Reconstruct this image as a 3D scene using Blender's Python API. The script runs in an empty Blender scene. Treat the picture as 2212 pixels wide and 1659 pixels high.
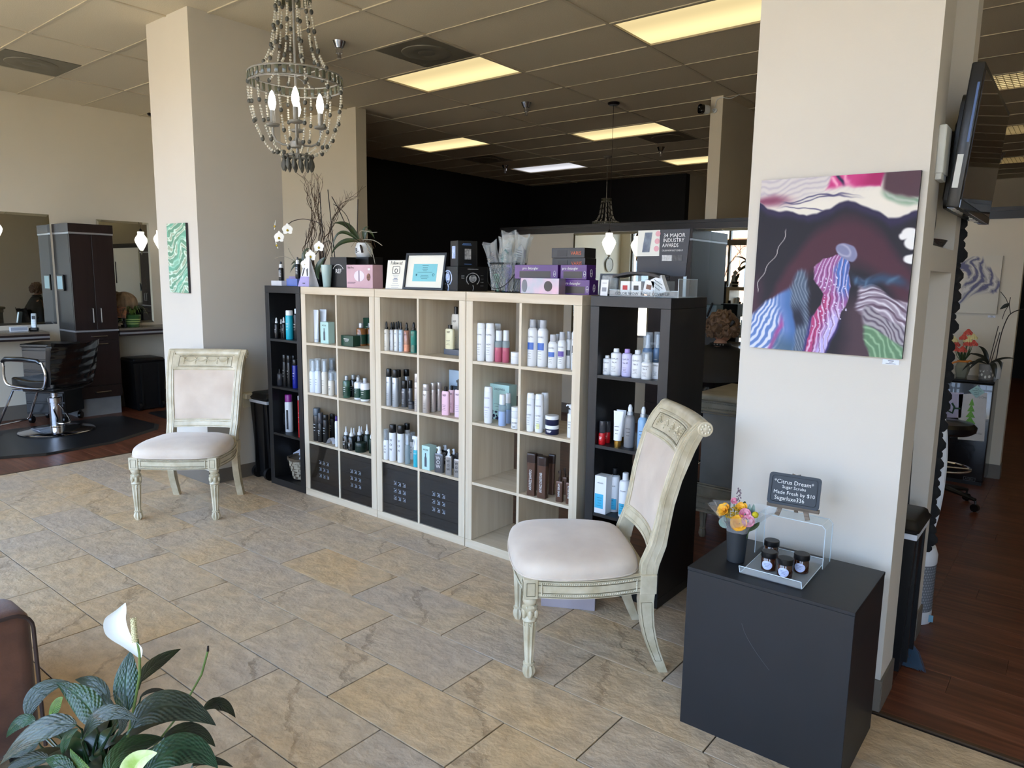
import bpy, bmesh, math, random
from math import sin, cos, pi, radians, sqrt, atan2
from mathutils import Vector, Matrix
C = bpy.context.scene.collection
SC = bpy.context.scene
R = random.Random(7)
# ------------------------------------------------------------------ camera, world, sun, daylight, exposure
cam = bpy.data.cameras.new('camera'); camo = bpy.data.objects.new('camera', cam); C.objects.link(camo)
camo.matrix_world = Matrix(((0.77958989, -0.10280304, 0.61779538, 0), (0.62611833, 0.10481308, -0.77265132, 0),
                            (0.01467787, 0.98916417, 0.14607808, 1.5652), (0, 0, 0, 1)))
cam.sensor_fit = 'HORIZONTAL'; cam.sensor_width = 36; cam.lens = 25.119; cam.clip_start = .03; cam.clip_end = 200
SC.camera = camo
SC.view_settings.view_transform = 'Standard'; SC.view_settings.look = 'None'
SC.view_settings.exposure = 1.42; SC.view_settings.gamma = 1; SC.view_settings.use_curve_mapping = False
W = bpy.data.worlds.new('sky'); SC.world = W; W.use_nodes = True
nt = W.node_tree; nt.nodes.clear()
wo = nt.nodes.new('ShaderNodeOutputWorld'); bg = nt.nodes.new('ShaderNodeBackground')
tc = nt.nodes.new('ShaderNodeTexCoord'); sp = nt.nodes.new('ShaderNodeSeparateXYZ'); cr = nt.nodes.new('ShaderNodeValToRGB')
e = cr.color_ramp.elements
e[0].position = 0.0; e[0].color = (.60, .63, .68, 1); e[1].position = 1.0; e[1].color = (.42, .64, 1.0, 1)
for p_, c_ in ((.06, (.72, .86, 1.15, 1)), (.35, (.50, .71, 1.10, 1))):
    q = e.new(p_); q.color = c_
nt.links.new(tc.outputs['Generated'], sp.inputs[0]); nt.links.new(sp.outputs['Z'], cr.inputs[0])
nt.links.new(cr.outputs[0], bg.inputs[0]); nt.links.new(bg.outputs[0], wo.inputs[0])
bg.inputs[1].default_value = 4.5
sun = bpy.data.lights.new('sun', 'SUN'); sun.energy = 24.0; sun.angle = .01; sun.color = (1, .90, .74)
suno = bpy.data.objects.new('sun', sun); C.objects.link(suno); suno.rotation_euler = (radians(-27), 0, radians(10))
def area(name, loc, sx, sy, rot, power, col, portal=False):
    l = bpy.data.lights.new(name, 'AREA'); l.shape = 'RECTANGLE'; l.size = sx; l.size_y = sy; l.energy = power; l.color = col
    o = bpy.data.objects.new(name, l); C.objects.link(o); o.location = loc; o.rotation_euler = rot
    if portal: l.cycles.is_portal = True
    return o
WINS = [(-8.55, -7.05), (-6.9, -5.4), (-5.25, -3.75), (-3.6, -2.1), (-1.95, -.45), (.45, 1.95)]   # storefront bays along u
for a_, b_ in WINS:
    area('window_portal', ((a_ + b_) / 2, -1.41, 1.65), b_ - a_, 3.06, (radians(90), 0, 0), 1, (1, 1, 1), True)
cy = SC.cycles
cy.max_bounces = 9; cy.diffuse_bounces = 5; cy.glossy_bounces = 4; cy.transmission_bounces = 8; cy.transparent_max_bounces = 12
cy.caustics_reflective = False; cy.caustics_refractive = False; cy.sample_clamp_indirect = 4.0
# ------------------------------------------------------------------ materials
def lin(c): return tuple((x / 12.92 if x <= .04045 else ((x + .055) / 1.055) ** 2.4) for x in c)
MATS = {}
def mat(name, col=(.5, .5, .5), rough=.5, metal=0, vary=.06, scale=8, bump=0, bscale=60, trans=0, ior=1.45, emit=0, coat=0, alpha=None, sheen=0, col2=None, stretch=None, rnd=0):
    if name in MATS: return MATS[name]
    m = bpy.data.materials.new(name); m.use_nodes = True; n = m.node_tree.nodes; L = m.node_tree.links
    b = n['Principled BSDF']; c = lin(col) + (1,)
    b.inputs['Roughness'].default_value = rough; b.inputs['Metallic'].default_value = metal
    b.inputs['Coat Weight'].default_value = coat; b.inputs['Sheen Weight'].default_value = sheen
    if trans: b.inputs['Transmission Weight'].default_value = trans; b.inputs['IOR'].default_value = ior
    if emit:
        b.inputs['Emission Color'].default_value = c; b.inputs['Emission Strength'].default_value = emit
    if vary or col2:
        t = n.new('ShaderNodeTexCoord'); mp = n.new('ShaderNodeMapping'); nz = n.new('ShaderNodeTexNoise')
        nz.inputs['Scale'].default_value = scale; nz.inputs['Detail'].default_value = 5
        if stretch: mp.inputs['Scale'].default_value = stretch
        L.new(t.outputs['Object'], mp.inputs[0]); L.new(mp.outputs[0], nz.inputs[0])
        mx = n.new('ShaderNodeMix'); mx.data_type = 'RGBA'
        c2 = lin(col2) + (1,) if col2 else tuple(x * (1 - vary * 2.2) for x in c[:3]) + (1,)
        mx.inputs[6].default_value = c; mx.inputs[7].default_value = c2
        rp = n.new('ShaderNodeMapRange'); rp.inputs[1].default_value = .32; rp.inputs[2].default_value = .68
        L.new(nz.outputs[0], rp.inputs[0]); L.new(rp.outputs[0], mx.inputs[0]); L.new(mx.outputs[2], b.inputs['Base Color'])
        if rnd:
            oi = n.new('ShaderNodeObjectInfo'); hs = n.new('ShaderNodeHueSaturation'); mr = n.new('ShaderNodeMapRange')
            mr.inputs[3].default_value = 1 - rnd; mr.inputs[4].default_value = 1 + rnd
            L.new(oi.outputs['Random'], mr.inputs[0]); L.new(mr.outputs[0], hs.inputs['Value']); L.new(mx.outputs[2], hs.inputs['Color']); L.new(hs.outputs[0], b.inputs['Base Color'])
    else: b.inputs['Base Color'].default_value = c
    if bump:
        t2 = n.new('ShaderNodeTexCoord'); n2 = n.new('ShaderNodeTexNoise'); n2.inputs['Scale'].default_value = bscale; n2.inputs['Detail'].default_value = 4
        bp = n.new('ShaderNodeBump'); bp.inputs['Strength'].default_value = bump; bp.inputs['Distance'].default_value = .002
        L.new(t2.outputs['Object'], n2.inputs[0]); L.new(n2.outputs[0], bp.inputs['Height']); L.new(bp.outputs[0], b.inputs['Normal'])
    if alpha is not None:      # thin clear film or pane: mostly see-through, a little gloss
        out = n['Material Output']; tr = n.new('ShaderNodeBsdfTransparent'); ms = n.new('ShaderNodeMixShader')
        tr.inputs[0].default_value = (lin(col) + (1,)); ms.inputs[0].default_value = alpha
        L.new(tr.outputs[0], ms.inputs[1]); L.new(b.outputs[0], ms.inputs[2]); L.new(ms.outputs[0], out.inputs[0])
    MATS[name] = m; return m
# ------------------------------------------------------------------ mesh builder
def T(x=0, y=0, z=0): return Matrix.Translation((x, y, z))
def RX(a): return Matrix.Rotation(radians(a), 4, 'X')
def RY(a): return Matrix.Rotation(radians(a), 4, 'Y')
def RZ(a): return Matrix.Rotation(radians(a), 4, 'Z')
class MB:
    def __init__(s): s.v = []; s.f = []
    def add(s, vs, fs, M=None):
        o = len(s.v)
        if M is not None: vs = [M @ Vector(p) for p in vs]
        s.v += [tuple(p) for p in vs]; s.f += [tuple(i + o for i in f) for f in fs]; return s
    def box(s, x0, x1, y0, y1, z0, z1, b=0, M=None):
        if b <= 0:
            vs = [(x, y, z) for z in (z0, z1) for y in (y0, y1) for x in (x0, x1)]
            return s.add(vs, [(0, 2, 3, 1), (4, 5, 7, 6), (0, 1, 5, 4), (2, 6, 7, 3), (0, 4, 6, 2), (1, 3, 7, 5)], M)
        b = min(b, (x1 - x0) * .49, (y1 - y0) * .49, (z1 - z0) * .49)
        bm = bmesh.new(); bmesh.ops.create_cube(bm, size=1)
        bmesh.ops.transform(bm, matrix=T((x0 + x1) / 2, (y0 + y1) / 2, (z0 + z1) / 2) @ Matrix.Diagonal((x1 - x0, y1 - y0, z1 - z0, 1)), verts=bm.verts)
        bmesh.ops.bevel(bm, geom=bm.edges[:], offset=b, segments=1, affect='EDGES', profile=.5)
        bm.verts.index_update()
        s.add([v.co.copy() for v in bm.verts], [tuple(v.index for v in f.verts) for f in bm.faces], M); bm.free(); return s
    def rbox(s, x0, x1, y0, y1, z0, z1, b, seg=3, M=None, sub=0, fn=None):
        bm = bmesh.new(); bmesh.ops.create_cube(bm, size=1)
        bmesh.ops.transform(bm, matrix=T((x0 + x1) / 2, (y0 + y1) / 2, (z0 + z1) / 2) @ Matrix.Diagonal((x1 - x0, y1 - y0, z1 - z0, 1)), verts=bm.verts)
        if sub: bmesh.ops.subdivide_edges(bm, edges=bm.edges[:], cuts=sub, use_grid_fill=True)
        ed = [e_ for e_ in bm.edges if len(e_.link_faces) == 2 and e_.calc_face_angle(0) > .5]
        bmesh.ops.bevel(bm, geom=ed, offset=b, segments=seg, affect='EDGES', profile=.5)
        if fn:
            for v in bm.verts: v.co = Vector(fn(*v.co))
        bm.verts.index_update()
        s.add([v.co.copy() for v in bm.verts], [tuple(v.index for v in f.verts) for f in bm.faces], M); bm.free(); return s
    def lathe(s, prof, n=20, c=(0, 0, 0), sx=1, sy=1, p=2, M=None, arc=None):
        vs = []; fs = []; m = len(prof)
        for i in range(n):
            a = 2 * pi * i / n; ca, sa = cos(a), sin(a)
            if p != 2:
                k = (abs(ca) ** p + abs(sa) ** p) ** (-1 / p); ca *= k; sa *= k
            for r, z in prof: vs.append((c[0] + r * ca * sx, c[1] + r * sa * sy, c[2] + z))
        for i in range(n):
            j = (i + 1) % n
            for k in range(m - 1): fs.append((i * m + k, j * m + k, j * m + k + 1, i * m + k + 1))
        if prof[0][0] > 1e-6: fs.append(tuple(i * m for i in reversed(range(n))))
        if prof[-1][0] > 1e-6: fs.append(tuple(i * m + m - 1 for i in range(n)))
        return s.add(vs, fs, M)
    def cyl(s, c, r, h, n=16, r2=None, M=None): return s.lathe([(r, 0), (r if r2 is None else r2, h)], n, c, M=M)
    def tube(s, pts, r, n=8, closed=False, M=None, sx=1):
        pts = [Vector(p) for p in pts]; m = len(pts); rr = r if isinstance(r, (list, tuple)) else [r] * m
        vs = []; fs = []; up = Vector((0, 0, 1)); prev = None
        for i, p in enumerate(pts):
            if closed: t = pts[(i + 1) % m] - pts[i - 1]
            else: t = pts[min(i + 1, m - 1)] - pts[max(i - 1, 0)]
            t = t.normalized() if t.length > 1e-9 else Vector((0, 0, 1))
            if prev is None: a = t.orthogonal().normalized() if abs(t.z) > .9 else t.cross(up).normalized()
            else: a = (prev - t * prev.dot(t)); a = a.normalized() if a.length > 1e-6 else t.orthogonal().normalized()
            prev = a; b = t.cross(a)
            for k in range(n):
                q = 2 * pi * k / n; vs.append(p + (a * cos(q) * sx + b * sin(q)) * rr[i])
        for i in range(m if closed else m - 1):
            j = (i + 1) % m
            for k in range(n): l = (k + 1) % n; fs.append((i * n + k, i * n + l, j * n + l, j * n + k))
        if not closed: fs.append(tuple(reversed(range(n)))); fs.append(tuple((m - 1) * n + k for k in range(n)))
        return s.add(vs, fs, M)
    def sph(s, c, r, n=10, m=6, sc=(1, 1, 1), M=None):
        pr = [(r * sin(pi * k / m), -r * cos(pi * k / m)) for k in range(m + 1)]; pr[0] = (0, -r); pr[-1] = (0, r)
        mm = T(*c) @ Matrix.Diagonal((sc[0], sc[1], sc[2], 1)); mm = M @ mm if M is not None else mm
        return s.lathe(pr, n, M=mm)
    def prism(s, poly, h0, h1, M=None):   # polygon in xy, extruded in z
        n = len(poly); vs = [(x, y, h0) for x, y in poly] + [(x, y, h1) for x, y in poly]
        fs = [tuple(reversed(range(n))), tuple(range(n, 2 * n))] + [(i, (i + 1) % n, n + (i + 1) % n, n + i) for i in range(n)]
        return s.add(vs, fs, M)
    def grid(s, fn, nu, nv, M=None, th=0):   # fn(u,v)->point
        vs = [fn(i / nu, j / nv) for j in range(nv + 1) for i in range(nu + 1)]; k = nu + 1
        fs = [(j * k + i, j * k + i + 1, (j + 1) * k + i + 1, (j + 1) * k + i) for j in range(nv) for i in range(nu)]
        return s.add(vs, fs, M)
    def mesh(s, name, m=None, smooth=True, ang=35):
        me = bpy.data.meshes.new(name); me.from_pydata(s.v, [], s.f)
        if smooth:
            me.polygons.foreach_set('use_smooth', [True] * len(me.polygons)); me.set_sharp_from_angle(angle=radians(ang))
        if m: me.materials.append(m)
        return me
def obj(name, mb, m=None, parent=None, loc=None, rot=None, smooth=True, kind=None, label=None, ang=35):
    me = mb.mesh(name, m, smooth, ang) if isinstance(mb, MB) else mb
    o = bpy.data.objects.new(name, me); C.objects.link(o)
    if parent is not None: o.parent = parent
    if loc: o.location = loc
    if rot: o.rotation_euler = rot
    if kind: o['kind'] = kind
    if label: o['label'] = label
    return o
def tag(o, label, cat, group=None, kind=None):
    o['label'] = label; o['category'] = cat
    if group: o['group'] = group
    if kind: o['kind'] = kind
    return o
def thing(name, label, cat, loc=(0, 0, 0), rz=0, group=None, kind=None):
    o = bpy.data.objects.new(name, None); C.objects.link(o); o.location = loc; o.rotation_euler = (0, 0, radians(rz)); o.empty_display_size = .05
    return tag(o, label, cat, group, kind)
def struct(name, mb, m, parent=None, smooth=False): return obj(name, mb, m, parent, smooth=smooth, kind=None if parent else 'structure')
def copy_tree(o, loc=None, rz=None, label=None, parent=None):
    c = o.copy(); C.objects.link(c)
    if parent is not None: c.parent = parent
    for ch in o.children: copy_tree(ch, parent=c)
    if loc is not None: c.location = loc
    if rz is not None: c.rotation_euler = (0, 0, radians(rz))
    if label: c['label'] = label
    return c
_TX = {}
def textmesh(t, res=2):
    if t not in _TX:
        cu = bpy.data.curves.new('t', 'FONT'); cu.body = t; cu.size = 1; cu.align_x = 'CENTER'; cu.resolution_u = res; cu.space_line = 1.0
        o = bpy.data.objects.new('t', cu); C.objects.link(o); me = bpy.data.meshes.new_from_object(o)
        _TX[t] = ([tuple(v.co) for v in me.vertices], [tuple(p.vertices) for p in me.polygons]); bpy.data.objects.remove(o); bpy.data.curves.remove(cu); bpy.data.meshes.remove(me)
    return _TX[t]
def addtext(mb, t, size, M=None, wrap=None, width=None, e=.0006):
    """flat letters in local XZ facing -Y; wrap=radius bends them round a cylinder about local Z"""
    vs, fs = textmesh(t)
    if width:
        w = max(v[0] for v in vs) - min(v[0] for v in vs); sx = width / w if w > 0 else size
        size_x = min(size, sx) if sx < size else size
    else: size_x = size
    out = []
    for x, y, z in vs:
        X, Z = x * size_x, y * size
        if wrap: a = X / wrap; out.append(((wrap + e) * sin(a), -(wrap + e) * cos(a), Z))
        else: out.append((X, -e, Z))
    return mb.add(out, fs, M)
WHT = mat('white_print', (.9, .9, .9), .6, vary=0); INK = mat('black_print', (.05, .05, .06), .6, vary=0)
# ------------------------------------------------------------------ structure
H = 3.365
def wallmat(name, c, **k): return mat(name, c, .75, vary=.02, scale=1.5, bump=.15, bscale=120, **k)
WALL = wallmat('wall_paint', (.85, .82, .75)); BLACKW = wallmat('black_wall_paint', (.045, .04, .04))
COLM = wallmat('column_paint', (.81, .79, .75))
BASEB = mat('rubber_baseboard', (.44, .41, .37), .5, vary=.03)
CEIL = mat('ceiling_tile', (.86, .82, .73), .9, vary=.05, scale=180, bump=.5, bscale=160, col2=(.79, .75, .66))
GRIDM = mat('ceiling_grid', (.78, .74, .65), .55, vary=.02)
# floor tiles
FT = mat('slate_look_tile', (.68, .6, .5), .5, vary=.1, bump=.6, bscale=14)
def tilemat():
    m = bpy.data.materials.new('stone_tile'); m.use_nodes = True; n = m.node_tree.nodes; L = m.node_tree.links; b = n['Principled BSDF']
    g = n.new('ShaderNodeNewGeometry'); oi = n.new('ShaderNodeObjectInfo'); add = n.new('ShaderNodeVectorMath'); add.operation = 'ADD'
    sc = n.new('ShaderNodeVectorMath'); sc.operation = 'SCALE'; sc.inputs[3].default_value = 37
    cmb = n.new('ShaderNodeCombineXYZ')
    for i in (0, 1): L.new(oi.outputs['Random'], cmb.inputs[i])
    L.new(cmb.outputs[0], sc.inputs[0]); L.new(g.outputs['Position'], add.inputs[0]); L.new(sc.outputs[0], add.inputs[1])
    def noise(s, d, st=None, dist=0):
        t = n.new('ShaderNodeTexNoise'); t.inputs['Scale'].default_value = s; t.inputs['Detail'].default_value = d; t.inputs['Distortion'].default_value = dist
        mp = n.new('ShaderNodeMapping'); L.new(add.outputs[0], mp.inputs[0]); L.new(mp.outputs[0], t.inputs[0])
        if st: mp.inputs['Scale'].default_value = st
        return t
    big = noise(2.2, 3); mid = noise(13, 9, (1, 1.6, 1), .25); fine = noise(60, 6)
    r1 = n.new('ShaderNodeValToRGB'); e = r1.color_ramp.elements
    e[0].position = .3; e[0].color = lin((.74, .675, .60)) + (1,); e[1].position = .72; e[1].color = lin((.81, .69, .53)) + (1,)
    q = e.new(.5); q.color = lin((.78, .695, .585)) + (1,)
    mixv = n.new('ShaderNodeMix'); mixv.data_type = 'FLOAT'; mixv.inputs[0].default_value = .30
    L.new(big.outputs[0], mixv.inputs[2]); L.new(oi.outputs['Random'], mixv.inputs[3]); L.new(mixv.outputs[0], r1.inputs[0])
    r2 = n.new('ShaderNodeValToRGB'); e = r2.color_ramp.elements; e[0].position = .34; e[0].color = (.76, .75, .74, 1); e[1].position = .62; e[1].color = (1.08, 1.07, 1.05, 1)
    L.new(mid.outputs[0], r2.inputs[0])
    mu = n.new('ShaderNodeMix'); mu.data_type = 'RGBA'; mu.blend_type = 'MULTIPLY'; mu.inputs[0].default_value = .8
    L.new(r1.outputs[0], mu.inputs[6]); L.new(r2.outputs[0], mu.inputs[7])
    # long cleft lines running across the slate
    wv = n.new('ShaderNodeTexWave'); wv.wave_type = 'BANDS'; wv.bands_direction = 'DIAGONAL'; wv.inputs['Scale'].default_value = .62; wv.inputs['Distortion'].default_value = 3.2; wv.inputs['Detail'].default_value = 7; wv.inputs['Detail Scale'].default_value = 2.6; wv.inputs['Detail Roughness'].default_value = .62
    L.new(add.outputs[0], wv.inputs[0])
    r3 = n.new('ShaderNodeValToRGB'); e = r3.color_ramp.elements; e[0].position = .0; e[0].color = (.66, .63, .60, 1); e[1].position = .006; e[1].color = (1, 1, 1, 1)
    L.new(wv.outputs[1], r3.inputs[0])
    m2 = n.new('ShaderNodeMix'); m2.data_type = 'RGBA'; m2.blend_type = 'MULTIPLY'; m2.inputs[0].default_value = .75
    L.new(mu.outputs[2], m2.inputs[6]); L.new(r3.outputs[0], m2.inputs[7]); L.new(m2.outputs[2], b.inputs['Base Color'])
    h = n.new('ShaderNodeMath'); h.operation = 'ADD'; L.new(mid.outputs[0], h.inputs[0])
    h2 = n.new('ShaderNodeMath'); h2.operation = 'MULTIPLY'; h2.inputs[1].default_value = .4; L.new(fine.outputs[0], h2.inputs[0]); L.new(h2.outputs[0], h.inputs[1])
    h3 = n.new('ShaderNodeMath'); h3.operation = 'ADD'; L.new(h.outputs[0], h3.inputs[0])
    h4 = n.new('ShaderNodeMath'); h4.operation = 'MULTIPLY'; h4.inputs[1].default_value = .5; L.new(r3.outputs[0], h4.inputs[0]); L.new(h4.outputs[0], h3.inputs[1])
    bp = n.new('ShaderNodeBump'); bp.inputs['Strength'].default_value = .8; bp.inputs['Distance'].default_value = .007
    L.new(h3.outputs[0], bp.inputs['Height']); L.new(bp.outputs[0], b.inputs['Normal'])
    rr = n.new('ShaderNodeMapRange'); rr.inputs[3].default_value = .38; rr.inputs[4].default_value = .6; L.new(mid.outputs[0], rr.inputs[0]); L.new(rr.outputs[0], b.inputs['Roughness'])
    return m
def woodmat(name, c1, c2, c3, axis='X', rough=.42, sc=1.0, rnd=.16):
    m = bpy.data.materials.new(name); m.use_nodes = True; n = m.node_tree.nodes; L = m.node_tree.links; b = n['Principled BSDF']
    t = n.new('ShaderNodeTexCoord'); mp = n.new('ShaderNodeMapping'); nz = n.new('ShaderNodeTexNoise'); oi = n.new('ShaderNodeObjectInfo')
    mp.inputs['Scale'].default_value = {'X': (1.2 * sc, 22 * sc, 22 * sc), 'Y': (22 * sc, 1.2 * sc, 22 * sc), 'Z': (22 * sc, 22 * sc, 1.2 * sc)}[axis]
    cm = n.new('ShaderNodeCombineXYZ'); mu = n.new('ShaderNodeVectorMath'); mu.operation = 'SCALE'; mu.inputs[3].default_value = 31; ad = n.new('ShaderNodeVectorMath')
    for i in (0, 1, 2): L.new(oi.outputs['Random'], cm.inputs[i])
    L.new(cm.outputs[0], mu.inputs[0]); L.new(mu.outputs[0], ad.inputs[1]); L.new(t.outputs['Object'], ad.inputs[0]); L.new(ad.outputs[0], mp.inputs[0]); L.new(mp.outputs[0], nz.inputs[0])
    nz.inputs['Scale'].default_value = 1.6; nz.inputs['Detail'].default_value = 7; nz.inputs['Distortion'].default_value = .5
    cr = n.new('ShaderNodeValToRGB'); e = cr.color_ramp.elements; e[0].position = .3; e[0].color = lin(c1) + (1,); e[1].position = .72; e[1].color = lin(c3) + (1,); q = e.new(.5); q.color = lin(c2) + (1,)
    L.new(nz.outputs[0], cr.inputs[0]); hs = n.new('ShaderNodeHueSaturation'); mr = n.new('ShaderNodeMapRange'); mr.inputs[3].default_value = 1 - rnd; mr.inputs[4].default_value = 1 + rnd
    L.new(oi.outputs['Random'], mr.inputs[0]); L.new(mr.outputs[0], hs.inputs['Value']); L.new(cr.outputs[0], hs.inputs['Color']); L.new(hs.outputs[0], b.inputs['Base Color'])
    b.inputs['Roughness'].default_value = rough
    bp = n.new('ShaderNodeBump'); bp.inputs['Strength'].default_value = .15; bp.inputs['Distance'].default_value = .002; L.new(nz.outputs[0], bp.inputs['Height']); L.new(bp.outputs[0], b.inputs['Normal'])
    MATS[name] = m; return m
TILE = tilemat(); GROUT = mat('grout', (.20, .155, .12), .9, vary=.1, scale=20)
PLANK = woodmat('vinyl_plank', (.29, .155, .10), (.40, .225, .15), (.50, .31, .22), 'X', .36)
fl = struct('floor', MB().box(-8.95, 2.1, -1.4, 15.1, -.12, -.006), GROUT)
tw, td = .6130, .3050
def clipbox(name, x0, x1, y0, y1, m, shared={}):
    if x1 - x0 < .02 or y1 - y0 < .02: return
    k = (name, round(x1 - x0, 3), round(y1 - y0, 3))
    if k not in shared:
        w, d = (x1 - x0) / 2, (y1 - y0) / 2; shared[k] = MB().box(-w, w, -d, d, -.008, 0, .0005).mesh(name, m, False)
    obj(name, shared[k], None, fl, loc=((x0 + x1) / 2, (y0 + y1) / 2, R.uniform(-.0006, 0)))
g_ = .0028
for row in range(-9, 7):
    v0 = 1.517 + td * row; v1 = v0 + td
    off = -2.696 + (-.3065 if row % 2 else 0)
    k0 = int((-6.43 - off) / tw) - 2
    for k in range(k0, k0 + 16):
        a_, b_ = off + k * tw, off + (k + 1) * tw
        ulim = 2.0 if v1 <= 2.80 else -1.06
        vv0, vv1 = max(v0, -1.2), v1
        if v0 >= 3.3 or b_ < -6.43 or a_ > ulim: continue
        clipbox('tile', max(a_, -6.43) + g_, min(b_, ulim) - g_, vv0 + g_, min(vv1, 3.42) - g_, TILE)
def planks(u0, u1, v0, v1, w=.152, L_=1.22):
    r = 0; v = v0
    while v < v1 - .01:
        u = u0 - (r * .43 % 1) * L_
        while u < u1:
            clipbox('plank', max(u, u0) + .0006, min(u + L_, u1) - .0006, v + .0006, min(v + w, v1) - .0006, PLANK); u += L_
        v += w; r += 1
planks(-8.8, -6.44, -.9, 5.2)
planks(-.45, 2.0, 2.765, 7.4, .152, 1.22)
struct('floor.001', MB().box(-6.43, -1.05, 3.42, 6.95, -.006, 0).box(-1.05, -.45, 2.765, 7.1, -.006, 0).box(-8.95, 2.1, 7.4, 15.1, -.006, 0).box(-1.05, -.45, 7.1, 7.4, -.006, 0).box(-6.43, -1.05, 6.95, 7.4, -.006, 0).box(-8.95, -6.43, 5.2, 7.4, -.006, 0), PLANK)
struct('trim_1', MB().box(-6.445, -6.425, -1.2, 5.2, -.004, .003), mat('metal_strip', (.35, .27, .2), .4, .3))
struct('trim_2', MB().box(-1.05, 2.0, 2.752, 2.770, -.004, .0035), MATS['metal_strip'])
# walls
def wall(name, *bx, m=WALL):
    mb = MB()
    for b in bx: mb.box(*b)
    return struct(name, mb, m)
wall('wall_left', (-8.95, -8.8, -1.3, 5.2, 0, H + .1)); wall('wall_left_back', (-8.95, -8.86, 5.2, 11.6, 0, H + .1), m=BLACKW)
wall('wall_divider', (-8.8, -6.37, 5.2, 5.34, 0, H + .1)); wall('wall_black_back', (-8.95, -5.53, 11.55, 11.7, 0, H + .1), m=BLACKW)
wall('wall_far_side', (-5.66, -5.53, 11.7, 15.1, 0, H + .1)); wall('wall_far', (-5.53, 2.1, 15.0, 15.15, 0, H + .1)); wall('wall_right', (2.0, 2.15, -1.4, 15.1, 0, H + .1))
wall('wall_column_left', (-5.606, -5.0, 2.645, 3.345, 0, H + .1), m=COLM)
# big column with two niches in its right side
wall('wall_column_right', (-1.055, -.56, 2.76, 3.575, 0, H + .1), (-.56, -.455, 2.76, 2.965, 0, H + .1), (-.56, -.455, 3.455, 3.575, 0, H + .1), (-.56, -.455, 2.965, 3.455, 1.615, 1.705), m=COLM)
wall('wall_stub', (-3.125, -3.0, 7.0, 8.3, 0, H + .1))
MW = 6.93
wall('wall_mirror', (-5.735, -.43, MW, MW + .13, 0, 2.09))
TRB = mat('black_trim', (.03, .03, .032), .35, vary=.02)
struct('trim_3', MB().box(-5.75, 2.0, MW - .02, MW + .15, 2.09, 2.125).box(-5.745, 2.0, MW - .012, MW + .142, 2.125, 2.15).box(-5.75, 2.0, MW - .022, MW + .152, 2.15, 2.18), TRB)
# storefront
fr = mat('bronze_frame', (.33, .30, .26), .45, .4)
sfw = MB().box(-8.95, 2.15, -1.4, -1.22, 3.18, H + .1).box(-8.95, 2.15, -1.4, -1.22, 0, .12)
ed = [-8.95] + [x for w in WINS for x in w] + [2.15]
for i in range(0, len(ed), 2): sfw.box(ed[i], ed[i + 1], -1.4, -1.22, .12, 3.18)
struct('wall_front', sfw, WALL)
GLS = mat('window_glass', (.97, .98, .98), .02, vary=0, alpha=.08)
for i, (a_, b_) in enumerate(WINS):
    f = MB()
    for z0, z1 in ((.12, .2), (2.34, 2.46), (3.12, 3.18)): f.box(a_, b_, -1.36, -1.26, z0, z1)
    for x in (a_, (a_ + b_) / 2 - .025, b_ - .05): f.box(x, x + .05, -1.355, -1.265, .12, 3.18)
    w = struct('window_%d' % (i + 1), f, fr)
    for x0 in (a_ + .05, (a_ + b_) / 2 + .025):
        x1 = x0 + (b_ - a_) / 2 - .075
        for z0, z1 in ((.2, 2.34), (2.46, 3.12)): obj('pane', MB().box(x0, x1, -1.313, -1.307, z0, z1), GLS, w, smooth=False)
# outside: pavement and the brick building over the road
struct('floor_outside', MB().box(-60, 50, -60, -1.4, -.3, -.02), mat('pavement', (.62, .56, .48), .9, vary=.12, scale=1.2))
bk = bpy.data.materials.new('brick_facade'); bk.use_nodes = True; n_ = bk.node_tree.nodes; bt = n_.new('ShaderNodeTexBrick'); t_ = n_.new('ShaderNodeTexCoord'); mp_ = n_.new('ShaderNodeMapping')
mp_.inputs['Rotation'].default_value = (radians(90), 0, 0); bt.inputs['Scale'].default_value = 4; bt.inputs['Color1'].default_value = lin((.70, .48, .38)) + (1,); bt.inputs['Color2'].default_value = lin((.62, .42, .33)) + (1,); bt.inputs['Mortar'].default_value = lin((.7, .66, .6)) + (1,)
bk.node_tree.links.new(t_.outputs['Object'], mp_.inputs[0]); bk.node_tree.links.new(mp_.outputs[0], bt.inputs[0]); bk.node_tree.links.new(bt.outputs[0], n_['Principled BSDF'].inputs['Base Color']); n_['Principled BSDF'].inputs['Roughness'].default_value = .9
bb = thing('brick_building', 'low brick building across the lot, seen through the mirror', 'building', (0, -36, -.02))
obj('facade', MB().box(-34, -11, -6, 0, 0, 4.6), bk, bb, smooth=False)
obj('cornice', MB().box(-34.3, -10.7, -6, .3, 4.6, 5.0), mat('stone_cornice', (.8, .75, .66), .8), bb, smooth=False)
for i in range(5): obj('window', MB().box(-32 + i * 4.3, -29.8 + i * 4.3, -.02, .05, 1.0, 3.2), mat('dark_pane', (.25, .3, .36), .1), bb, smooth=False)
# baseboards
def bbx(name, *bx):
    mb = MB()
    for b in bx: mb.box(*b)
    struct(name, mb, BASEB)
bbx('baseboard_left', (-8.8, -8.792, -1.2, 5.2, 0, .15)); bbx('baseboard_divider', (-8.79, -6.37, 5.192, 5.2, 0, .15))
bbx('baseboard_column_left', (-5.612, -4.994, 2.639, 2.645, 0, .105), (-5.0, -4.994, 2.645, 3.35, 0, .105), (-5.612, -5.606, 2.645, 3.35, 0, .105))
bbx('baseboard_column_right', (-1.061, -.449, 2.752, 2.76, 0, .125), (-.455, -.447, 2.76, 2.97, 0, .125), (-.455, -.447, 3.45, 3.58, 0, .125), (-.56, -.455, 3.447, 3.455, 0, .125))
bbx('baseboard_mirror', (-5.73, -.424, MW - .008, MW, 0, .115), (-.43, -.422, MW, MW + .13, 0, .115))
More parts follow.
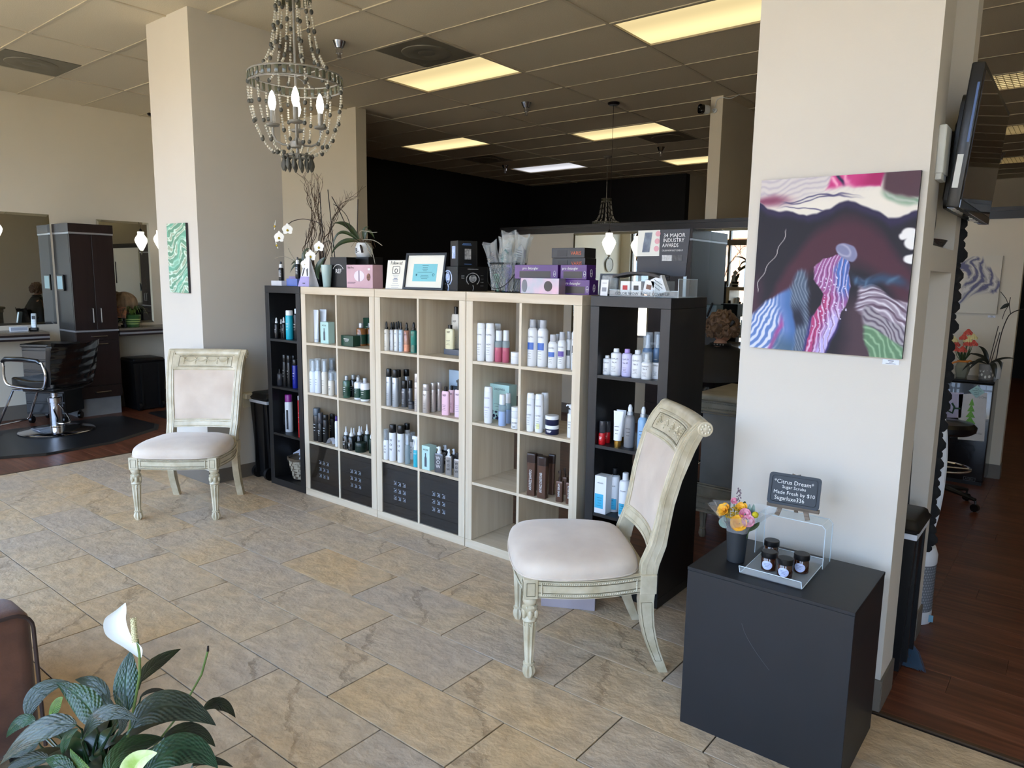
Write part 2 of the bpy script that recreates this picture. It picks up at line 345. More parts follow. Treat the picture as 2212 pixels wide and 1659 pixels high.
# ceiling: slab, grid bars and drop-in panels
ce = struct('ceiling', MB().box(-8.95, 2.15, -1.4, 15.1, H + .035, H + .2), CEIL)
MAINS = [-8.8] + [-4.09 + 1.2192 * k for k in range(-3, 5)] + [2.0]
CRS = [-1.22] + [4.63 + .6096 * k for k in range(-9, 18)]
LIGHTS = {(-2.871, 4.63): 1, (-5.309, 4.63): 1, (-7.748, 7.068): 1, (-5.309, 7.678): 1, (-7.748, 9.507): 2, (-5.309, 10.116): 1, (-1.652, 7.678): 1, (-1.652, 10.116): 1, (-1.652, 12.555): 1, (-5.309, 1.582): 1, (-2.871, 1.582): 1, (-.433, 1.582): 1, (-2.871, -.247): 1, (-7.748, .363): 1, (-.433, 4.63): 1, (.786, 7.678): 1}  # panels beyond the view are added lamps that brighten and warm the room
VENTS = [(-4.70, -4.09, 4.02), (-7.748, -7.139, 2.192), (-7.748, -7.139, 8.288), (-4.70, -4.09, 8.288)]
for u in MAINS[1:-1]: obj('grid_bar', MB().box(u - .012, u + .012, -1.22, 15.0, H - .003, H + .02), GRIDM, ce, smooth=False)
for v in CRS[1:]: obj('grid_bar', MB().box(-8.8, 2.0, v - .012, v + .012, H - .0025, H + .02), GRIDM, ce, smooth=False)
pm = {}
for i in range(len(MAINS) - 1):
    a_, b_ = MAINS[i], MAINS[i + 1]
    for j in range(len(CRS) - 1):
        c_, d_ = CRS[j], CRS[j + 1]
        if any(abs(a_ - k[0]) < .05 and abs(c_ - k[1]) < .05 for k in LIGHTS): continue
        if a_ < -5.7 and c_ > 11.7: continue
        x0, x1 = a_ + .01, b_ - .01
        for vn in VENTS:
            if abs(vn[2] - c_) < .05 and a_ - .05 < vn[0] and vn[1] < b_ + .05:
                if vn[0] - a_ > .3: x1 = vn[0] - .005
                else: x0 = vn[1] + .005
        w, d = (x1 - x0) / 2, (d_ - c_) / 2 - .01; k = (round(w, 3), round(d, 3))
        if k not in pm: pm[k] = MB().box(-w, w, -d, d, 0, .015).mesh('panel', CEIL, False)
        obj('panel', pm[k], None, ce, loc=((x0 + x1) / 2, (c_ + d_) / 2, H + .002 + R.uniform(0, .004)))
# troffers, vents, sprinklers
def emis(name, c, s):
    m = bpy.data.materials.new(name); m.use_nodes = True; n = m.node_tree.nodes; L = m.node_tree.links; n.clear()
    o = n.new('ShaderNodeOutputMaterial'); em = n.new('ShaderNodeEmission'); t = n.new('ShaderNodeTexCoord'); mp = n.new('ShaderNodeMapping'); w = n.new('ShaderNodeTexWave'); mr = n.new('ShaderNodeMapRange')
    mp.inputs['Scale'].default_value = (0, 1, 0); w.bands_direction = 'Y'; w.inputs['Scale'].default_value = .52; w.inputs['Phase Offset'].default_value = 1.6
    mr.inputs[3].default_value = s * .72; mr.inputs[4].default_value = s * 1.1
    L.new(t.outputs['Object'], mp.inputs[0]); L.new(mp.outputs[0], w.inputs[0]); L.new(w.outputs[1], mr.inputs[0]); L.new(mr.outputs[0], em.inputs[1]); em.inputs[0].default_value = lin(c) + (1,); L.new(em.outputs[0], o.inputs[0]); return m
EM1 = emis('warm_diffuser', (1, .90, .66), .46); EM2 = emis('cool_diffuser', (.97, .97, 1), .34)
LBL = {(-2.871, 4.63): 'large warm ceiling light panel nearest the big painting column', (-5.309, 4.63): 'warm ceiling light panel beside the square vent and the chandelier', (-7.748, 7.068): 'warm ceiling light panel over the black wall area, just right of the divider wall',
       (-5.309, 7.678): 'warm ceiling light panel crossed by the thin black pendant cord', (-7.748, 9.507): 'cool white ceiling light panel, the only bluish one', (-5.309, 10.116): 'warm ceiling light panel cut off by the slim wall stub',
       (-1.652, 7.678): 'louvred ceiling light panel right of the television, nearest', (-1.652, 10.116): 'louvred ceiling light panel right of the television, middle', (-1.652, 12.555): 'louvred ceiling light panel right of the television, farthest'}
frm = mat('light_frame', (.62, .58, .5), .5)
for (u, v), t in LIGHTS.items():
    LBL.setdefault((u, v), 'added warm ceiling light panel out of view, ' + {(-5.309, 1.582): 'above the far cream chair', (-2.871, 1.582): 'above the big chandelier', (-.433, 1.582): 'above the black pedestal', (-2.871, -.247): 'above the armchair', (-7.748, .363): 'above the front window near the clock', (-.433, 4.63): 'behind the right column'}.get((u, v), 'above the small fridge corner'));
    th = thing('ceiling_light', LBL[(u, v)], 'ceiling light', (u + .61, v + .305, H), 0, 'recessed ceiling light panels')
    f = MB()
    for b in ((-.6, .6, -.295, -.283), (-.6, .6, .283, .295), (-.6, -.588, -.283, .283), (.588, .6, -.283, .283)): f.box(*b, -.002, .03)
    obj('frame', f, frm, th, smooth=False); obj('diffuser', MB().box(-.588, .588, -.283, .283, .012, .02), EM2 if t == 2 else EM1, th, smooth=False)
    if u == -1.652:
        l = MB()
        for k in range(24): l.box(-.588 + k * .0495, -.5855 + k * .0495, -.283, .283, .0, .011)
        for k in range(8): l.box(-.588, .588, -.283 + k * .0707, -.2805 + k * .0707, .0, .011)
        obj('louvre', l, frm, th, smooth=False)
VM = mat('vent_metal', (.50, .48, .42), .5, .2)
VL = ['square ceiling vent touching the warm light panel near the chandelier', 'square ceiling vent above the hairdressing station at far left', 'dim ceiling vent beyond the light panels over the black wall', 'dim ceiling vent beside the light panel crossed by the cord']
for i, (a_, b_, c_) in enumerate(VENTS):
    th = thing('ceiling_vent', VL[i], 'vent', ((a_ + b_) / 2, c_ + .305, H), 0, 'square ceiling vents')
    obj('plate', MB().box(-.297, .297, -.297, .297, .0, .012, .003), VM, th, smooth=False)
    obj('diffuser_ring', MB().lathe([(.10, -.003), (.15, -.016), (.2, -.006), (.205, .002), (.195, .002), (.15, -.010), (.10, .0)], 28).lathe([(0, -.008), (.05, -.007), (.085, .0)], 24), VM, th)
CH = mat('chrome', (.82, .82, .84), .12, 1, vary=0); STEEL = mat('brushed_steel', (.62, .61, .6), .3, 1, vary=.05)
def spr(loc, lab):
    th = thing('sprinkler', lab, 'sprinkler', loc, 0, 'fire sprinklers on the ceiling')
    obj('escutcheon', MB().lathe([(.055, 0), (.05, -.012), (.034, -.045), (.032, -.05), (0, -.05)][::-1], 18), CH, th)
    obj('body', MB().lathe([(.0, -.088), (.026, -.088), (.027, -.052), (.022, -.05)], 14), CH, th)
    obj('deflector', MB().cyl((0, 0, -.118), .006, .03, 8).cyl((0, 0, -.125), .018, .003, 12).box(-.016, -.012, -.002, .002, -.122, -.088).box(.012, .016, -.002, .002, -.122, -.088), STEEL, th)
for l_, t_ in (((-4.749, 3.724, H), 'chrome sprinkler nearest the big chandelier'), ((-4.747, 6.106, H), 'chrome sprinkler right of the warm light panel, mid ceiling'), ((-4.763, 9.133, H), 'chrome sprinkler between two light panels near the slim wall stub'),
               ((-7.547, 9.177, H), 'dim sprinkler left of the bluish light panel'), ((-1.149, 12.116, H), 'dark sprinkler just right of the television')): spr(l_, t_)
# mirrors
MIR = mat('mirror_silver', (.88, .9, .88), .01, 1, vary=0)
def mirror(label, x0, x1, z0, z1, loc, rz):
    th = thing('wall_mirror', label, 'mirror', loc, rz, 'frameless wall mirrors'); b = .025
    obj('mirror_glass', MB().box(x0 + b, x1 - b, -.006, 0, z0 + b, z1 - b), MIR, th, smooth=False)
    e_ = MB(); o = [(x0, -.001, z0), (x1, -.001, z0), (x1, -.001, z1), (x0, -.001, z1)]; i = [(x0 + b, -.006, z0 + b), (x1 - b, -.006, z0 + b), (x1 - b, -.006, z1 - b), (x0 + b, -.006, z1 - b)]
    e_.add(o + i, [(k, (k + 1) % 4, 4 + (k + 1) % 4, 4 + k) for k in range(4)]); obj('bevelled_edge', e_, MIR, th, smooth=False)
mirror('large frameless mirror left of the dark tall cabinet', -1.4, 1.0 - .0, 1.0, 2.17, (-8.799, 2.0, 0), 90)
mirror('frameless mirror between the dark tall cabinet and the column', -.29, .29, .98, 2.155, (-8.799, 3.76, 0), 90)
mirror('long frameless mirror under the black rail behind the shelves', -4.67, -2.0, .95, 2.085, (0, MW - .001, 0), 0)
# ------------------------------------------------------------------ cube shelving
BIRCH = woodmat('birch_veneer', (.77, .71, .62), (.81, .76, .67), (.845, .80, .72), 'Z', .45, .8, .02)
BIRCHH = woodmat('birch_veneer_flat', (.75, .68, .58), (.79, .735, .64), (.83, .78, .70), 'X', .45, .8, .03)
BLKW = woodmat('black_brown_wood', (.055, .055, .06), (.07, .07, .077), (.095, .095, .10), 'Z', .42, .8, .05)
V0, DEP = 2.98, .39
GLB = mat('gloss_black', (.035, .038, .055), .12, vary=0, coat=.5); SQM = mat('square_rim', (.62, .66, .72), .18, .6, vary=0)
def shelf(label, u0, cols, m, mh, doors=(), slope=0):
    w = .1 + cols * .3285 + (cols - 1) * .016; th = thing('cube_shelf', label, 'shelf unit', (u0, V0, 0), 0, 'cube shelf units in a row')
    hgt = 1.488
    obj('top', MB().box(0, w, 0, DEP, hgt - .05, hgt, .0012), mh, th, smooth=False); obj('base', MB().box(0, w, 0, DEP, 0, .05, .0012), mh, th, smooth=False)
    obj('side_panel', MB().box(0, .05, 0, DEP, .0505, hgt - .0505, .0012), m, th, smooth=False); obj('side_panel', MB().box(w - .05, w, 0, DEP, .0505, hgt - .0505, .0012), m, th, smooth=False)
    if cols == 2: obj('divider', MB().box(.3785, .3945, .002, DEP, .05, hgt - .05), m, th, smooth=False)
    for r in range(3):
        z = .385 + r * .351
        for c in range(cols): obj('shelf_board', MB().box(.05 + c * .3445, .3785 + c * .3445, .002, DEP, z, z + .016), mh, th, smooth=False)
    for c in doors:
        x0 = .052 + c * .3445; d = obj('door', MB().box(x0, x0 + .3245, .004, .022, .053, .382, .002), GLB, th, smooth=False)
        sq = MB()
        for i in range(3):
            for j in range(3):
                cx, cz = x0 + .162 + (i - 1) * .042, .2175 + (j - 1) * .048
                for b in ((-.012, .012, -.012, -.0088), (-.012, .0, .0088, .012), (.0088, .012, -.0088, .012), (-.004, .006, -.005, .004)): sq.box(cx + b[0], cx + b[1], .0022, .0045, cz + b[2], cz + b[3])
        obj('square_rims', sq, SQM, d, smooth=False, kind='stuff')
        cab = MB().box(x0 + .002, x0 + .322, .023, .35, .052, .056); obj('insert_box', cab, GLB, th, smooth=False)
    return th
UU = {'A': -4.715, 'B': -4.277, 'C': -3.500, 'D': -2.722, 'E': -1.898}
shelf('narrow black cube shelf at the left end of the row, magazine basket at its bottom', UU['A'], 1, BLKW, BLKW)
shelf('left pale birch cube shelf with two glossy black doors, beside the narrow black one', UU['B'] + .002, 2, BIRCH, BIRCHH, (0, 1))
shelf('middle pale birch cube shelf with two glossy black doors', UU['C'] + .002, 2, BIRCH, BIRCHH, (0, 1))
shelf('right pale birch cube shelf without doors, open at the back', UU['D'] + .002, 2, BIRCH, BIRCHH)
shelf('narrow black cube shelf at the right end of the row, behind the near chair', UU['E'], 1, BLKW, BLKW)
# ------------------------------------------------------------------ salon products
PC = dict(blk=(.05, .05, .055), wht=(.88, .89, .9), teal=(.12, .66, .74), smoke=(.16, .16, .17), blue=(.07, .12, .52), silv=(.74, .77, .80), navy=(.08, .1, .24), purp=(.55, .12, .5), red=(.72, .06, .10),
          pale=(.84, .87, .91), mint=(.70, .84, .82), dgrn=(.08, .25, .19), amberg=(.52, .33, .16), cream2=(.85, .83, .78), greent=(.20, .36, .29), dkglass=(.03, .06, .06), gry=(.28, .32, .36), dpurp=(.22, .1, .42),
          dkgrn=(.05, .14, .11), pblue=(.72, .80, .87), copper=(.66, .46, .38), peach=(.86, .56, .44), tealg=(.18, .50, .45), tealg2=(.10, .42, .38), cream=(.88, .86, .72), pgrn=(.76, .84, .78), dsilv=(.40, .41, .43),
          champ=(.77, .74, .72), pink=(.90, .74, .80), pinkw=(.90, .80, .87), clearg=(.7, .74, .76), teal2=(.18, .68, .76), lsilv=(.60, .59, .58), clearw=(.86, .88, .9), lgry=(.70, .71, .73), rose=(.72, .36, .45), pblue2=(.62, .71, .86),
          blue2=(.22, .40, .72), viol=(.38, .30, .62), brn=(.36, .26, .21), dbrn=(.17, .11, .09), lav=(.78, .77, .92), lav2=(.68, .58, .84), blugr=(.40, .50, .62), gold=(.75, .58, .28), gry2=(.50, .50, .51), skyb=(.55, .71, .86), cyan=(.25, .68, .83))
METAL = {'silv': .55, 'dsilv': .6, 'champ': .45, 'lsilv': .5, 'gold': .95, 'brn': .35}
CLEAR = mat('clear_plastic', (.93, .95, .96), .06, vary=0, alpha=.24); CLG = mat('clear_tinted', (.80, .86, .88), .05, vary=0, alpha=.35); SMK = mat('smoky_plastic', (.3, .3, .32), .1, vary=0, alpha=.6)
def pm_(k):
    if k == 'clear': return CLEAR
    if k == 'clearg': return CLG
    if k == 'smoke': return SMK
    gl = k in ('dkglass', 'greent', 'amberg', 'rose', 'pblue2', 'copper', 'peach', 'tealg', 'tealg2')
    return mat('plastic_' + k, PC[k], .14 if gl else .32, METAL.get(k, 0), vary=.015, coat=.3 if gl else 0)
def nozzle(z, r, k=1.0):     # fine mist spray head
    return [(0, z), (r * .62, z), (r * .62, z + r * .9 * k), (r * .5, z + r * 1.0 * k), (r * .42, z + r * 1.9 * k), (r * .3, z + r * 2.1 * k), (0, z + r * 2.1 * k)]
GRP = {}
LOC1 = {'A': 'left black shelf unit', 'B': 'left birch unit', 'C': 'middle birch unit', 'D': 'right birch unit', 'E': 'right black shelf unit'}
def where(c):
    if len(c) == 3: return ['', 'top', 'second-row', 'third-row'][int(c[1])] + (' left' if c[2] == 'L' else ' right') + ' cell, ' + LOC1[c[0]]
    return ['', 'top row', 'second row', 'third row'][int(c[1])] + ', ' + LOC1[c[0]]
NAMES = {'spray': 'spray_bottle', 'aero': 'aerosol_can', 'bottle': 'bottle', 'over': 'spray_bottle', 'tube': 'squeeze_tube', 'box': 'product_carton', 'nozz': 'applicator_bottle', 'jar': 'cream_jar', 'rect': 'flat_bottle', 'rectspray': 'spray_bottle',
         'triggr': 'trigger_bottle', 'pouch': 'flask', 'round': 'shampoo_bottle', 'duo': 'spray_bottle', 'pump': 'pump_bottle', 'brown': 'shampoo_bottle', 'brownsp': 'spray_bottle'}
def product(cell, st, u, v, z, h, r, body, cap, text, desc, k):
    t = thing(NAMES[st], desc + ', ' + where(cell), NAMES[st].split('_')[-1], (u, v, z), R.uniform(4, 16) if st not in ('box',) else R.uniform(-1.5, 1.5), ('%s on the shelves' % NAMES[st].replace('_', ' ')) + 's')
    B = pm_(body); CP = pm_(cap) if cap else None; nsg = 20; lines = k.get('lt', 0)
    pc = INK if body not in ('blk', 'dgrn', 'dkgrn', 'teal', 'blue', 'red', 'brn', 'navy', 'teal2', 'dsilv', 'blugr', 'dkglass', 'smoke') else WHT
    if k.get('band') in ('dgrn',): pc = WHT
    if k.get('tc'): pc = pm_(k['tc'])
    R_ = r; wrap = r; bt = h
    if st == 'aero':
        cf = k.get('cf', .2); zc = h * (1 - cf); cr_ = r * (.66 if cf < .24 and cap in ('wht', 'lgry') and body == 'wht' and h > .16 else .92)
        sh = (r - cr_) * 1.2 + .002
        obj('body', MB().lathe([(r * .94, 0), (r, .003), (r, zc - sh - .004), (r * .96, zc - sh), (cr_, zc - .001), (0, zc)], nsg), B, t)
        obj('cap', MB().lathe([(cr_ * .97, zc), (cr_, zc + .001), (cr_ * .98, h - .004), (cr_ * .9, h), (0, h)], nsg), CP, t); bt = zc - sh
    elif st in ('bottle', 'nozz', 'round', 'pump'):
        if st == 'nozz':
            hb = h * .62; obj('body', MB().lathe([(r * .9, 0), (r, .003), (r, hb * .8), (r * .8, hb * .95), (r * .45, hb), (0, hb)], nsg), B, t)
            obj('nozzle', MB().lathe([(r * .55, hb), (r * .55, hb + h * .1), (r * .3, hb + h * .14), (r * .1, h), (0, h)], 14), CP, t); bt = hb * .8
        elif st == 'round':
            hb = h * .86; obj('body', MB().lathe([(r * .85, 0), (r * .93, .004), (r, h * .3), (r, h * .6), (r * .96, hb), (0, hb)], nsg, sy=.8), B, t)
            obj('cap', MB().lathe([(r * .95, hb + .0006), (r * .93, h * .96), (r * .8, h), (0, h)], nsg, sy=.8), CP, t); bt = hb
        elif st == 'pump':
            hb = h * .72; obj('body', MB().lathe([(r * .93, 0), (r, .003), (r, hb - .004), (r * .9, hb), (0, hb)], nsg), B, t)
            obj('collar', MB().lathe([(r * .78, hb), (r * .78, h * .84), (r * .5, h * .85), (0, h * .85)], 14), pm_('silv'), t)
            obj('pump_head', MB().lathe([(r * .3, h * .85), (r * .3, h * .9), (r * .7, h * .9), (r * .75, h * .98), (r * .5, h), (0, h)], 14).tube([(0, 0, h * .965), (-r * 1.3, 0, h * .965), (-r * 1.5, 0, h * .93)], r * .2, 6), CP, t); bt = hb
        else:
            hb = h * (.8 if h < .16 else .84); cr_ = r * .5 if r > .018 else r * .75
            if 'OLAPLEX' in text or cap in ('clearw', 'lav2'): hb = h * .86; cr_ = r * .52
            if cap == 'silv': hb = h * .8; cr_ = r * .46
            obj('body', MB().lathe([(r * .93, 0), (r, .003), (r, hb * .9), (r * .88, hb * .965), (cr_ * .9, hb), (0, hb)], nsg), B, t)
            obj('cap', MB().lathe([(cr_, hb + .0005), (cr_ * 1.02, hb + .002), (cr_ * .98, h - .002), (cr_ * .85, h), (0, h)], 16), CP, t); bt = hb * .88
    elif st in ('spray', 'over', 'duo', 'triggr'):
        if st == 'spray':
            hb = h * (.74 if not k.get('big') else .76); cr_ = r * .5
            sh = .05 if cap == 'blk' and body != 'smoke' else .12
            obj('body', MB().lathe([(r * .93, 0), (r, .003), (r, hb * (1 - sh)), (r * .85, hb * (1 - sh * .4)), (r * .5, hb), (0, hb)], nsg), B, t)
            obj('collar', MB().lathe([(cr_ * 1.25, hb), (cr_ * 1.25, hb + h * .07), (cr_, hb + h * .075), (0, hb + h * .075)], 14), pm_('silv') if k.get('big') else CP, t)
            z0 = hb + h * .075; q = h - z0
            obj('spray_head', MB().lathe([(cr_ * .8, z0), (cr_ * .85, z0 + q * .5), (cr_ * .55, z0 + q * .9), (cr_ * .3, h), (0, h)], 12), CP, t); bt = hb * (1 - sh)
            if k.get('lo'): obj('liquid_band', MB().lathe([(r + .0003, .004), (r + .0003, hb * .35)], nsg), pm_(k['lo']), t)
        elif st == 'over':
            hb = h * .64; obj('body', MB().lathe([(r * .93, 0), (r, .003), (r, hb * .92), (r * .8, hb), (0, hb)], nsg), B, t)
            obj('spray_head', MB().lathe([(r * .5, hb), (r * .5, hb + h * .07), (r * .42, hb + h * .08), (r * .4, h * .93), (r * .2, h * .95), (0, h * .95)], 12), pm_('pale') if body != 'wht' else pm_('gry' if k.get('ww') else 'wht'), t)
            obj('overcap', MB().lathe([(r * .96, hb + .001), (r * .93, h - .003), (r * .85, h), (0, h)], nsg), CP, t); bt = hb * .9
        elif st == 'duo':
            hb = h * .68; obj('body', MB().lathe([(r * .93, 0), (r, .003), (r, hb * .66), (r, hb * .68)], nsg), B, t)
            obj('clear_layer', MB().lathe([(r, hb * .682), (r, hb * .95), (r * .8, hb), (0, hb)], nsg), CLG, t)
            obj('overcap', MB().lathe([(r * .82, hb), (r * .8, h - .004), (r * .7, h), (0, h)], nsg), CP, t); bt = hb * .7
        else:
            hb = h * .56; obj('body', MB().lathe([(r * .93, 0), (r, .003), (r, hb * .9), (r * .9, hb), (0, hb)], nsg), B, t)
            obj('trigger_head', MB().lathe([(r * .9, hb), (r * .85, hb + h * .1), (r * .5, h * .8), (r * .6, h * .9), (r * .5, h), (0, h)], 14).box(-r * 1.5, r * .7, -r * .4, r * .4, h * .88, h, .003).tube([(-r * .9, 0, h * .88), (-r * 1.0, 0, h * .75), (-r * 1.35, 0, h * .62)], r * .18, 6), CP, t); bt = hb * .95
    elif st == 'tube':
        if cap == 'gold':
            obj('body', MB().grid(lambda a, b: (r * (.8 + .2 * b) * cos(2 * pi * a), r * (.62 * (1 - b) + .04) * sin(2 * pi * a), .03 + (h - .03) * b), 20, 8), B, t)
            obj('cap', MB().lathe([(r * .68, 0), (r * .7, .003), (r * .7, .028), (r * .5, .031), (0, .031)], 18), CP, t)
        else:
            obj('body', MB().grid(lambda a, b: (r * (.78 + .22 * b) * cos(2 * pi * a), r * (.6 * (1 - b) + .04) * sin(2 * pi * a), .022 + (h - .022) * b), 20, 8), B, t)
            obj('cap', MB().lathe([(r * .74, 0), (r * .76, .003), (r * .76, .02), (0, .022)], 18, sy=.8), CP, t)
        bt = h * .85; wrap = None
    elif st == 'jar':
        zl = h * .62; obj('body', MB().lathe([(r * .95, 0), (r, .003), (r, zl - .001), (0, zl)], 22), B, t)
        obj('lid', MB().lathe([(r * 1.0, zl), (r * 1.01, h - .003), (r * .96, h), (0, h)], 22), CP, t); bt = zl
    elif st == 'box':
        d = k.get('dp', .05) / 2
        obj('carton', MB().box(-r, r, -d, d, 0, h, .0012), B, t, smooth=False); wrap = None; bt = h
        if body == 'mint' and not k.get('fl'):
            pb = MB(); cx = 0
            pb.prism([(-.009, 0), (.009, 0), (.009, .055), (.004, .066), (.004, .085), (-.004, .085), (-.004, .066), (-.009, .055)], 0, .0006, M=T(cx, -d - .0008, .02) @ RX(90))
            obj('bottle_drawing', pb, pm_('gry'), t, smooth=False)
        if k.get('fl'):
            pb = MB()
            for i in range(16):
                a, b = R.uniform(-r * .95, -r * .1), R.uniform(.005, .05); q = R.uniform(.006, .011)
                pb.prism([(a + q * cos(j * pi / 3 + i), b + q * sin(j * pi / 3 + i)) for j in range(6)], 0, .0006 + i * .00004, M=T(0, -d - .001, 0) @ RX(90))
            obj('flower_print', pb, pm_('navy'), t, smooth=False); bt = h * 1.05
        if body == 'pblue': obj('picture', MB().box(-r * .7, r * .9, -d - .001, -d, .02, h * .6), pm_('smoke') if 0 else pm_('gry'), t, smooth=False)
    else:
        p_ = 5 if st.startswith('brown') else 3.2; sy = {'brown': .62, 'brownsp': .75, 'pouch': .45}.get(st, .55)
        if st == 'brown': hb = h * .78
        elif st == 'brownsp': hb = h * .66
        elif st == 'pouch': hb = h * .74
        elif st == 'rectspray': hb = h * .72
        else: hb = h * .84
        if st == 'brown':
            obj('body', MB().lathe([(r * .9, 0), (r * .93, .003), (r * .84, h * .12), (r * .86, h * .4), (r * .94, hb), (0, hb)], 24, sy=sy, p=p_), B, t)
            obj('cap', MB().lathe([(r * .95, hb + .0005), (r, h - .01), (r * .98, h - .002), (r * .9, h), (0, h)], 24, sy=sy, p=p_), CP, t)
        else:
            obj('body', MB().lathe([(r * .92, 0), (r * .97, .003), (r * .97, hb * .9), (r * .92, hb * .97), (r * .8, hb), (0, hb)], 24, sy=sy, p=p_), B, t)
            if st in ('pouch', 'rectspray', 'brownsp'):
                q = h - hb; c_ = r * .38
                obj('collar', MB().lathe([(c_ * 1.1, hb), (c_ * 1.1, hb + q * .3), (c_ * .8, hb + q * .34), (0, hb + q * .34)], 14), pm_('clearw') if cap == 'clear' else CP, t)
                obj('spray_head', MB().lathe([(c_ * .8, hb + q * .34), (c_ * .8, h - q * .2), (c_ * .6, h), (0, h)], 12).box(-c_ * 1.5, 0, -c_ * .35, c_ * .35, h - q * .32, h - q * .1, .001), pm_('pale') if cap == 'clear' else (pm_('pinkw') if cap == 'pink' else CP), t)
            else: obj('cap', MB().lathe([(r * .42, hb + .0004), (r * .42, h - .001), (0, h)], 16), CP, t)
        wrap = None; bt = hb; R_ = r * .97 * sy; yf = -R_
    # print: wraps round the front of the container
    lab = MB()
    def put(s, size, zz, width, M0=None):
        if st in ('tube', 'box') or wrap is None:
            y0 = -(k.get('dp', .05) / 2) if st == 'box' else (-r * .5 if st == 'tube' else -R_ - .0004)
            addtext(lab, s, size, T(0, y0 - .0003, zz), None, width)
        else: addtext(lab, s, size, T(0, 0, zz), wrap * (.98 if st == 'round' else 1) + .0002, width)
    if st in ('brown', 'brownsp') and text:
        fs = min(.022, r * .75); addtext(lab, text, fs, T(-fs * .3 + fs * .6, yf - .0006, h * .38) @ RY(-90), None, hb * .62)
    elif text == 'WOW' and st == 'pouch':
        for i, c_ in enumerate('WOW'): put(c_, r * .95, hb * (.68 - .22 * i), r * 1.4)
    elif k.get('vt') and text:
        addtext(lab, text, r * .75, T(-r * .35, -r - .0012, h * .36) @ RY(-90), None, h * .55)
        for i in range(5): lab.box(r * .05 + i * r * .14, r * .09 + i * r * .14, -r - .0012, -r * .96, h * .08, h * .6)
    elif k.get('ww'):
        for i, c_ in enumerate('WOW'): put(c_, r * .95, bt * (.72 - .17 * i), r * .8)
    elif text: put(text, min(r * (.62 if len(text) < 5 else .4), .016), bt * (.8 if st not in ('spray',) else .82), r * 1.35)
    if k.get('t2'): put(k['t2'], min(r * .42, .012), bt * (.62 if k['t2'].startswith('No') else .5) if not k.get('sq') else bt * .34, r * 1.2)
    if text == 'nioxin' or lines or text in ('REF', 'OLAPLEX', 'GOLDWELL'):
        nl = 4 if text else 3
        for i in range(nl):
            zz = bt * (.42 - .07 * i) if text else bt * (.66 - .12 * i)
            wl = r * (.55 - .1 * (i % 3)); tk = .0011 if text else .0022
            if lines == 1: tk = .003 - .0006 * i
            y0 = -(k.get('dp', .05) / 2) if st == 'box' else (-r * .5 if st == 'tube' else -R_)
            if wrap is None or st in ('tube', 'box'): lab.box(-wl, wl * .6, y0 - .0011, y0 + .0005, zz, zz + tk)
            else:
                a0, a1 = -wl / r, wl * .6 / r; q = r + .0006
                lab.add([(q * sin(a0 + (a1 - a0) * j / 4), -q * cos(a0 + (a1 - a0) * j / 4), zz + tk * s_) for s_ in (0, 1) for j in range(5)], [(j, j + 1, j + 6, j + 5) for j in range(4)])
    if lab.f: obj('lettering', lab, pc, t, smooth=False, kind='stuff')
    if k.get('band') or k.get('sq'):
        key = k.get('band') or k.get('sq'); q = r + .0003; sp_ = 2 * pi if k.get('band') else 1.5
        z0, z1 = (bt * .12, bt * .72) if k.get('band') else ((bt * .46, bt * .66) if text != 'nioxin' else (bt * .08, bt * .42))
        L_ = MB()
        if st == 'box': L_.box(-r * .92, r * .55, -k['dp'] / 2 - .0006, -k['dp'] / 2, h * .14, h * .52)
        else:
            n_ = 20 if k.get('band') else 8
            L_.add([(q * sin(-sp_ / 2 + sp_ * j / n_), -q * cos(-sp_ / 2 + sp_ * j / n_), zz) for zz in (z0, z1) for j in range(n_ + 1)], [(j, j + 1, j + n_ + 2, j + n_ + 1) for j in range(n_)])
        obj('colour_label', L_, pm_(key if key != 'gry' else 'gry'), t)
    if k.get('stk'): obj('price_sticker', MB().box(-.008, .008, -r * .8 - .002, -r * .8 - .001, .02, .05), mat('pale_yellow', (.9, .9, .65), .6), t, smooth=False)
    return t
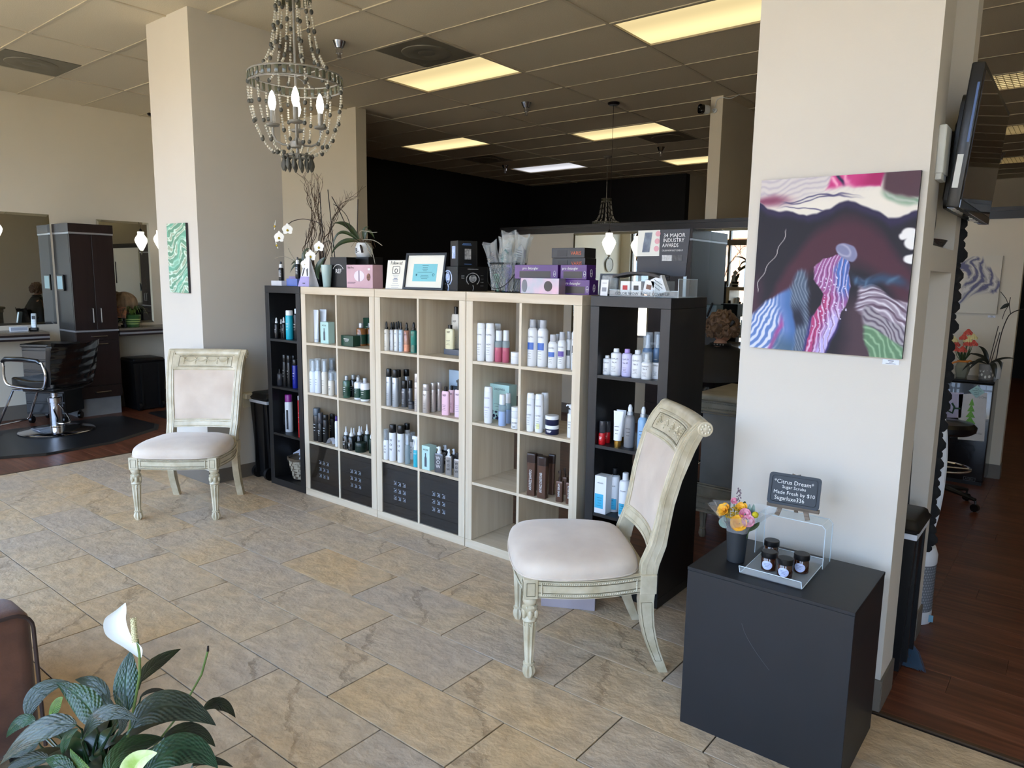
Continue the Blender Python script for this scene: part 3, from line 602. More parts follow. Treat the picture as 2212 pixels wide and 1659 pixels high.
ROWS = [
('A1', 'spray', -4.647, 3.025, 1.103, 0.152, 0.0162, 'blk', 'wht', '', 'small black spray bottle with white collar, leftmost', {'lt': 1}),
('A1', 'spray', -4.649, 3.066, 1.103, 0.141, 0.0137, 'blk', 'wht', '', 'small black spray bottle behind another', {'lt': 1}),
('A1', 'spray', -4.621, 3.069, 1.103, 0.155, 0.0151, 'blk', 'wht', '', 'small black spray bottle next to the turquoise can', {'lt': 1}),
('A1', 'aero', -4.519, 3.049, 1.103, 0.209, 0.0271, 'teal', 'wht', '', 'turquoise hairspray can with white cap', {'lt': 1, 'cf': 0.17}),
('A1', 'bottle', -4.484, 3.082, 1.103, 0.222, 0.0214, 'blk', 'wht', '', 'tall black bottle with white cap beside the turquoise can', {'lt': 1}),
('A2', 'spray', -4.643, 3.035, 0.752, 0.125, 0.02, 'smoke', 'blk', '', 'short dark clear bottle with spray head', {}),
('A2', 'aero', -4.579, 3.038, 0.752, 0.233, 0.0174, 'blk', 'blk', '', 'tall slim black can, left of two', {'cf': 0.22, 'lt': 1}),
('A2', 'aero', -4.524, 3.038, 0.752, 0.232, 0.0173, 'blk', 'blk', '', 'tall slim black can next to the blue can', {'cf': 0.22, 'lt': 1}),
('A2', 'aero', -4.644, 3.161, 0.752, 0.214, 0.0186, 'blk', 'blk', '', 'black can behind the blue can', {'cf': 0.2}),
('A2', 'aero', -4.449, 3.037, 0.752, 0.209, 0.0205, 'blue', 'blk', '', 'cobalt blue can with black cap and orange print', {'cf': 0.2, 'lt': 1}),
('A2', 'aero', -4.454, 3.075, 0.752, 0.206, 0.0171, 'silv', 'navy', '', 'silver and navy can beside the post', {'cf': 0.2, 'band': 'navy'}),
('A3', 'aero', -4.594, 3.071, 0.401, 0.282, 0.029, 'wht', 'purp', 'AEROGEL', 'large white can with magenta cap', {'cf': 0.19, 'vt': 1}),
('A3', 'aero', -4.372, 3.02, 0.401, 0.304, 0.0195, 'red', 'wht', '', 'red can with white cap behind the right post', {'cf': 0.1, 'lt': 1}),
('B1L', 'tube', -4.202, 3.051, 1.103, 0.225, 0.023, 'pale', 'pale', '', 'slim pale grey squeeze tube on its cap', {}),
('B1L', 'tube', -4.189, 3.101, 1.103, 0.228, 0.029, 'pale', 'pale', '', 'wider pale grey squeeze tube beside the mint box', {}),
('B1L', 'box', -4.09, 3.061, 1.103, 0.147, 0.0434, 'mint', '', 'WOW', 'mint carton with black bottle drawing', {'dp': 0.055}),
('B1R', 'box', -3.816, 3.228, 1.103, 0.18, 0.0646, 'dgrn', '', '', 'tall dark green carton standing at the back', {'dp': 0.05, 'lt': 1}),
('B1R', 'box', -3.82, 3.043, 1.103, 0.071, 0.0601, 'dgrn', '', '', 'low dark green carton in front of a tall one', {'dp': 0.06, 'lt': 1}),
('B1R', 'bottle', -3.787, 3.107, 1.103, 0.152, 0.0328, 'amberg', 'silv', '', 'amber bottle with green label and silver cap, front one', {'band': 'dgrn'}),
('B1R', 'bottle', -3.772, 3.172, 1.103, 0.15, 0.0313, 'amberg', 'silv', '', 'amber bottle with green label against the right post', {'band': 'dgrn'}),
('B2L', 'over', -4.199, 3.013, 0.752, 0.235, 0.0263, 'pale', 'clear', '', 'tall pale silver spray bottle under clear cap, leftmost', {'lt': 2}),
('B2L', 'over', -4.149, 3.017, 0.752, 0.244, 0.023, 'pale', 'clear', '', 'tall pale spray bottle, second from the left', {'lt': 2}),
('B2L', 'over', -4.083, 3.024, 0.752, 0.243, 0.0218, 'cream2', 'clear', '', 'ivory spray bottle under clear cap, third from the left', {'lt': 2}),
('B2L', 'over', -4.202, 3.176, 0.752, 0.227, 0.0228, 'pale', 'clear', '', 'pale spray bottle standing at the back', {'lt': 2}),
('B2L', 'over', -4.002, 3.017, 0.752, 0.162, 0.0215, 'cream2', 'clear', '', 'short ivory spray bottle in front', {'lt': 2}),
('B2L', 'over', -4.004, 3.056, 0.752, 0.161, 0.0179, 'pale', 'clear', '', 'short pale spray bottle against the divider', {'lt': 2}),
('B2R', 'bottle', -3.855, 3.031, 0.752, 0.148, 0.0255, 'greent', 'silv', '', 'translucent green bottle with silver cap, leftmost', {'band': 'dgrn', 'lt': 2}),
('B2R', 'bottle', -3.847, 3.081, 0.752, 0.151, 0.0253, 'dkglass', 'silv', '', 'near black bottle with silver cap, second from left', {'lt': 2}),
('B2R', 'bottle', -3.855, 3.132, 0.752, 0.143, 0.0257, 'wht', 'silv', '', 'rear bottle with only its pinkish cap showing', {}),
('B2R', 'bottle', -3.745, 3.042, 0.752, 0.149, 0.0282, 'wht', 'silv', '', 'white bottle with dark green label, third from left', {'band': 'dgrn', 'lt': 2}),
('B2R', 'bottle', -3.663, 3.032, 0.752, 0.151, 0.032, 'wht', 'silv', '', 'widest white bottle with dark green label, rightmost', {'band': 'dgrn', 'lt': 2}),
('B3L', 'aero', -4.196, 3.033, 0.401, 0.235, 0.0275, 'blk', 'gry', '', 'large black can with slate grey cap', {'cf': 0.21, 'lt': 1}),
('B3L', 'over', -4.141, 3.021, 0.401, 0.211, 0.0195, 'blk', 'smoke', '', 'slim black spray bottle under smoky clear cap', {'lt': 1}),
('B3L', 'aero', -4.099, 3.035, 0.401, 0.198, 0.0212, 'blk', 'blk', '', 'black can with small white emblem in front', {'cf': 0.18, 'lt': 1}),
('B3L', 'aero', -4.163, 3.14, 0.401, 0.181, 0.0211, 'blk', 'blk', '', 'black can standing further back near the divider', {'cf': 0.18, 'lt': 1}),
('B3L', 'bottle', -3.947, 3.012, 0.401, 0.213, 0.0123, 'wht', 'dpurp', '', 'slim white bottle with deep purple cap against the divider', {}),
('B3R', 'nozz', -3.85, 3.016, 0.401, 0.153, 0.0249, 'dkglass', 'wht', '', 'dark applicator bottle with white cone tip, leftmost', {'lt': 2}),
('B3R', 'nozz', -3.79, 3.013, 0.401, 0.154, 0.026, 'dkglass', 'wht', '', 'dark applicator bottle with white cone tip, front second', {'lt': 2}),
('B3R', 'nozz', -3.855, 3.086, 0.401, 0.131, 0.0256, 'dkglass', 'wht', '', 'dark applicator bottle at the back behind two others', {}),
('B3R', 'nozz', -3.768, 3.063, 0.401, 0.16, 0.027, 'dkglass', 'wht', '', 'dark applicator bottle with cone tip behind the green jar', {'lt': 2}),
('B3R', 'nozz', -3.855, 3.152, 0.401, 0.131, 0.0258, 'dkglass', 'wht', '', 'dark applicator bottle rearmost behind the green jar', {}),
('B3R', 'nozz', -3.718, 3.088, 0.401, 0.175, 0.0241, 'dkgrn', 'wht', '', 'dark green applicator bottle near the right post', {'lt': 2}),
('B3R', 'jar', -3.71, 3.025, 0.401, 0.064, 0.0384, 'dkgrn', 'dkgrn', '', 'low dark green jar in front', {}),
('B3R', 'nozz', -3.623, 3.046, 0.401, 0.161, 0.0189, 'dkgrn', 'wht', '', 'dark green applicator bottle half behind the right post', {}),
('C1L', 'spray', -3.432, 3.019, 1.103, 0.183, 0.0156, 'cream2', 'blk', 'REF', 'cream bottle with black spray head, leftmost', {}),
('C1L', 'spray', -3.433, 3.08, 1.103, 0.178, 0.0154, 'cream2', 'blk', '', 'cream spray bottle at the back, left', {}),
('C1L', 'spray', -3.422, 3.051, 1.103, 0.178, 0.0149, 'wht', 'blk', 'REF', 'white bottle with black spray head, second from left', {}),
('C1L', 'spray', -3.433, 3.121, 1.103, 0.181, 0.0153, 'cream2', 'blk', '', 'cream spray bottle at the back, middle', {}),
('C1L', 'spray', -3.38, 3.054, 1.103, 0.182, 0.0148, 'wht', 'blk', 'REF', 'white bottle with black spray head, third from left', {}),
('C1L', 'spray', -3.325, 3.043, 1.103, 0.186, 0.0147, 'pblue', 'blk', 'REF', 'pale grey blue bottle with black spray head', {}),
('C1L', 'spray', -3.279, 3.048, 1.103, 0.183, 0.0185, 'copper', 'blk', 'REF', 'copper bottle with peach lower half and black spray head', {'lo': 'peach'}),
('C1L', 'spray', -3.217, 3.049, 1.103, 0.188, 0.0205, 'tealg', 'blk', 'REF', 'teal green bottle with black spray head', {'lo': 'tealg2'}),
('C1L', 'spray', -3.167, 3.046, 1.103, 0.191, 0.0144, 'tealg', 'blk', '', 'teal green bottle half behind the divider', {'lo': 'tealg2'}),
('C1R', 'rect', -3.004, 3.2, 1.103, 0.288, 0.03, 'cream2', 'blk', 'REF', 'taller pale cream bottle standing behind', {}),
('C1R', 'rect', -2.987, 3.131, 1.138, 0.145, 0.0319, 'cream', 'blk', 'REF', 'cream yellow bottle on small grey stand', {}),
('C1R', 'rect', -2.943, 3.187, 1.103, 0.18, 0.019, 'pgrn', 'blk', 'REF', 'pale green bottle half behind the right post', {}),
('C2L', 'aero', -3.419, 3.023, 0.752, 0.236, 0.019, 'silv', 'blk', 'REF', 'tall silver can with black cap, leftmost', {'cf': 0.21}),
('C2L', 'aero', -3.428, 3.11, 0.752, 0.222, 0.0197, 'silv', 'blk', '', 'tall silver can at the back, left of two', {'cf': 0.21}),
('C2L', 'aero', -3.36, 3.025, 0.752, 0.235, 0.0218, 'silv', 'blk', 'REF', 'tall silver can with black cap, second from left', {'cf': 0.21}),
('C2L', 'aero', -3.427, 3.18, 0.752, 0.217, 0.0207, 'silv', 'blk', '', 'tall silver can at the back, right of two', {'cf': 0.2}),
('C2L', 'aero', -3.307, 3.051, 0.752, 0.168, 0.0188, 'dsilv', 'blk', 'REF', 'short dark silver can with black cap, front one', {'cf': 0.29}),
('C2L', 'aero', -3.284, 3.08, 0.752, 0.169, 0.0153, 'dsilv', 'blk', 'REF', 'short dark silver can behind the small jar', {'cf': 0.29}),
('C2L', 'jar', -3.227, 3.035, 0.752, 0.046, 0.02, 'dsilv', 'smoke', '', 'small dark grey jar', {}),
('C2L', 'aero', -3.143, 3.002, 0.752, 0.232, 0.0153, 'champ', 'champ', 'REF', 'tall champagne can with matching cap near the divider', {'cf': 0.22}),
('C2R', 'aero', -3.07, 3.009, 0.752, 0.176, 0.0218, 'champ', 'champ', 'REF', 'champagne can with matching cap, leftmost', {'cf': 0.22}),
('C2R', 'aero', -3.063, 3.06, 0.752, 0.178, 0.0172, 'champ', 'champ', 'REF', 'champagne can with matching cap, second', {'cf': 0.22}),
('C2R', 'aero', -3.059, 3.107, 0.752, 0.177, 0.0169, 'champ', 'champ', 'REF', 'champagne can with matching cap, third and rearmost', {'cf': 0.22}),
('C2R', 'rect', -2.934, 3.039, 0.752, 0.171, 0.0269, 'pink', 'blk', 'REF', 'pink bottle with black cap, left front', {}),
('C2R', 'rect', -2.962, 3.12, 0.752, 0.165, 0.0214, 'pink', 'blk', 'REF', 'pink bottle with black cap behind the front one', {}),
('C2R', 'rectspray', -2.833, 3.041, 0.752, 0.225, 0.024, 'pinkw', 'blk', 'REF', 'pale pink spray bottle with black and white head', {}),
('C2R', 'box', -3.027, 3.24, 0.752, 0.242, 0.0605, 'pblue', '', '', 'picture carton with pale blue face standing at the back', {'dp': 0.03}),
('C3L', 'over', -3.43, 3.005, 0.401, 0.198, 0.0184, 'wht', 'clear', '', 'white bottle under clear cap, leftmost', {'ww': 1}),
('C3L', 'aero', -3.375, 3.011, 0.401, 0.234, 0.0238, 'wht', 'blk', '', 'tall white can with black cap, left front', {'cf': 0.215, 'ww': 1}),
('C3L', 'aero', -3.425, 3.124, 0.401, 0.203, 0.0231, 'wht', 'blk', '', 'tall white can with black cap, rear middle', {'cf': 0.215, 'ww': 1}),
('C3L', 'aero', -3.306, 3.018, 0.401, 0.238, 0.0237, 'wht', 'blk', '', 'tall white can with black cap, middle front', {'cf': 0.215, 'ww': 1}),
('C3L', 'aero', -3.428, 3.184, 0.401, 0.209, 0.0202, 'wht', 'blk', '', 'tall white can with black cap, rearmost', {'cf': 0.2}),
('C3L', 'over', -3.24, 3.012, 0.401, 0.193, 0.0169, 'clearg', 'clear', '', 'clear see-through spray bottle in the front', {}),
('C3L', 'over', -3.31, 3.12, 0.401, 0.177, 0.0196, 'wht', 'clear', '', 'white bottle with clear cap behind the turquoise one', {'ww': 1}),
('C3L', 'triggr', -3.155, 3.008, 0.401, 0.191, 0.0199, 'teal2', 'wht', 'MONEY', 'turquoise bottle with white trigger sprayer', {}),
('C3R', 'box', -3.053, 3.017, 0.401, 0.15, 0.0339, 'mint', '', 'WOW', 'mint carton with black bottle drawing', {'dp': 0.06}),
('C3R', 'pouch', -2.956, 3.007, 0.401, 0.159, 0.0326, 'dsilv', 'clear', 'WOW', 'dark grey flask with clear spray head, left', {}),
('C3R', 'pouch', -3.063, 3.17, 0.401, 0.122, 0.0273, 'blk', 'clear', 'WOW', 'black flask with clear spray head at the back', {}),
('C3R', 'pouch', -2.871, 3.001, 0.401, 0.158, 0.0226, 'lsilv', 'clear', 'WOW', 'silver flask with clear spray head, middle', {}),
('C3R', 'pouch', -2.952, 3.13, 0.401, 0.122, 0.0214, 'blk', 'clear', '', 'black flask with clear spray head behind two silver flasks', {}),
('C3R', 'pouch', -2.803, 3.002, 0.401, 0.147, 0.0243, 'lsilv', 'blk', 'WOW', 'silver flask with black spray head, right front', {}),
('C3R', 'pouch', -2.917, 3.157, 0.401, 0.139, 0.0213, 'blk', 'pink', '', 'black flask with pink tipped head at the right post', {}),
('D1L', 'round', -2.645, 3.023, 1.103, 0.213, 0.0248, 'wht', 'wht', 'GOLDWELL', 'tall white bottle with rounded cap, leftmost', {'t2': 'RICH'}),
('D1L', 'round', -2.645, 3.082, 1.103, 0.208, 0.025, 'wht', 'wht', '', 'tall white bottle at the back, left', {}),
('D1L', 'round', -2.594, 3.043, 1.103, 0.214, 0.0272, 'wht', 'wht', 'GOLDWELL', 'tall white bottle with rounded cap, second', {'t2': 'RICH'}),
('D1L', 'round', -2.621, 3.14, 1.103, 0.206, 0.0218, 'wht', 'wht', '', 'tall white bottle at the back, right', {}),
('D1L', 'duo', -2.548, 3.065, 1.103, 0.174, 0.0234, 'rose', 'clearw', '', 'pink two-phase spray bottle with frosted cap, left one', {}),
('D1L', 'duo', -2.493, 3.06, 1.103, 0.179, 0.02, 'rose', 'clearw', '', 'pink two-phase spray bottle with frosted cap, right one', {}),
('D1L', 'jar', -2.422, 3.061, 1.103, 0.064, 0.0292, 'wht', 'wht', '', 'white jar with rounded lid near the divider', {}),
('D1R', 'aero', -2.298, 3.045, 1.103, 0.248, 0.0272, 'wht', 'lgry', 'GOLDWELL', 'tall white can with grey cap and blue label, left', {'cf': 0.17, 'sq': 'blue2'}),
('D1R', 'aero', -2.302, 3.103, 1.103, 0.243, 0.0238, 'wht', 'lgry', '', 'tall white can at the back between two others', {'cf': 0.17}),
('D1R', 'aero', -2.243, 3.063, 1.103, 0.247, 0.0284, 'wht', 'lgry', 'GOLDWELL', 'tall white can with grey cap and blue label, second', {'cf': 0.17, 'sq': 'blue2'}),
('D1R', 'aero', -2.172, 3.057, 1.103, 0.175, 0.0255, 'wht', 'lgry', 'GOLDWELL', 'short white can with grey cap and blue label', {'cf': 0.2, 'sq': 'blue2'}),
('D1R', 'aero', -2.185, 3.12, 1.103, 0.174, 0.0203, 'wht', 'lgry', '', 'short white can behind the blue labelled one', {'cf': 0.2}),
('D1R', 'aero', -2.122, 3.068, 1.103, 0.191, 0.0229, 'wht', 'lgry', 'GOLDWELL', 'white can with grey cap and violet label', {'cf': 0.22, 'sq': 'viol'}),
('D1R', 'aero', -2.105, 3.105, 1.103, 0.193, 0.0179, 'wht', 'lgry', '', 'white can with dark grey label behind the violet one', {'cf': 0.2, 'sq': 'gry'}),
('D1R', 'aero', -2.034, 3.065, 1.103, 0.244, 0.0226, 'wht', 'lgry', 'GOLDWELL', 'tall white can with grey label at the right post', {'cf': 0.17, 'sq': 'gry'}),
('D2L', 'round', -2.591, 3.029, 0.752, 0.208, 0.0259, 'wht', 'wht', 'GOLDWELL', 'single tall white bottle with violet lettering, leftmost', {'t2': 'BLONDES', 'tc': 'viol'}),
('D2L', 'box', -2.598, 3.169, 0.752, 0.208, 0.0723, 'mint', '', 'GOLDWELL', 'large mint green gift carton with dark flowers', {'dp': 0.07, 'fl': 1}),
('D2L', 'duo', -2.488, 3.029, 0.752, 0.176, 0.0218, 'pblue2', 'clearw', '', 'pale blue two-phase bottle with frosted cap, front one', {}),
('D2L', 'duo', -2.504, 3.1, 0.752, 0.171, 0.0178, 'pblue2', 'clearw', '', 'pale blue two-phase bottle behind the front one', {}),
('D2L', 'jar', -2.384, 3.02, 0.752, 0.06, 0.0255, 'wht', 'wht', 'GOLDWELL', 'white jar, lower of a stack of two', {}),
('D2L', 'jar', -2.384, 3.02, 0.813, 0.059, 0.0255, 'wht', 'wht', '', 'white jar, upper of a stack of two', {}),
('D2R', 'round', -2.282, 3.017, 0.752, 0.208, 0.022, 'wht', 'wht', 'GOLDWELL', 'tall white bottle with rounded cap, left front', {'t2': 'ULTRA'}),
('D2R', 'round', -2.304, 3.091, 0.752, 0.186, 0.0215, 'wht', 'wht', '', 'tall white bottle at the back, left', {}),
('D2R', 'round', -2.23, 3.026, 0.752, 0.207, 0.0244, 'wht', 'wht', 'GOLDWELL', 'tall white bottle with small yellow sticker, front', {'t2': 'ULTRA', 'stk': 1}),
('D2R', 'round', -2.263, 3.12, 0.752, 0.2, 0.0219, 'wht', 'wht', '', 'tall white bottle at the back, right', {}),
('D2R', 'jar', -2.153, 3.04, 0.752, 0.049, 0.0363, 'navy', 'wht', '', 'white-lidded navy jar, lower of two stacked', {'lt': 1}),
('D2R', 'jar', -2.154, 3.039, 0.802, 0.05, 0.0362, 'navy', 'wht', '', 'white-lidded navy jar, upper of two stacked', {}),
('D2R', 'pump', -2.033, 3.037, 0.752, 0.174, 0.0183, 'wht', 'wht', '', 'slim white bottle with silver collar and white pump', {'lt': 2}),
('D3R', 'brown', -2.259, 3.01, 0.401, 0.234, 0.0281, 'brn', 'dbrn', 'ANTI-FRIZZ SHAMPOO', 'tall bronze rectangular shampoo bottle, left front', {}),
('D3R', 'brown', -2.296, 3.109, 0.401, 0.202, 0.0292, 'brn', 'dbrn', '', 'tall bronze rectangular bottle at the back, left', {}),
('D3R', 'brown', -2.187, 3.011, 0.401, 0.228, 0.031, 'brn', 'dbrn', 'ANTI-FRIZZ CONDITIONER', 'tall bronze rectangular conditioner bottle, front middle', {}),
('D3R', 'brown', -2.184, 3.09, 0.401, 0.224, 0.0191, 'brn', 'dbrn', '', 'tall bronze rectangular bottle at the back, right', {}),
('D3R', 'brownsp', -2.078, 3.017, 0.401, 0.171, 0.0205, 'brn', 'dbrn', 'SHINE SERUM', 'small bronze spray bottle, left of three', {}),
('D3R', 'brownsp', -2.131, 3.14, 0.401, 0.149, 0.0176, 'brn', 'dbrn', '', 'small bronze spray bottle, rearmost of three', {}),
('D3R', 'brownsp', -2.019, 3.02, 0.401, 0.173, 0.0179, 'brn', 'dbrn', 'BRAZILIAN OIL', 'small bronze spray bottle at the right post', {}),
('E1', 'bottle', -1.825, 3.033, 1.103, 0.094, 0.0209, 'wht', 'clearw', 'OLAPLEX', 'short white bottle with clear cap, leftmost', {}),
('E1', 'bottle', -1.777, 3.037, 1.103, 0.132, 0.0267, 'wht', 'clearw', 'OLAPLEX', 'white bottle with clear cap, second from left', {'t2': 'No.4'}),
('E1', 'bottle', -1.72, 3.044, 1.103, 0.133, 0.0256, 'lav', 'lav2', 'OLAPLEX', 'lavender bottle with lilac cap', {'t2': 'No.4P'}),
('E1', 'bottle', -1.656, 3.031, 1.103, 0.133, 0.027, 'wht', 'clearw', 'OLAPLEX', 'white bottle right of the lavender one', {'t2': 'No.5'}),
('E1', 'bottle', -1.691, 3.16, 1.103, 0.124, 0.0199, 'wht', 'clearw', '', 'white bottle at the back with only its cap showing', {}),
('E1', 'over', -1.6, 3.021, 1.103, 0.128, 0.0254, 'wht', 'clear', 'OLAPLEX', 'white bottle under a wide clear cap', {'t2': 'No.6'}),
('E1', 'box', -1.568, 3.067, 1.103, 0.077, 0.0203, 'wht', '', 'OLAPLEX', 'small white carton beside the right post', {'dp': 0.04}),
('E1', 'over', -1.651, 3.12, 1.103, 0.214, 0.0245, 'blugr', 'clear', '', 'tall blue grey can under clear cap, left', {'lt': 1}),
('E1', 'over', -1.612, 3.148, 1.103, 0.217, 0.0227, 'blugr', 'clear', '', 'tall blue grey can under clear cap, right', {'lt': 1}),
('E2', 'aero', -1.829, 3.015, 0.752, 0.118, 0.0173, 'red', 'smoke', '', 'small red bottle with smoky cap, front one', {'cf': 0.5, 'lt': 1}),
('E2', 'aero', -1.829, 3.062, 0.752, 0.11, 0.0167, 'red', 'smoke', '', 'small red bottle with smoky cap, behind', {'cf': 0.5, 'lt': 1}),
('E2', 'tube', -1.784, 3.12, 0.752, 0.165, 0.0255, 'wht', 'gold', '', 'white squeeze tube with gold cap, behind', {}),
('E2', 'tube', -1.748, 3.029, 0.752, 0.176, 0.0253, 'wht', 'gold', '', 'white squeeze tube with gold cap, front one', {'lt': 2}),
('E2', 'spray', -1.697, 3.053, 0.752, 0.212, 0.0264, 'gry2', 'wht', '', 'grey bottle with white spray head', {'big': 1, 'lt': 2}),
('E2', 'spray', -1.62, 3.045, 0.752, 0.212, 0.0252, 'skyb', 'wht', '', 'light blue bottle with white spray head', {'big': 1, 'lt': 2}),
('E3', 'box', -1.813, 3.017, 0.401, 0.194, 0.0329, 'wht', '', 'nioxin', 'tall white and turquoise carton', {'dp': 0.06, 'sq': 'cyan'}),
('E3', 'bottle', -1.782, 3.077, 0.401, 0.225, 0.0291, 'wht', 'blk', 'nioxin', 'white and turquoise bottle with black cap', {'sq': 'cyan', 't2': '3'}),
('E3', 'bottle', -1.698, 3.036, 0.401, 0.223, 0.0309, 'wht', 'wht', 'nioxin', 'white and turquoise bottle with white cap', {'sq': 'cyan', 't2': '3'}),
]
for row in ROWS: product(*row)
# ------------------------------------------------------------------ antique cream dining chairs
CRM = mat('antique_cream_paint', (.84, .80, .70), .38, vary=0, col2=(.72, .67, .55), scale=14, bump=.25, bscale=70, coat=.15)
GLZ = mat('brown_glaze', (.42, .38, .28), .5, vary=.05)
FAB = mat('beige_velvet', (.86, .80, .73), .85, vary=.03, scale=5, bump=.12, bscale=300, sheen=.4, col2=(.79, .72, .65))
def fluted(mb, c, prof, n=32, fl=8, amt=.12, M=None):
    vs = []; fs = []; m = len(prof)
    for i in range(n):
        a = 2 * pi * i / n
        for r, z, k in prof:
            q = r * (1 - k * amt * (.5 + .5 * cos(fl * a))); vs.append((c[0] + q * cos(a), c[1] + q * sin(a), c[2] + z))
    for i in range(n):
        j = (i + 1) % n
        for k in range(m - 1): fs.append((i * m + k, j * m + k, j * m + k + 1, i * m + k + 1))
    fs.append(tuple(i * m for i in reversed(range(n)))); fs.append(tuple(i * m + m - 1 for i in range(n)))
    mb.add(vs, fs, M)
SF = [(.41, .443), (.453, .445), (.537, .478), (.62, .496), (.719, .512), (.80, .531), (.897, .558), (.95, .58), (.985, .602), (1.02, .632)]   # z, s of the front edge of the back
SB = [(.41, .505), (.45, .512), (.53, .536), (.62, .547), (.70, .558), (.80, .582), (.87, .607), (.92, .625), (.953, .64), (.985, .655)]
def sf(z, tab=SF):
    for (z0, s0), (z1, s1) in zip(tab, tab[1:]):
        if z <= z1: return s0 + (s1 - s0) * max(0, (z - z0)) / (z1 - z0) - .22
    return tab[-1][1] - .22
def bead_row(mb, pts, r=.0040):
    for p in pts: mb.sph(p, r, 6, 4)
def dining_chair(label, loc, rz):
    t = thing('dining_chair', label, 'chair', loc, rz, 'antique cream dining chairs')
    for s in (-1, 1):     # turned front legs
        lg = MB(); c = (s * .245, -.22, 0)
        fluted(lg, c, [(.016, 0, 0), (.019, .004, .6), (.026, .018, 1), (.027, .03, 1), (.022, .046, 1), (.017, .052, 0), (.0235, .054, 0), (.0235, .060, 0), (.018, .063, 0), (.018, .066, .8), (.024, .17, 1), (.027, .232, 1), (.025, .236, 0)], amt=.28)
        lg.lathe([(.024, .236), (.031, .242), (.029, .252), (.021, .262), (.023, .275), (.031, .288), (.032, .296), (.026, .301), (.02, .304), (.026, .312), (.030, .322), (.028, .332), (.02, .337)], 20, c)
        lf = MB()
        for k in range(6):
            a = k * pi / 3; lf.sph((c[0] + .026 * cos(a), c[1] + .026 * sin(a), .270), .011, 8, 6, (.9, .9, 1.9)); lf.sph((c[0] + .025 * cos(a + .5), c[1] + .025 * sin(a + .5), .298), .006, 6, 4)
            lf.sph((c[0] + .0265 * cos(a), c[1] + .0265 * sin(a), .232 - .0), .004, 6, 4); lf.sph((c[0] + .026 * cos(a), c[1] + .026 * sin(a), .222), .0033, 6, 4)
        L_ = obj('leg', lg, CRM, t); obj('carved_leaves', lf, CRM, L_, kind='stuff')
        b = MB().box(c[0] - .0285, c[0] + .0285, c[1] - .0285, c[1] + .0285, .335, .413, .002); obj('corner_block', b, CRM, t, smooth=False)
        ib = MB()
        for M_ in (T(c[0], c[1] - .0288, .374), T(c[0] + s * .0288, c[1], .374) @ RZ(s * 90)):
            for bx in ((-.017, .017, -.027, -.0255), (-.017, .017, .0255, .027), (-.017, -.0155, -.027, .027), (.0155, .017, -.027, .027)): ib.box(bx[0], bx[1], -.0012, .001, bx[2], bx[3], M=M_)
        obj('inlay', ib, GLZ, t, smooth=False)
        # sabre rear leg and its block
        zc = [(.34, .438, .498), (.30, .436, .495), (.25, .441, .497), (.2, .450, .502), (.15, .463, .512), (.1, .482, .526), (.05, .504, .545), (0, .528, .565)]
        poly = [(a - .22, z) for z, a, b_ in zc] + [(b_ - .22, z) for z, a, b_ in reversed(zc)]
        MX = Matrix(((0, 0, 1, 0), (1, 0, 0, 0), (0, 1, 0, 0), (0, 0, 0, 1)))   # polygon (y,z) pushed along x
        x0 = s * .225 - .021; rl = MB().prism(poly, x0, x0 + .042, M=MX); R_ = obj('leg', rl, CRM, t, smooth=False)
        ip = [(a - .212, z) for z, a, b_ in zc[1:-1]] + [(b_ - .228, z) for z, a, b_ in reversed(zc[1:-1])]
        xs = s * .2465; obj('inlay', MB().tube([(xs, y, z) for y, z in ip], .0011, 4, True), GLZ, R_, smooth=False)
        st = [(sf(z), z) for z, _ in SF] + [(s2 - .22, z) for z, s2 in reversed(SB)]
        sh = lambda z: .03 * max(0, (z - .45) / .6)
        sm = MB().prism(st, -.023, .023, M=MX)
        sm.v = [(x + s * (.215 + sh(z)), y, z) for x, y, z in sm.v]; S_ = obj('back_post', sm, CRM, t, smooth=False)
        lines = MB()
        for off in (-.012, .012): lines.tube([(s * (.215 + sh(z)) + off, sf(z) - .0008, z) for z, _ in SF], .0022, 5)
        lines.tube([(s * (.2385 + sh(z)), (sf(z) + (b2 - .22)) / 2 - .016, z) for (z, _), (_, b2) in zip(SF, SB)][:-1], .0012, 4)
        lines.tube([(s * (.2385 + sh(z)), (sf(z) + (b2 - .22)) / 2 + .012, z) for (z, _), (_, b2) in zip(SF, SB)][:-1], .0012, 4)
        obj('moulding', lines, CRM, S_)
        obj('corner_block', MB().box(s * .225 - .0245, s * .225 + .0245, .218, .284, .335, .414, .002), CRM, t, smooth=False)
        sc_ = MB().lathe([(.030, -.008), (.030, .03), (.027, .034), (.02, .033), (.012, .037), (0, .039)], 24, M=T(s * .238, .438, 1.006) @ RY(s * 90)); obj('scroll', sc_, CRM, t)
        ro = MB()
        for k in range(8): ro.sph((s * .272, .438 + .016 * cos(k * pi / 4), 1.006 + .016 * sin(k * pi / 4)), .0062, 6, 4)
        obj('rosette', ro, CRM, t, kind='stuff')
    # aprons
    def bow(p0, p1, k, n=14): return [(p0[0] + (p1[0] - p0[0]) * i / n + k[0] * sin(pi * i / n), p0[1] + (p1[1] - p0[1]) * i / n + k[1] * sin(pi * i / n)) for i in range(n + 1)]
    for p0, p1, k in (((-.217, -.243), (.217, -.243), (0, -.022)), ((-.268, -.192), (-.242, .218), (-.03, 0)), ((.268, -.192), (.242, .218), (.03, 0)), ((-.2, .262), (.2, .262), (0, .0))):
        o = bow(p0, p1, k); nx, ny = (0, 1) if abs(k[1]) > 0 or k == (0, .0) else (-1 if k[0] > 0 else 1, 0)
        if k == (0, .0): ny = -1
        i_ = [(x + nx * .022, y + ny * .022) for x, y in o]; n = len(o)
        ap = MB(); vs = [(x, y, z) for z in (.338, .412) for x, y in o + i_]; m_ = 2 * n
        fs = []
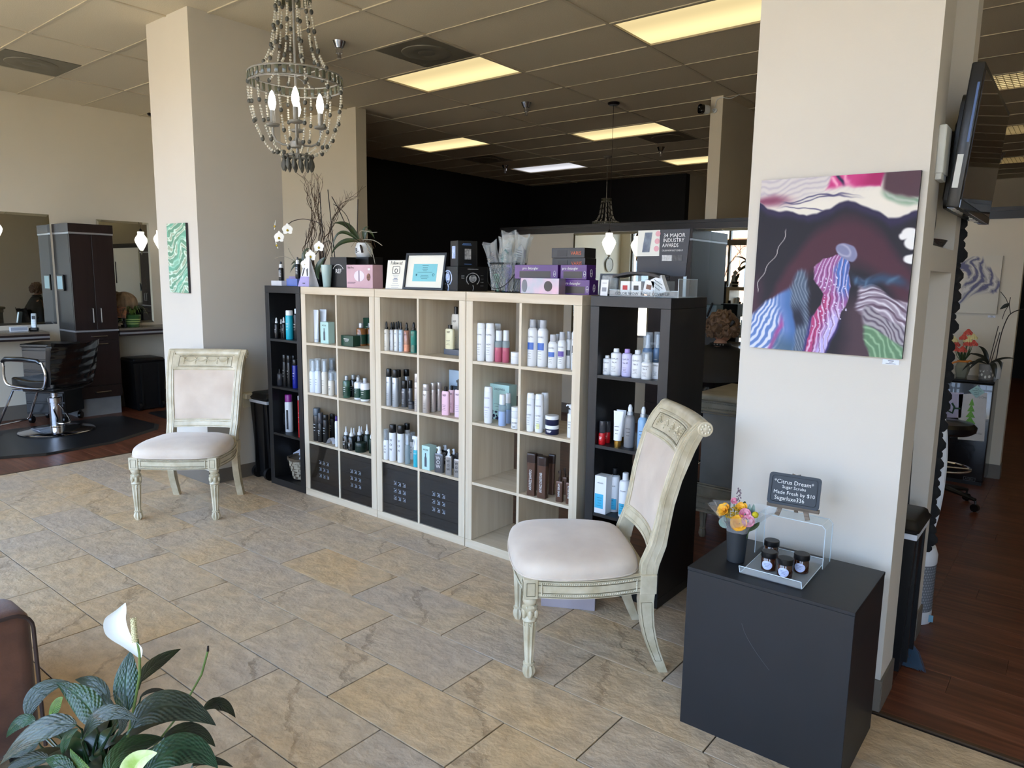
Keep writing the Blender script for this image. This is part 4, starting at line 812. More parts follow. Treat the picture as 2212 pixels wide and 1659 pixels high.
        for a in range(n - 1): fs += [(a, a + 1, m_ + a + 1, m_ + a), (n + a + 1, n + a, m_ + n + a, m_ + n + a + 1), (a + 1, a, n + a, n + a + 1), (m_ + a, m_ + a + 1, m_ + n + a + 1, m_ + n + a)]
        A_ = obj('apron', ap.add(vs, fs), CRM, t)
        if k == (0, .0): continue
        bd = MB(); mo = MB(); q = bow(p0, p1, k, 56); ox, oy = -nx * .0018, -ny * .0018
        for z in (.352, .398): bead_row(bd, [(x + ox, y + oy, z) for x, y in q[2:-2]])
        for e_ in (2, -3): bead_row(bd, [(q[e_][0] + ox, q[e_][1] + oy, .358 + .0065 * j) for j in range(6)])
        for z in (.343, .407, .3595, .3905): mo.tube([(x - nx * .0004, y - ny * .0004, z) for x, y in o], .0016, 5)
        obj('beading', bd, CRM, A_, kind='stuff'); obj('moulding', mo, GLZ, A_)
    # seat cushion: broad and domed
    N = 56; out = []
    for i in range(N):
        a = 2 * pi * i / N; ca, sa = cos(a), sin(a); k = (abs(ca) ** 5.5 + abs(sa) ** 5.5) ** (-1 / 5.5); x, y = ca * k, sa * k
        wx = .282 - .032 * max(0, y) - .012 * y * y; yy = y * .245 - .018; yy -= .02 * (1 - x * x) if y < 0 else 0
        out.append((x * wx, yy))
    pr = [(1.0, .413), (1.012, .424), (1.01, .44), (.985, .46), (.93, .474), (.8, .487), (.6, .497), (.3, .504), (.02, .506)]
    vs = [(x * k, (y + .015) * k - .015, z) for k, z in pr for x, y in out]; fs = [(r * N + i, r * N + (i + 1) % N, (r + 1) * N + (i + 1) % N, (r + 1) * N + i) for r in range(len(pr) - 1) for i in range(N)]
    fs.append(tuple((len(pr) - 1) * N + i for i in range(N)))
    cu = obj('seat_cushion', MB().add(vs, fs), FAB, t)
    obj('piping', MB().tube([(x * 1.012, (y + .015) * 1.012 - .015, .4165) for x, y in out], .0035, 6, True), FAB, cu)
    cv = lambda x: .022 * (1 - (x / .2) ** 2)          # the back is dished in plan
    def panel(z0, z1, xw, off, th=.0, nz=10, puff=0):
        def f(a, b):
            x = (a * 2 - 1) * (xw + .03 * max(0, (z0 + (z1 - z0) * b - .45) / .6)); z = z0 + (z1 - z0) * b
            return (x, sf(z) + cv(x) + off - puff * (1 - (a * 2 - 1) ** 4) * (1 - (b * 2 - 1) ** 4), z)
        return f
    def slab(z0, z1, xw, o0, o1, nz=8):
        m_ = MB().grid(panel(z0, z1, xw, o0), 16, nz); m_.grid(panel(z0, z1, xw, o1), 16, nz); k = 17; h_ = (nz + 1) * k
        for i in range(16): m_.f += [(i, i + 1, h_ + i + 1, h_ + i), (nz * k + i, nz * k + i + 1, h_ + nz * k + i + 1, h_ + nz * k + i)]
        for j in range(nz): m_.f += [(j * k, (j + 1) * k, h_ + (j + 1) * k, h_ + j * k), (j * k + 16, (j + 1) * k + 16, h_ + (j + 1) * k + 16, h_ + j * k + 16)]
        return m_
    obj('lower_rail', slab(.505, .555, .197, .004, .035, 3), CRM, t)
    obj('lower_rail_moulding', MB().tube([(x / 50 * .2, sf(.545) + cv(x / 50 * .2) + .003, .545) for x in range(-50, 51, 5)], .003, 5).tube([(x / 50 * .2, sf(.515) + cv(x / 50 * .2) + .003, .515) for x in range(-50, 51, 5)], .003, 5), CRM, t)
    obj('back_upholstery', MB().grid(panel(.562, .895, .187, .006, puff=.02), 20, 20), FAB, t); obj('back_covering', slab(.555, .90, .195, .012, .034), FAB, t)
    fr_ = MB()
    for z in (.558, .899): fr_.tube([(x / 50 * (.19 + .03 * (z - .45) / .6), sf(z) + cv(x / 50 * .19) + .004, z) for x in range(-50, 51, 5)], .005, 6)
    for s in (-1, 1): fr_.tube([(s * (.192 + .03 * (z - .45) / .6), sf(z) + cv(.19) + .002, z) for z in [.558 + .034 * i for i in range(11)]], .005, 6)
    obj('back_moulding', fr_, CRM, t)
    obj('crest_panel', slab(.903, 1.0, .197, .004, .03), CRM, t)
    cr_ = MB()                                          # swags and bead rows of the carved crest
    P_ = lambda x, z, o=0: (x, sf(z) + cv(x) + .001 - o, z)
    for i in range(5):
        x = -.15 + .075 * i
        for k in range(4): cr_.sph(P_(x, .972 - .0105 * k, .001), .0062 - .0009 * k, 8, 5)
        cr_.sph(P_(x - .006, .979), .0042, 6, 4); cr_.sph(P_(x + .006, .979), .0042, 6, 4)
        if i < 4:
            for d_ in (0, .0055): cr_.tube([P_(x + .075 * j / 10, .974 - d_ - .016 * sin(pi * j / 10)) for j in range(11)], .0026, 6)
    obj('carved_swags', cr_, CRM, t)
    bd = MB()
    for z in (.917, .994): bead_row(bd, [P_(-.19 + .38 * i / 54, z) for i in range(55)], .0034)
    obj('beading', bd, CRM, t, kind='stuff')
    gl = MB()
    for z in (.923, .988): gl.tube([P_(-.182 + .364 * i / 12, z, -.0016) for i in range(13)], .0014, 4)
    for x in (-.182, .182): gl.tube([P_(x, .923 + .065 * i / 4, -.0016) for i in range(5)], .0014, 4)
    obj('crest_inlay', gl, GLZ, t)
    obj('crest_roll', MB().tube([(x / 10 * .235, .438 + cv(x / 10 * .2) * .8, 1.006) for x in range(-10, 11)], [.031] * 21, 18), CRM, t)
    return t
dining_chair('antique cream dining chair in front of the left column, farther from the camera', (-4.573, 2.279, 0), 41.2)
dining_chair('antique cream dining chair near the black pedestal, seen from its side', (-1.594, 2.448, 0), -47)
g = thing('cardboard_box', 'low plain grey lilac box on the tiles under the near dining chair', 'box', (-1.83, 2.76, 0), 28)
obj('carton', MB().box(-.13, .13, -.06, .06, 0, .115, .002), mat('grey_lilac_card', (.66, .62, .64), .8, vary=.04), g, smooth=False); obj('lid', MB().box(-.132, .132, -.062, .062, .085, .117, .002), MATS['grey_lilac_card'], g, smooth=False)
# ------------------------------------------------------------------ pedestal and what stands on it
PED = mat('navy_black_paint', (.088, .093, .112), .5, vary=0, col2=(.065, .07, .085), scale=3, bump=.1, bscale=40)
PZ = .585
p = thing('display_pedestal', 'large black painted cube pedestal in front of the right column', 'pedestal', (-.722, 2.437, 0))
obj('body', MB().box(-.27, .27, -.202, .202, 0, PZ - .0125, .001), PED, p, smooth=False); obj('top', MB().box(-.271, .271, -.203, .203, PZ - .012, PZ, .0012), PED, p, smooth=False)
obj('scratch', MB().tube([(-.07 + .10 * i / 10, -.2022, .44 - .13 * (i / 10) ** .7) for i in range(11)], .0006, 4), mat('scratch_grey', (.3, .3, .32), .6, vary=0), p, smooth=False)
bk_ = thing('flower_bucket', 'dark grey plastic bucket holding the wrapped bouquet, on the pedestal', 'bucket', (-.885, 2.395, PZ))
obj('bucket', MB().lathe([(0, .001), (.028, .0), (.03, .002), (.0385, .125), (.041, .127), (.041, .131), (.0375, .131), (.029, .004), (0, .004)], 28), mat('slate_plastic', (.13, .15, .17), .5), bk_)
bq = thing('bouquet', 'small bouquet of yellow roses, yarrow and pink blooms in clear wrap', 'flowers', (-.885, 2.395, PZ + .12))
STEM = mat('stem_green', (.28, .36, .16), .6); LEAFS = mat('sage_leaf', (.55, .64, .60), .6); LEAFD = mat('dull_leaf', (.22, .28, .16), .6)
YEL = mat('yellow_petal', (.93, .74, .20), .6, col2=(.88, .60, .12), scale=40); PNK = mat('magenta_petal', (.72, .20, .38), .6, col2=(.92, .70, .76), scale=60); YAR = mat('mustard_yarrow', (.72, .58, .16), .8, col2=(.5, .4, .12), scale=120)
VD = Vector((.35, -.9, .25)).normalized()
def rose(mb, c, r, n=3, up=Vector((0, 0, 1)), q=5, RR=R):
    up = up.normalized(); a = up.orthogonal().normalized(); b = up.cross(a)
    for l in range(n):
        rr = r * (1 - .28 * l); k_ = q - (l > 1)
        for k in range(k_):
            t0 = 2 * pi * k / k_ + l * .7 + RR.uniform(-.15, .15)
            def f(u, v, rr=rr, t0=t0, l=l):
                w = (u - .5) * 1.9 * (1.0 - .25 * v) ; el = v * (1.25 - .32 * l) if l < 2 else v * .55
                rad = rr * (.25 + .75 * sin(min(el * 1.3, pi / 2))); ang = t0 + w
                rip = .06 * rr * sin(6 * u * pi) * v
                return tuple(Vector(c) + a * (rad * cos(ang)) + b * (rad * sin(ang)) + up * (rr * (.15 + .75 * v * (.55 + .25 * l)) - rr * .25 * (2 * u - 1) ** 2 * v + rip))
            mb.grid(f, 5, 4)
def gv(x, y, z): return (x, y, z)
st = MB()
heads = {'yr1': (-.045, -.012, .055), 'yr2': (.018, -.035, .03), 'pk1': (.030, -.020, .062), 'pk2': (.045, -.028, .042), 'yr3': (.008, .005, .072), 'pk3': (-.022, .008, .092), 'bt': (.062, -.01, .065)}
for h_ in heads.values(): st.tube([(h_[0] * .2, h_[1] * .2, -.11), (h_[0] * .6, h_[1] * .6, -.02), h_], .0015, 5)
obj('stems', st, STEM, bq)
for nm, r_, m_, u_ in (('yr1', .027, YEL, (-.4, -.7, .6)), ('yr2', .029, YEL, (.1, -.9, .45)), ('yr3', .021, YEL, (0, -.6, .8))): mb = MB(); rose(mb, heads[nm], r_, 4, Vector(u_)); obj('rose', mb, YEL, bq)
for nm, r_ in (('pk1', .02), ('pk2', .022), ('pk3', .012)): mb = MB(); rose(mb, heads[nm], r_, 2, Vector((.3, -.8, .5)), 6); obj('pink_bloom', mb, PNK, bq)
mb = MB()
for i in range(150):
    a, q = R.uniform(0, 2 * pi), sqrt(R.random()); mb.sph((-.012 + .032 * q * cos(a), -.018 + .02 * q * sin(a), .052 + .016 * (1 - q * q) + .01 * sin(a)), .0032, 5, 3)
obj('yarrow', mb, YAR, bq, kind='stuff'); mb = MB().sph(heads['bt'], .0115, 12, 8)
obj('billy_button', mb, mat('acid_yellow', (.78, .72, .12), .8, bump=.6, bscale=400), bq)
def leaf(mb, b, m_, t, w, nrm, nu=10, nv=6, fold=.2, rip=0, power=.9, droop=0):
    b, m_, t = Vector(b), Vector(m_), Vector(t); c1 = m_ * 2 - (b + t) * .5; nrm = Vector(nrm)
    def f(u, v):
        p_ = b * (1 - u) ** 2 + c1 * 2 * u * (1 - u) + t * u * u; d = (c1 - b) * (1 - u) + (t - c1) * u
        ac = d.cross(nrm).normalized(); nn = ac.cross(d).normalized()
        s_ = 2 * v - 1; ww = w * .5 * (2.25 * (u + .015) ** .72 * max(0, 1 - u) ** .95 if power > .8 else max(0, sin(pi * min(1, u ** power * .97 + .02))) ** .8)
        return tuple(p_ + ac * (s_ * ww) + nn * (abs(s_) * ww * fold - droop * s_ * s_ * ww + rip * w * sin(24 * (u - .35 * abs(s_))) * (.3 + abs(s_)) * .5))
    mb.grid(f, nu, nv)
for (b_, m_, t_, w_, M_) in (((.04, -.01, 0), (.07, -.02, .03), (.085, -.03, .05), .02, LEAFD), ((-.03, -.02, .0), (-.045, -.035, .02), (-.035, -.045, .045), .03, LEAFS), ((.03, .01, .03), (.045, .01, .07), (.05, 0, .1), .022, LEAFS), ((.02, .01, .04), (.035, .0, .075), (.04, -.01, .1), .02, LEAFS),
                             ((-.05, .01, .01), (-.05, .0, .05), (-.04, -.01, .085), .03, LEAFS), ((0, .02, .04), (.01, .02, .08), (.015, .01, .1), .02, LEAFD), ((.01, -.03, .02), (.03, -.035, .045), (.045, -.03, .05), .018, LEAFD)):
    mb = MB(); leaf(mb, b_, m_, t_, w_, (.3, -.9, .3)); obj('leaf', mb, M_, bq)
mb = MB().tube([(-.02, .01, .05), (-.01, .012, .10), (.0, .01, .135)], .001, 4)
for i in range(26): mb.sph((-.006 + R.uniform(-.007, .007), .01 + R.uniform(-.006, .006), .095 + .0018 * i), .0028, 5, 3)
obj('statice_sprig', mb, mat('dusty_mauve', (.50, .42, .45), .8), bq, kind='stuff')
FILM = mat('cellophane', (.95, .96, .97), .08, vary=0, alpha=.22)
def film(u, v):
    a = 2 * pi * u; r_ = .036 + (.062 + .014 * sin(3 * a + 1) + .008 * sin(7 * a)) * v ** 1.2; return (r_ * 1.08 * cos(a), r_ * sin(a), -.01 + .085 * v + .012 * sin(2 * a + .6) * v)
obj('cellophane_wrap', MB().grid(film, 56, 8), FILM, bq)
ACR = mat('acrylic', (.97, .985, .99), .03, vary=0, alpha=.16); ACE = mat('acrylic_edge', (.86, .92, .96), .15, vary=0)
r_ = thing('display_riser', 'clear acrylic riser carrying the chalkboard easel, on the pedestal', 'display stand', (-.742, 2.558, PZ))
def strip(th, poly, y0, y1, nm, t):   # bent acrylic sheet following a poly line in xz
    m_ = MB(); e_ = MB()
    for (x0, z0), (x1, z1) in zip(poly, poly[1:]):
        d = Vector((x1 - x0, z1 - z0)).normalized() * th; n_ = (-d.y, d.x)
        m_.add([(x0, y0, z0), (x1, y0, z1), (x1 + n_[0], y0, z1 + n_[1]), (x0 + n_[0], y0, z0 + n_[1]), (x0, y1, z0), (x1, y1, z1), (x1 + n_[0], y1, z1 + n_[1]), (x0 + n_[0], y1, z0 + n_[1])], [(0, 1, 5, 4), (3, 7, 6, 2)])
    for y in (y0, y1): e_.tube([(x, y, z) for x, z in poly], .0013, 4)
    obj(nm, m_, ACR, t, smooth=False); obj(nm + '_edge', e_, ACE, t)
strip(.003, [(-.118, .0015), (-.118, .145), (-.108, .155), (.106, .155), (.118, .143), (.118, .0015)], -.045, .045, 'riser', r_)
ty = thing('acrylic_tray', 'clear acrylic tray with raised lips holding four jars, on the pedestal', 'tray', (-.728, 2.408, PZ))
def stripy(poly, x0, x1, nm, t):
    m_ = MB(); e_ = MB()
    for (y0, z0), (y1, z1) in zip(poly, poly[1:]): m_.add([(x0, y0, z0), (x1, y0, z0), (x1, y1, z1), (x0, y1, z1), (x0, y0, z0 - .0028), (x1, y0, z0 - .0028), (x1, y1, z1 - .0028), (x0, y1, z1 - .0028)], [(0, 1, 2, 3), (7, 6, 5, 4)])
    for x in (x0, x1): e_.tube([(x, y, z) for y, z in poly], .0014, 4)
    e_.tube([(x0, poly[0][0], poly[0][1]), (x1, poly[0][0], poly[0][1])], .0012, 4); e_.tube([(x0, poly[-1][0], poly[-1][1]), (x1, poly[-1][0], poly[-1][1])], .0012, 4)
    obj(nm, m_, ACR, t, smooth=False); obj(nm + '_edge', e_, ACE, t)
stripy([(-.128, .032), (-.116, .006), (-.108, .004), (.112, .016), (.118, .034)], -.102, .102, 'tray', ty)
AMB = mat('amber_glass', (.22, .10, .04), .06, vary=.05, coat=.6); LIDM = mat('black_lid', (.05, .05, .055), .35)
for i, (u, v, lb) in enumerate(((-.787, 2.470, 'amber jar at the back left of the acrylic tray'), (-.762, 2.372, 'amber jar at the front left of the acrylic tray'), (-.700, 2.350, 'amber jar at the front right of the acrylic tray'), (-.668, 2.418, 'amber jar at the back right of the acrylic tray'))):
    z = PZ + .004 + max(0, (v - 2.30) / .22 * .012) + .001
    j = thing('scrub_jar', 'black-lidded ' + lb, 'jar', (u, v, z), 24, 'amber jars on the tray')
    obj('jar', MB().lathe([(.0215, 0), (.0245, .003), (.0245, .042), (.022, .046), (0, .046)], 28), AMB, j); obj('lid', MB().lathe([(.0255, .046), (.026, .048), (.026, .063), (.0245, .065), (0, .065)], 28), LIDM, j)
    q = MB(); rr = .0249; q.grid(lambda u, v: (rr * sin(.75 * v * cos(2 * pi * u) - .35), -rr * cos(.75 * v * cos(2 * pi * u) - .35), .022 + .0155 * v * sin(2 * pi * u)), 24, 5)
    lb_ = obj('oval_label', q, mat('pale_blue_label', (.74, .78, .92), .6, vary=.03), j)
    w_ = MB()
    for k in range(3): w_.add([(rr * 1.008 * sin(a) , -rr * 1.008 * cos(a), .027 - .005 * k + dz) for dz in (0, .0012) for a in [-.8 + .1 * k + (.9 - .2 * k) * i3 / 9 for i3 in range(10)]], [(i2, i2 + 1, i2 + 11, i2 + 10) for i2 in range(9)])
    obj('lettering', w_, mat('slate_print', (.35, .38, .5), .6, vary=0), j, smooth=False)
OAK = woodmat('weathered_wood', (.36, .31, .26), (.47, .41, .35), (.56, .5, .43), 'X', .7, 4)
ez = thing('chalkboard_easel', 'mini chalkboard on a wooden easel standing on the clear riser', 'chalkboard', (-.745, 2.555, PZ + .1565), 6)
tl = RX(-14)
obj('ledge', MB().box(-.088, .088, -.034, -.020, .030, .043, .001), OAK, ez, smooth=False)
for s in (-1, 1): obj('leg', MB().box(-.008, .008, -.004, .003, 0, .16, .001, M=T(s * .052, -.028, 0) @ RY(-s * 17) @ RX(-10)), OAK, ez, smooth=False)
obj('leg', MB().box(-.007, .007, 0, .005, 0, .135, .001, M=T(.0, .038, 0) @ RX(17)), OAK, ez, smooth=False)
CHK = mat('chalkboard', (.17, .20, .23), .6, vary=.03, scale=6); CW = mat('chalk', (.86, .87, .86), .9, vary=0)
def rr_poly(x, z, r, n=5, notch=False):
    o = []
    for cx, cz, a0 in ((x - r, z - r, 0), (-x + r, z - r, 90), (-x + r, -z + r, 180), (x - r, -z + r, 270)):
        for k in range(n + 1): a = radians(a0 + 90 * k / n); o.append((cx + r * cos(a), cz + r * sin(a)))
    return o
MB_ = T(0, -.027, .098) @ RX(-12)
cb = obj('slate', MB().prism(rr_poly(.087, .056, .012), -.003, .002, M=MB_ @ RX(90)), CHK, ez, smooth=False)
pn = [(x, -.0035, z) for x, z in rr_poly(.076, .046, .01)]; obj('inner_groove', MB().tube(pn, .0008, 4, True, M=MB_), mat('groove_dark', (.08, .09, .1), .6, vary=0), ez)
tx = MB()
for s_, z_, sz, x_ in (('*Citrus Dream*', .020, .0205, -.002), ('Sugar Scrubs', .004, .0155, .0), ('Made Fresh by $10', -.017, .018, .002), ('Sugarluxe336', -.038, .021, -.012)): addtext(tx, s_, sz, MB_ @ T(x_, -.0035, z_), None, .142 if 'by' in s_ or 'Cit' in s_ else .1)
obj('chalk_writing', tx, CW, ez, smooth=False)
# ------------------------------------------------------------------ suede armchair at the lower left corner
SU = mat('brown_suede', (.42, .27, .19), .9, vary=0, col2=(.29, .18, .125), scale=9, bump=.3, bscale=120, sheen=.25); SUD = mat('dark_piping', (.22, .15, .12), .8)
ac = thing('armchair', 'brown suede armchair arm with dark piping at the lower left corner', 'armchair', (-2.9, .2, 0), 0)
def arm(x0, x1): return MB().rbox(x0, x1, -.5, .50, .08, .545, .05, 4)
A1 = obj('arm', arm(.28, .48), SU, ac); A2 = obj('arm', arm(-.48, -.28), SU, ac)
pts = []
for cx, cz, a0 in ((.44, .485, 0), (-.44, .485, 90)):
    for k in range(6): a = radians(a0 + 18 * k); pts.append((.482, cx + .055 * cos(a), cz + .055 * sin(a)))
obj('piping', MB().tube([(.482, .5, .09)] + pts + [(.482, -.5, .09)], .006, 7), SUD, A1)
obj('seat_cushion', MB().rbox(-.275, .275, -.35, .48, .2, .42, .04, 4), SU, ac); obj('seat_base', MB().box(-.277, .277, -.45, .47, .08, .2), SU, ac, smooth=False); obj('backrest', MB().rbox(-.275, .275, -.52, -.34, .15, .82, .05, 4), SU, ac)
for x in (-.42, .42):
    for y in (-.44, .44): obj('leg', MB().lathe([(.018, 0), (.025, .08)], 12, (x, y, 0)), BLKW, ac)
# ------------------------------------------------------------------ peace lily
LG = {'g': mat('lily_leaf', (.13, .27, .13), .32, vary=0, col2=(.08, .19, .10), scale=22, coat=.25), 'd': mat('lily_leaf_dark', (.10, .17, .08), .4, vary=0, col2=(.06, .11, .05), scale=22, coat=.2), 'p': mat('lily_leaf_grey', (.20, .25, .19), .4, vary=0, col2=(.12, .17, .12), scale=18, coat=.3),
      'y': mat('lily_leaf_yellow', (.42, .52, .16), .4, vary=0, col2=(.18, .32, .12), scale=40, coat=.2), 't': mat('lily_leaf_teal', (.12, .30, .19), .32, vary=0, col2=(.08, .2, .13), scale=18, coat=.3)}
def veins(m):
    n = m.node_tree.nodes; L = m.node_tree.links; a = n.new('ShaderNodeAttribute'); a.attribute_name = 'vein'; b = n.new('ShaderNodeBump'); b.inputs['Strength'].default_value = .55; b.inputs['Distance'].default_value = .004; L.new(a.outputs['Fac'], b.inputs['Height']); L.new(b.outputs[0], n['Principled BSDF'].inputs['Normal'])
    src = n['Principled BSDF'].inputs['Base Color'].links[0].from_socket; mx = n.new('ShaderNodeMix'); mx.data_type = 'RGBA'; mx.blend_type = 'MULTIPLY'; mr = n.new('ShaderNodeMapRange'); mr.inputs[3].default_value = .72; mr.inputs[4].default_value = 1.35; L.new(a.outputs['Fac'], mr.inputs[0]); mx.inputs[0].default_value = 1; L.new(src, mx.inputs[6]); L.new(mr.outputs[0], mx.inputs[7]); L.new(mx.outputs[2], n['Principled BSDF'].inputs['Base Color'])
for m__ in LG.values(): veins(m__)
def vein_attr(o, nu, nv):
    at = o.data.attributes.new('vein', 'FLOAT', 'POINT'); vals = []
    for j in range(nv + 1):
        for i in range(nu + 1):
            u, s_ = i / nu, abs(2 * j / nv - 1); vals.append((.5 + .5 * sin((u * 9 - s_ * 3.2) * 6.283)) * (.25 + .75 * min(1, s_ * 3)) if s_ > .02 else 1.0)
    at.data.foreach_set('value', vals)
LC = (-1.825, .617)
pl = thing('peace_lily', 'peace lily with one white spathe and broad dark leaves, lower left', 'potted plant', (LC[0], LC[1], 0))
obj('pot', MB().lathe([(0, 0), (.10, 0), (.105, .004), (.14, .25), (.15, .255), (.15, .275), (.138, .275), (.135, .255), (0, .25)], 32), mat('dark_planter', (.12, .11, .10), .5), pl); obj('soil', MB().cyl((0, 0, .25), .134, .006, 24), mat('potting_soil', (.12, .09, .07), .95, bump=1, bscale=60), pl)
LV = [((-1.762, 0.691, 0.485), (-1.808, 0.709, 0.538), (-1.841, 0.74, 0.599), 0.076, 'g'), ((-1.862, 0.767, 0.49), (-1.908, 0.829, 0.5), (-1.929, 0.91, 0.5), 0.053, 'd'), ((-1.858, 0.763, 0.45), (-1.884, 0.804, 0.439), (-1.901, 0.85, 0.409), 0.019, 'd'),
      ((-1.621, 0.643, 0.527), (-1.608, 0.722, 0.549), (-1.56, 0.811, 0.471), 0.089, 'p'), ((-1.723, 0.864, 0.419), (-1.736, 0.917, 0.405), (-1.743, 0.963, 0.337), 0.041, 'd'), ((-1.704, 0.749, 0.408), (-1.696, 0.817, 0.394), (-1.689, 0.873, 0.321), 0.050, 'd'),
      ((-1.718, 0.601, 0.51), (-1.807, 0.611, 0.531), (-1.93, 0.593, 0.541), 0.074, 'g'), ((-2.084, 0.572, 0.393), (-2.098, 0.602, 0.444), (-2.061, 0.667, 0.458), 0.062, 'p'), ((-1.671, 0.545, 0.562), (-1.735, 0.491, 0.548), (-1.795, 0.429, 0.471), 0.063, 'p'),
      ((-2.016, 0.565, 0.415), (-2.048, 0.538, 0.409), (-2.07, 0.513, 0.369), 0.042, 'g'), ((-1.674, 0.561, 0.523), (-1.633, 0.593, 0.583), (-1.561, 0.635, 0.572), 0.045, 'p'), ((-1.973, 0.728, 0.41), (-2.062, 0.724, 0.425), (-2.157, 0.71, 0.408), 0.048, 'p'),
      ((-1.932, 0.574, 0.45), (-1.924, 0.587, 0.485), (-1.912, 0.6, 0.506), 0.035, 'y'), ((-1.687, 0.52, 0.496), (-1.684, 0.529, 0.533), (-1.666, 0.548, 0.554), 0.026, 'g'), ((-1.552, 0.561, 0.486), (-1.602, 0.62, 0.495), (-1.609, 0.707, 0.472), 0.066, 'g'),
      ((-1.441, 0.593, 0.527), (-1.433, 0.668, 0.546), (-1.413, 0.734, 0.47), 0.081, 't'), ((-1.71, 0.499, 0.486), (-1.747, 0.47, 0.482), (-1.785, 0.434, 0.458), 0.037, 'd'), ((-1.58, 0.539, 0.491), (-1.634, 0.53, 0.498), (-1.676, 0.531, 0.51), 0.020, 'y'),
      ((-1.609, 0.515, 0.485), (-1.666, 0.504, 0.495), (-1.718, 0.493, 0.483), 0.038, 'g'), ((-1.55, 0.742, 0.407), (-1.561, 0.794, 0.387), (-1.56, 0.85, 0.337), 0.025, 'd'), ((-1.701, 0.642, 0.52), (-1.664, 0.64, 0.519), (-1.646, 0.619, 0.505), 0.025, 'd'),
      ((-1.895, 0.534, 0.424), (-1.922, 0.509, 0.409), (-1.96, 0.475, 0.388), 0.043, 'd'), ((-1.908, 0.716, 0.412), (-1.955, 0.712, 0.418), (-1.99, 0.718, 0.429), 0.034, 'd')]
rel = lambda p_: (p_[0] - LC[0], p_[1] - LC[1], p_[2])
for i, (b_, m_, t_, w_, k_) in enumerate(LV):
    b_, m_, t_ = rel(b_), rel(m_), rel(t_); nrm = Vector((.55, -.62, .75))
    mb = MB(); leaf(mb, b_, m_, t_, w_ * 1.12, nrm, 90, 16, .16, .0, .9, .22); lf_ = obj('leaf', mb, LG[k_], pl); vein_attr(lf_, 90, 16)
    d = Vector(m_) - Vector(b_); s0 = (b_[0] * .12, b_[1] * .12, .25)
    obj('leaf_stem', MB().tube([s0, (b_[0] * .45, b_[1] * .45, .25 + (b_[2] - .25) * .6), (b_[0] - d.x * .15, b_[1] - d.y * .15, b_[2] - .012), b_, tuple(Vector(b_) + d * .5)], [.0035, .003, .0025, .0022, .001], 6), LG['g'], lf_)
for i in range(16):      # inner leaves low in the pot
    a = i * 2.4; q = .07 + .05 * (i % 3); b_ = (.02 * cos(a), .02 * sin(a), .30); t_ = ((q + .05) * cos(a), (q + .05) * sin(a), .36 + .012 * (i % 4)); m_ = (q * .55 * cos(a), q * .55 * sin(a), .40)
    mb = MB(); leaf(mb, b_, m_, t_, .055, (0, -.3, 1), 14, 6, .15, .006, .9, .2); obj('leaf', mb, LG['gd'[i % 2]], pl)
obj('flower_stalk', MB().tube([rel(q) for q in ((-1.79, .66, .27), (-1.755, .687, .434), (-1.75, .703, .503), (-1.748, .719, .575), (-1.754, .724, .625), (-1.762, .724, .662))], .0033, 7), mat('pale_stalk', (.38, .46, .2), .5), pl)
spv = [Vector(rel(q)) for q in ((-1.752, .724, .618), (-1.765, .719, .646), (-1.793, .702, .676), (-1.806, .70, .712), (-1.800, .71, .735), (-1.794, .715, .752))]
SPW = [.004, .022, .030, .026, .012, .0008]
def spathe(u, v):
    x = u * 5; i = min(4, int(x)); f_ = x - i; q4 = [spv[max(0, min(5, i + d_))] for d_ in (-1, 0, 1, 2)]; h4 = [SPW[max(0, min(5, i + d_))] for d_ in (-1, 0, 1, 2)]; cmr = lambda a, b, c, d: .5 * (b * 2 + (c - a) * f_ + (a * 2 - b * 5 + c * 4 - d) * f_ * f_ + (b * 3 - a - c * 3 + d) * f_ ** 3); p_ = cmr(*q4); w = max(.0005, cmr(*h4))
    ac_ = Vector((.62, .78, -.15)).normalized(); s_ = 2 * v - 1; return tuple(p_ + ac_ * s_ * w * .95 + Vector((.55, -.70, .1)) * (s_ * s_ * w * .55))
obj('spathe', MB().grid(spathe, 24, 10), mat('white_spathe', (.93, .94, .93), .45, vary=.01), pl)
sd = MB(); a_, b_ = Vector(rel((-1.762, .718, .658))), Vector(rel((-1.772, .722, .716))); sd.tube([a_, a_.lerp(b_, .5), b_.lerp(a_, .05), b_], [.006, .0066, .006, .002], 10)
for i in range(110):
    q = a_.lerp(b_, i / 110); an = i * 2.4; sd.sph((q.x + .0062 * cos(an), q.y + .0062 * sin(an), q.z), .0016, 5, 3)
obj('spadix', sd, mat('cream_spadix', (.84, .80, .62), .7), pl, kind='stuff')
bs = obj('bare_stalk', MB().tube([rel(q) for q in ((-1.80, .70, .28), (-1.767, .829, .418), (-1.755, .847, .461), (-1.738, .87, .511), (-1.731, .887, .573))], [.003, .0026, .0026, .0028, .003], 7), MATS['pale_stalk'], pl)
obj('cut_tip', MB().tube([rel(q) for q in ((-1.731, .887, .573), (-1.732, .889, .587))], [.0035, .0025], 6), mat('dried_brown', (.16, .11, .07), .9), bs)
mb = MB(); leaf(mb, rel((-1.47, .575, .50)), rel((-1.458, .583, .548)), rel((-1.428, .611, .569)), .05, (.6, -.6, .5), 16, 8, .5, 0, .7, 0); obj('green_spathe', mb, mat('lime_spathe', (.60, .72, .34), .5, col2=(.85, .9, .7), scale=30), pl)
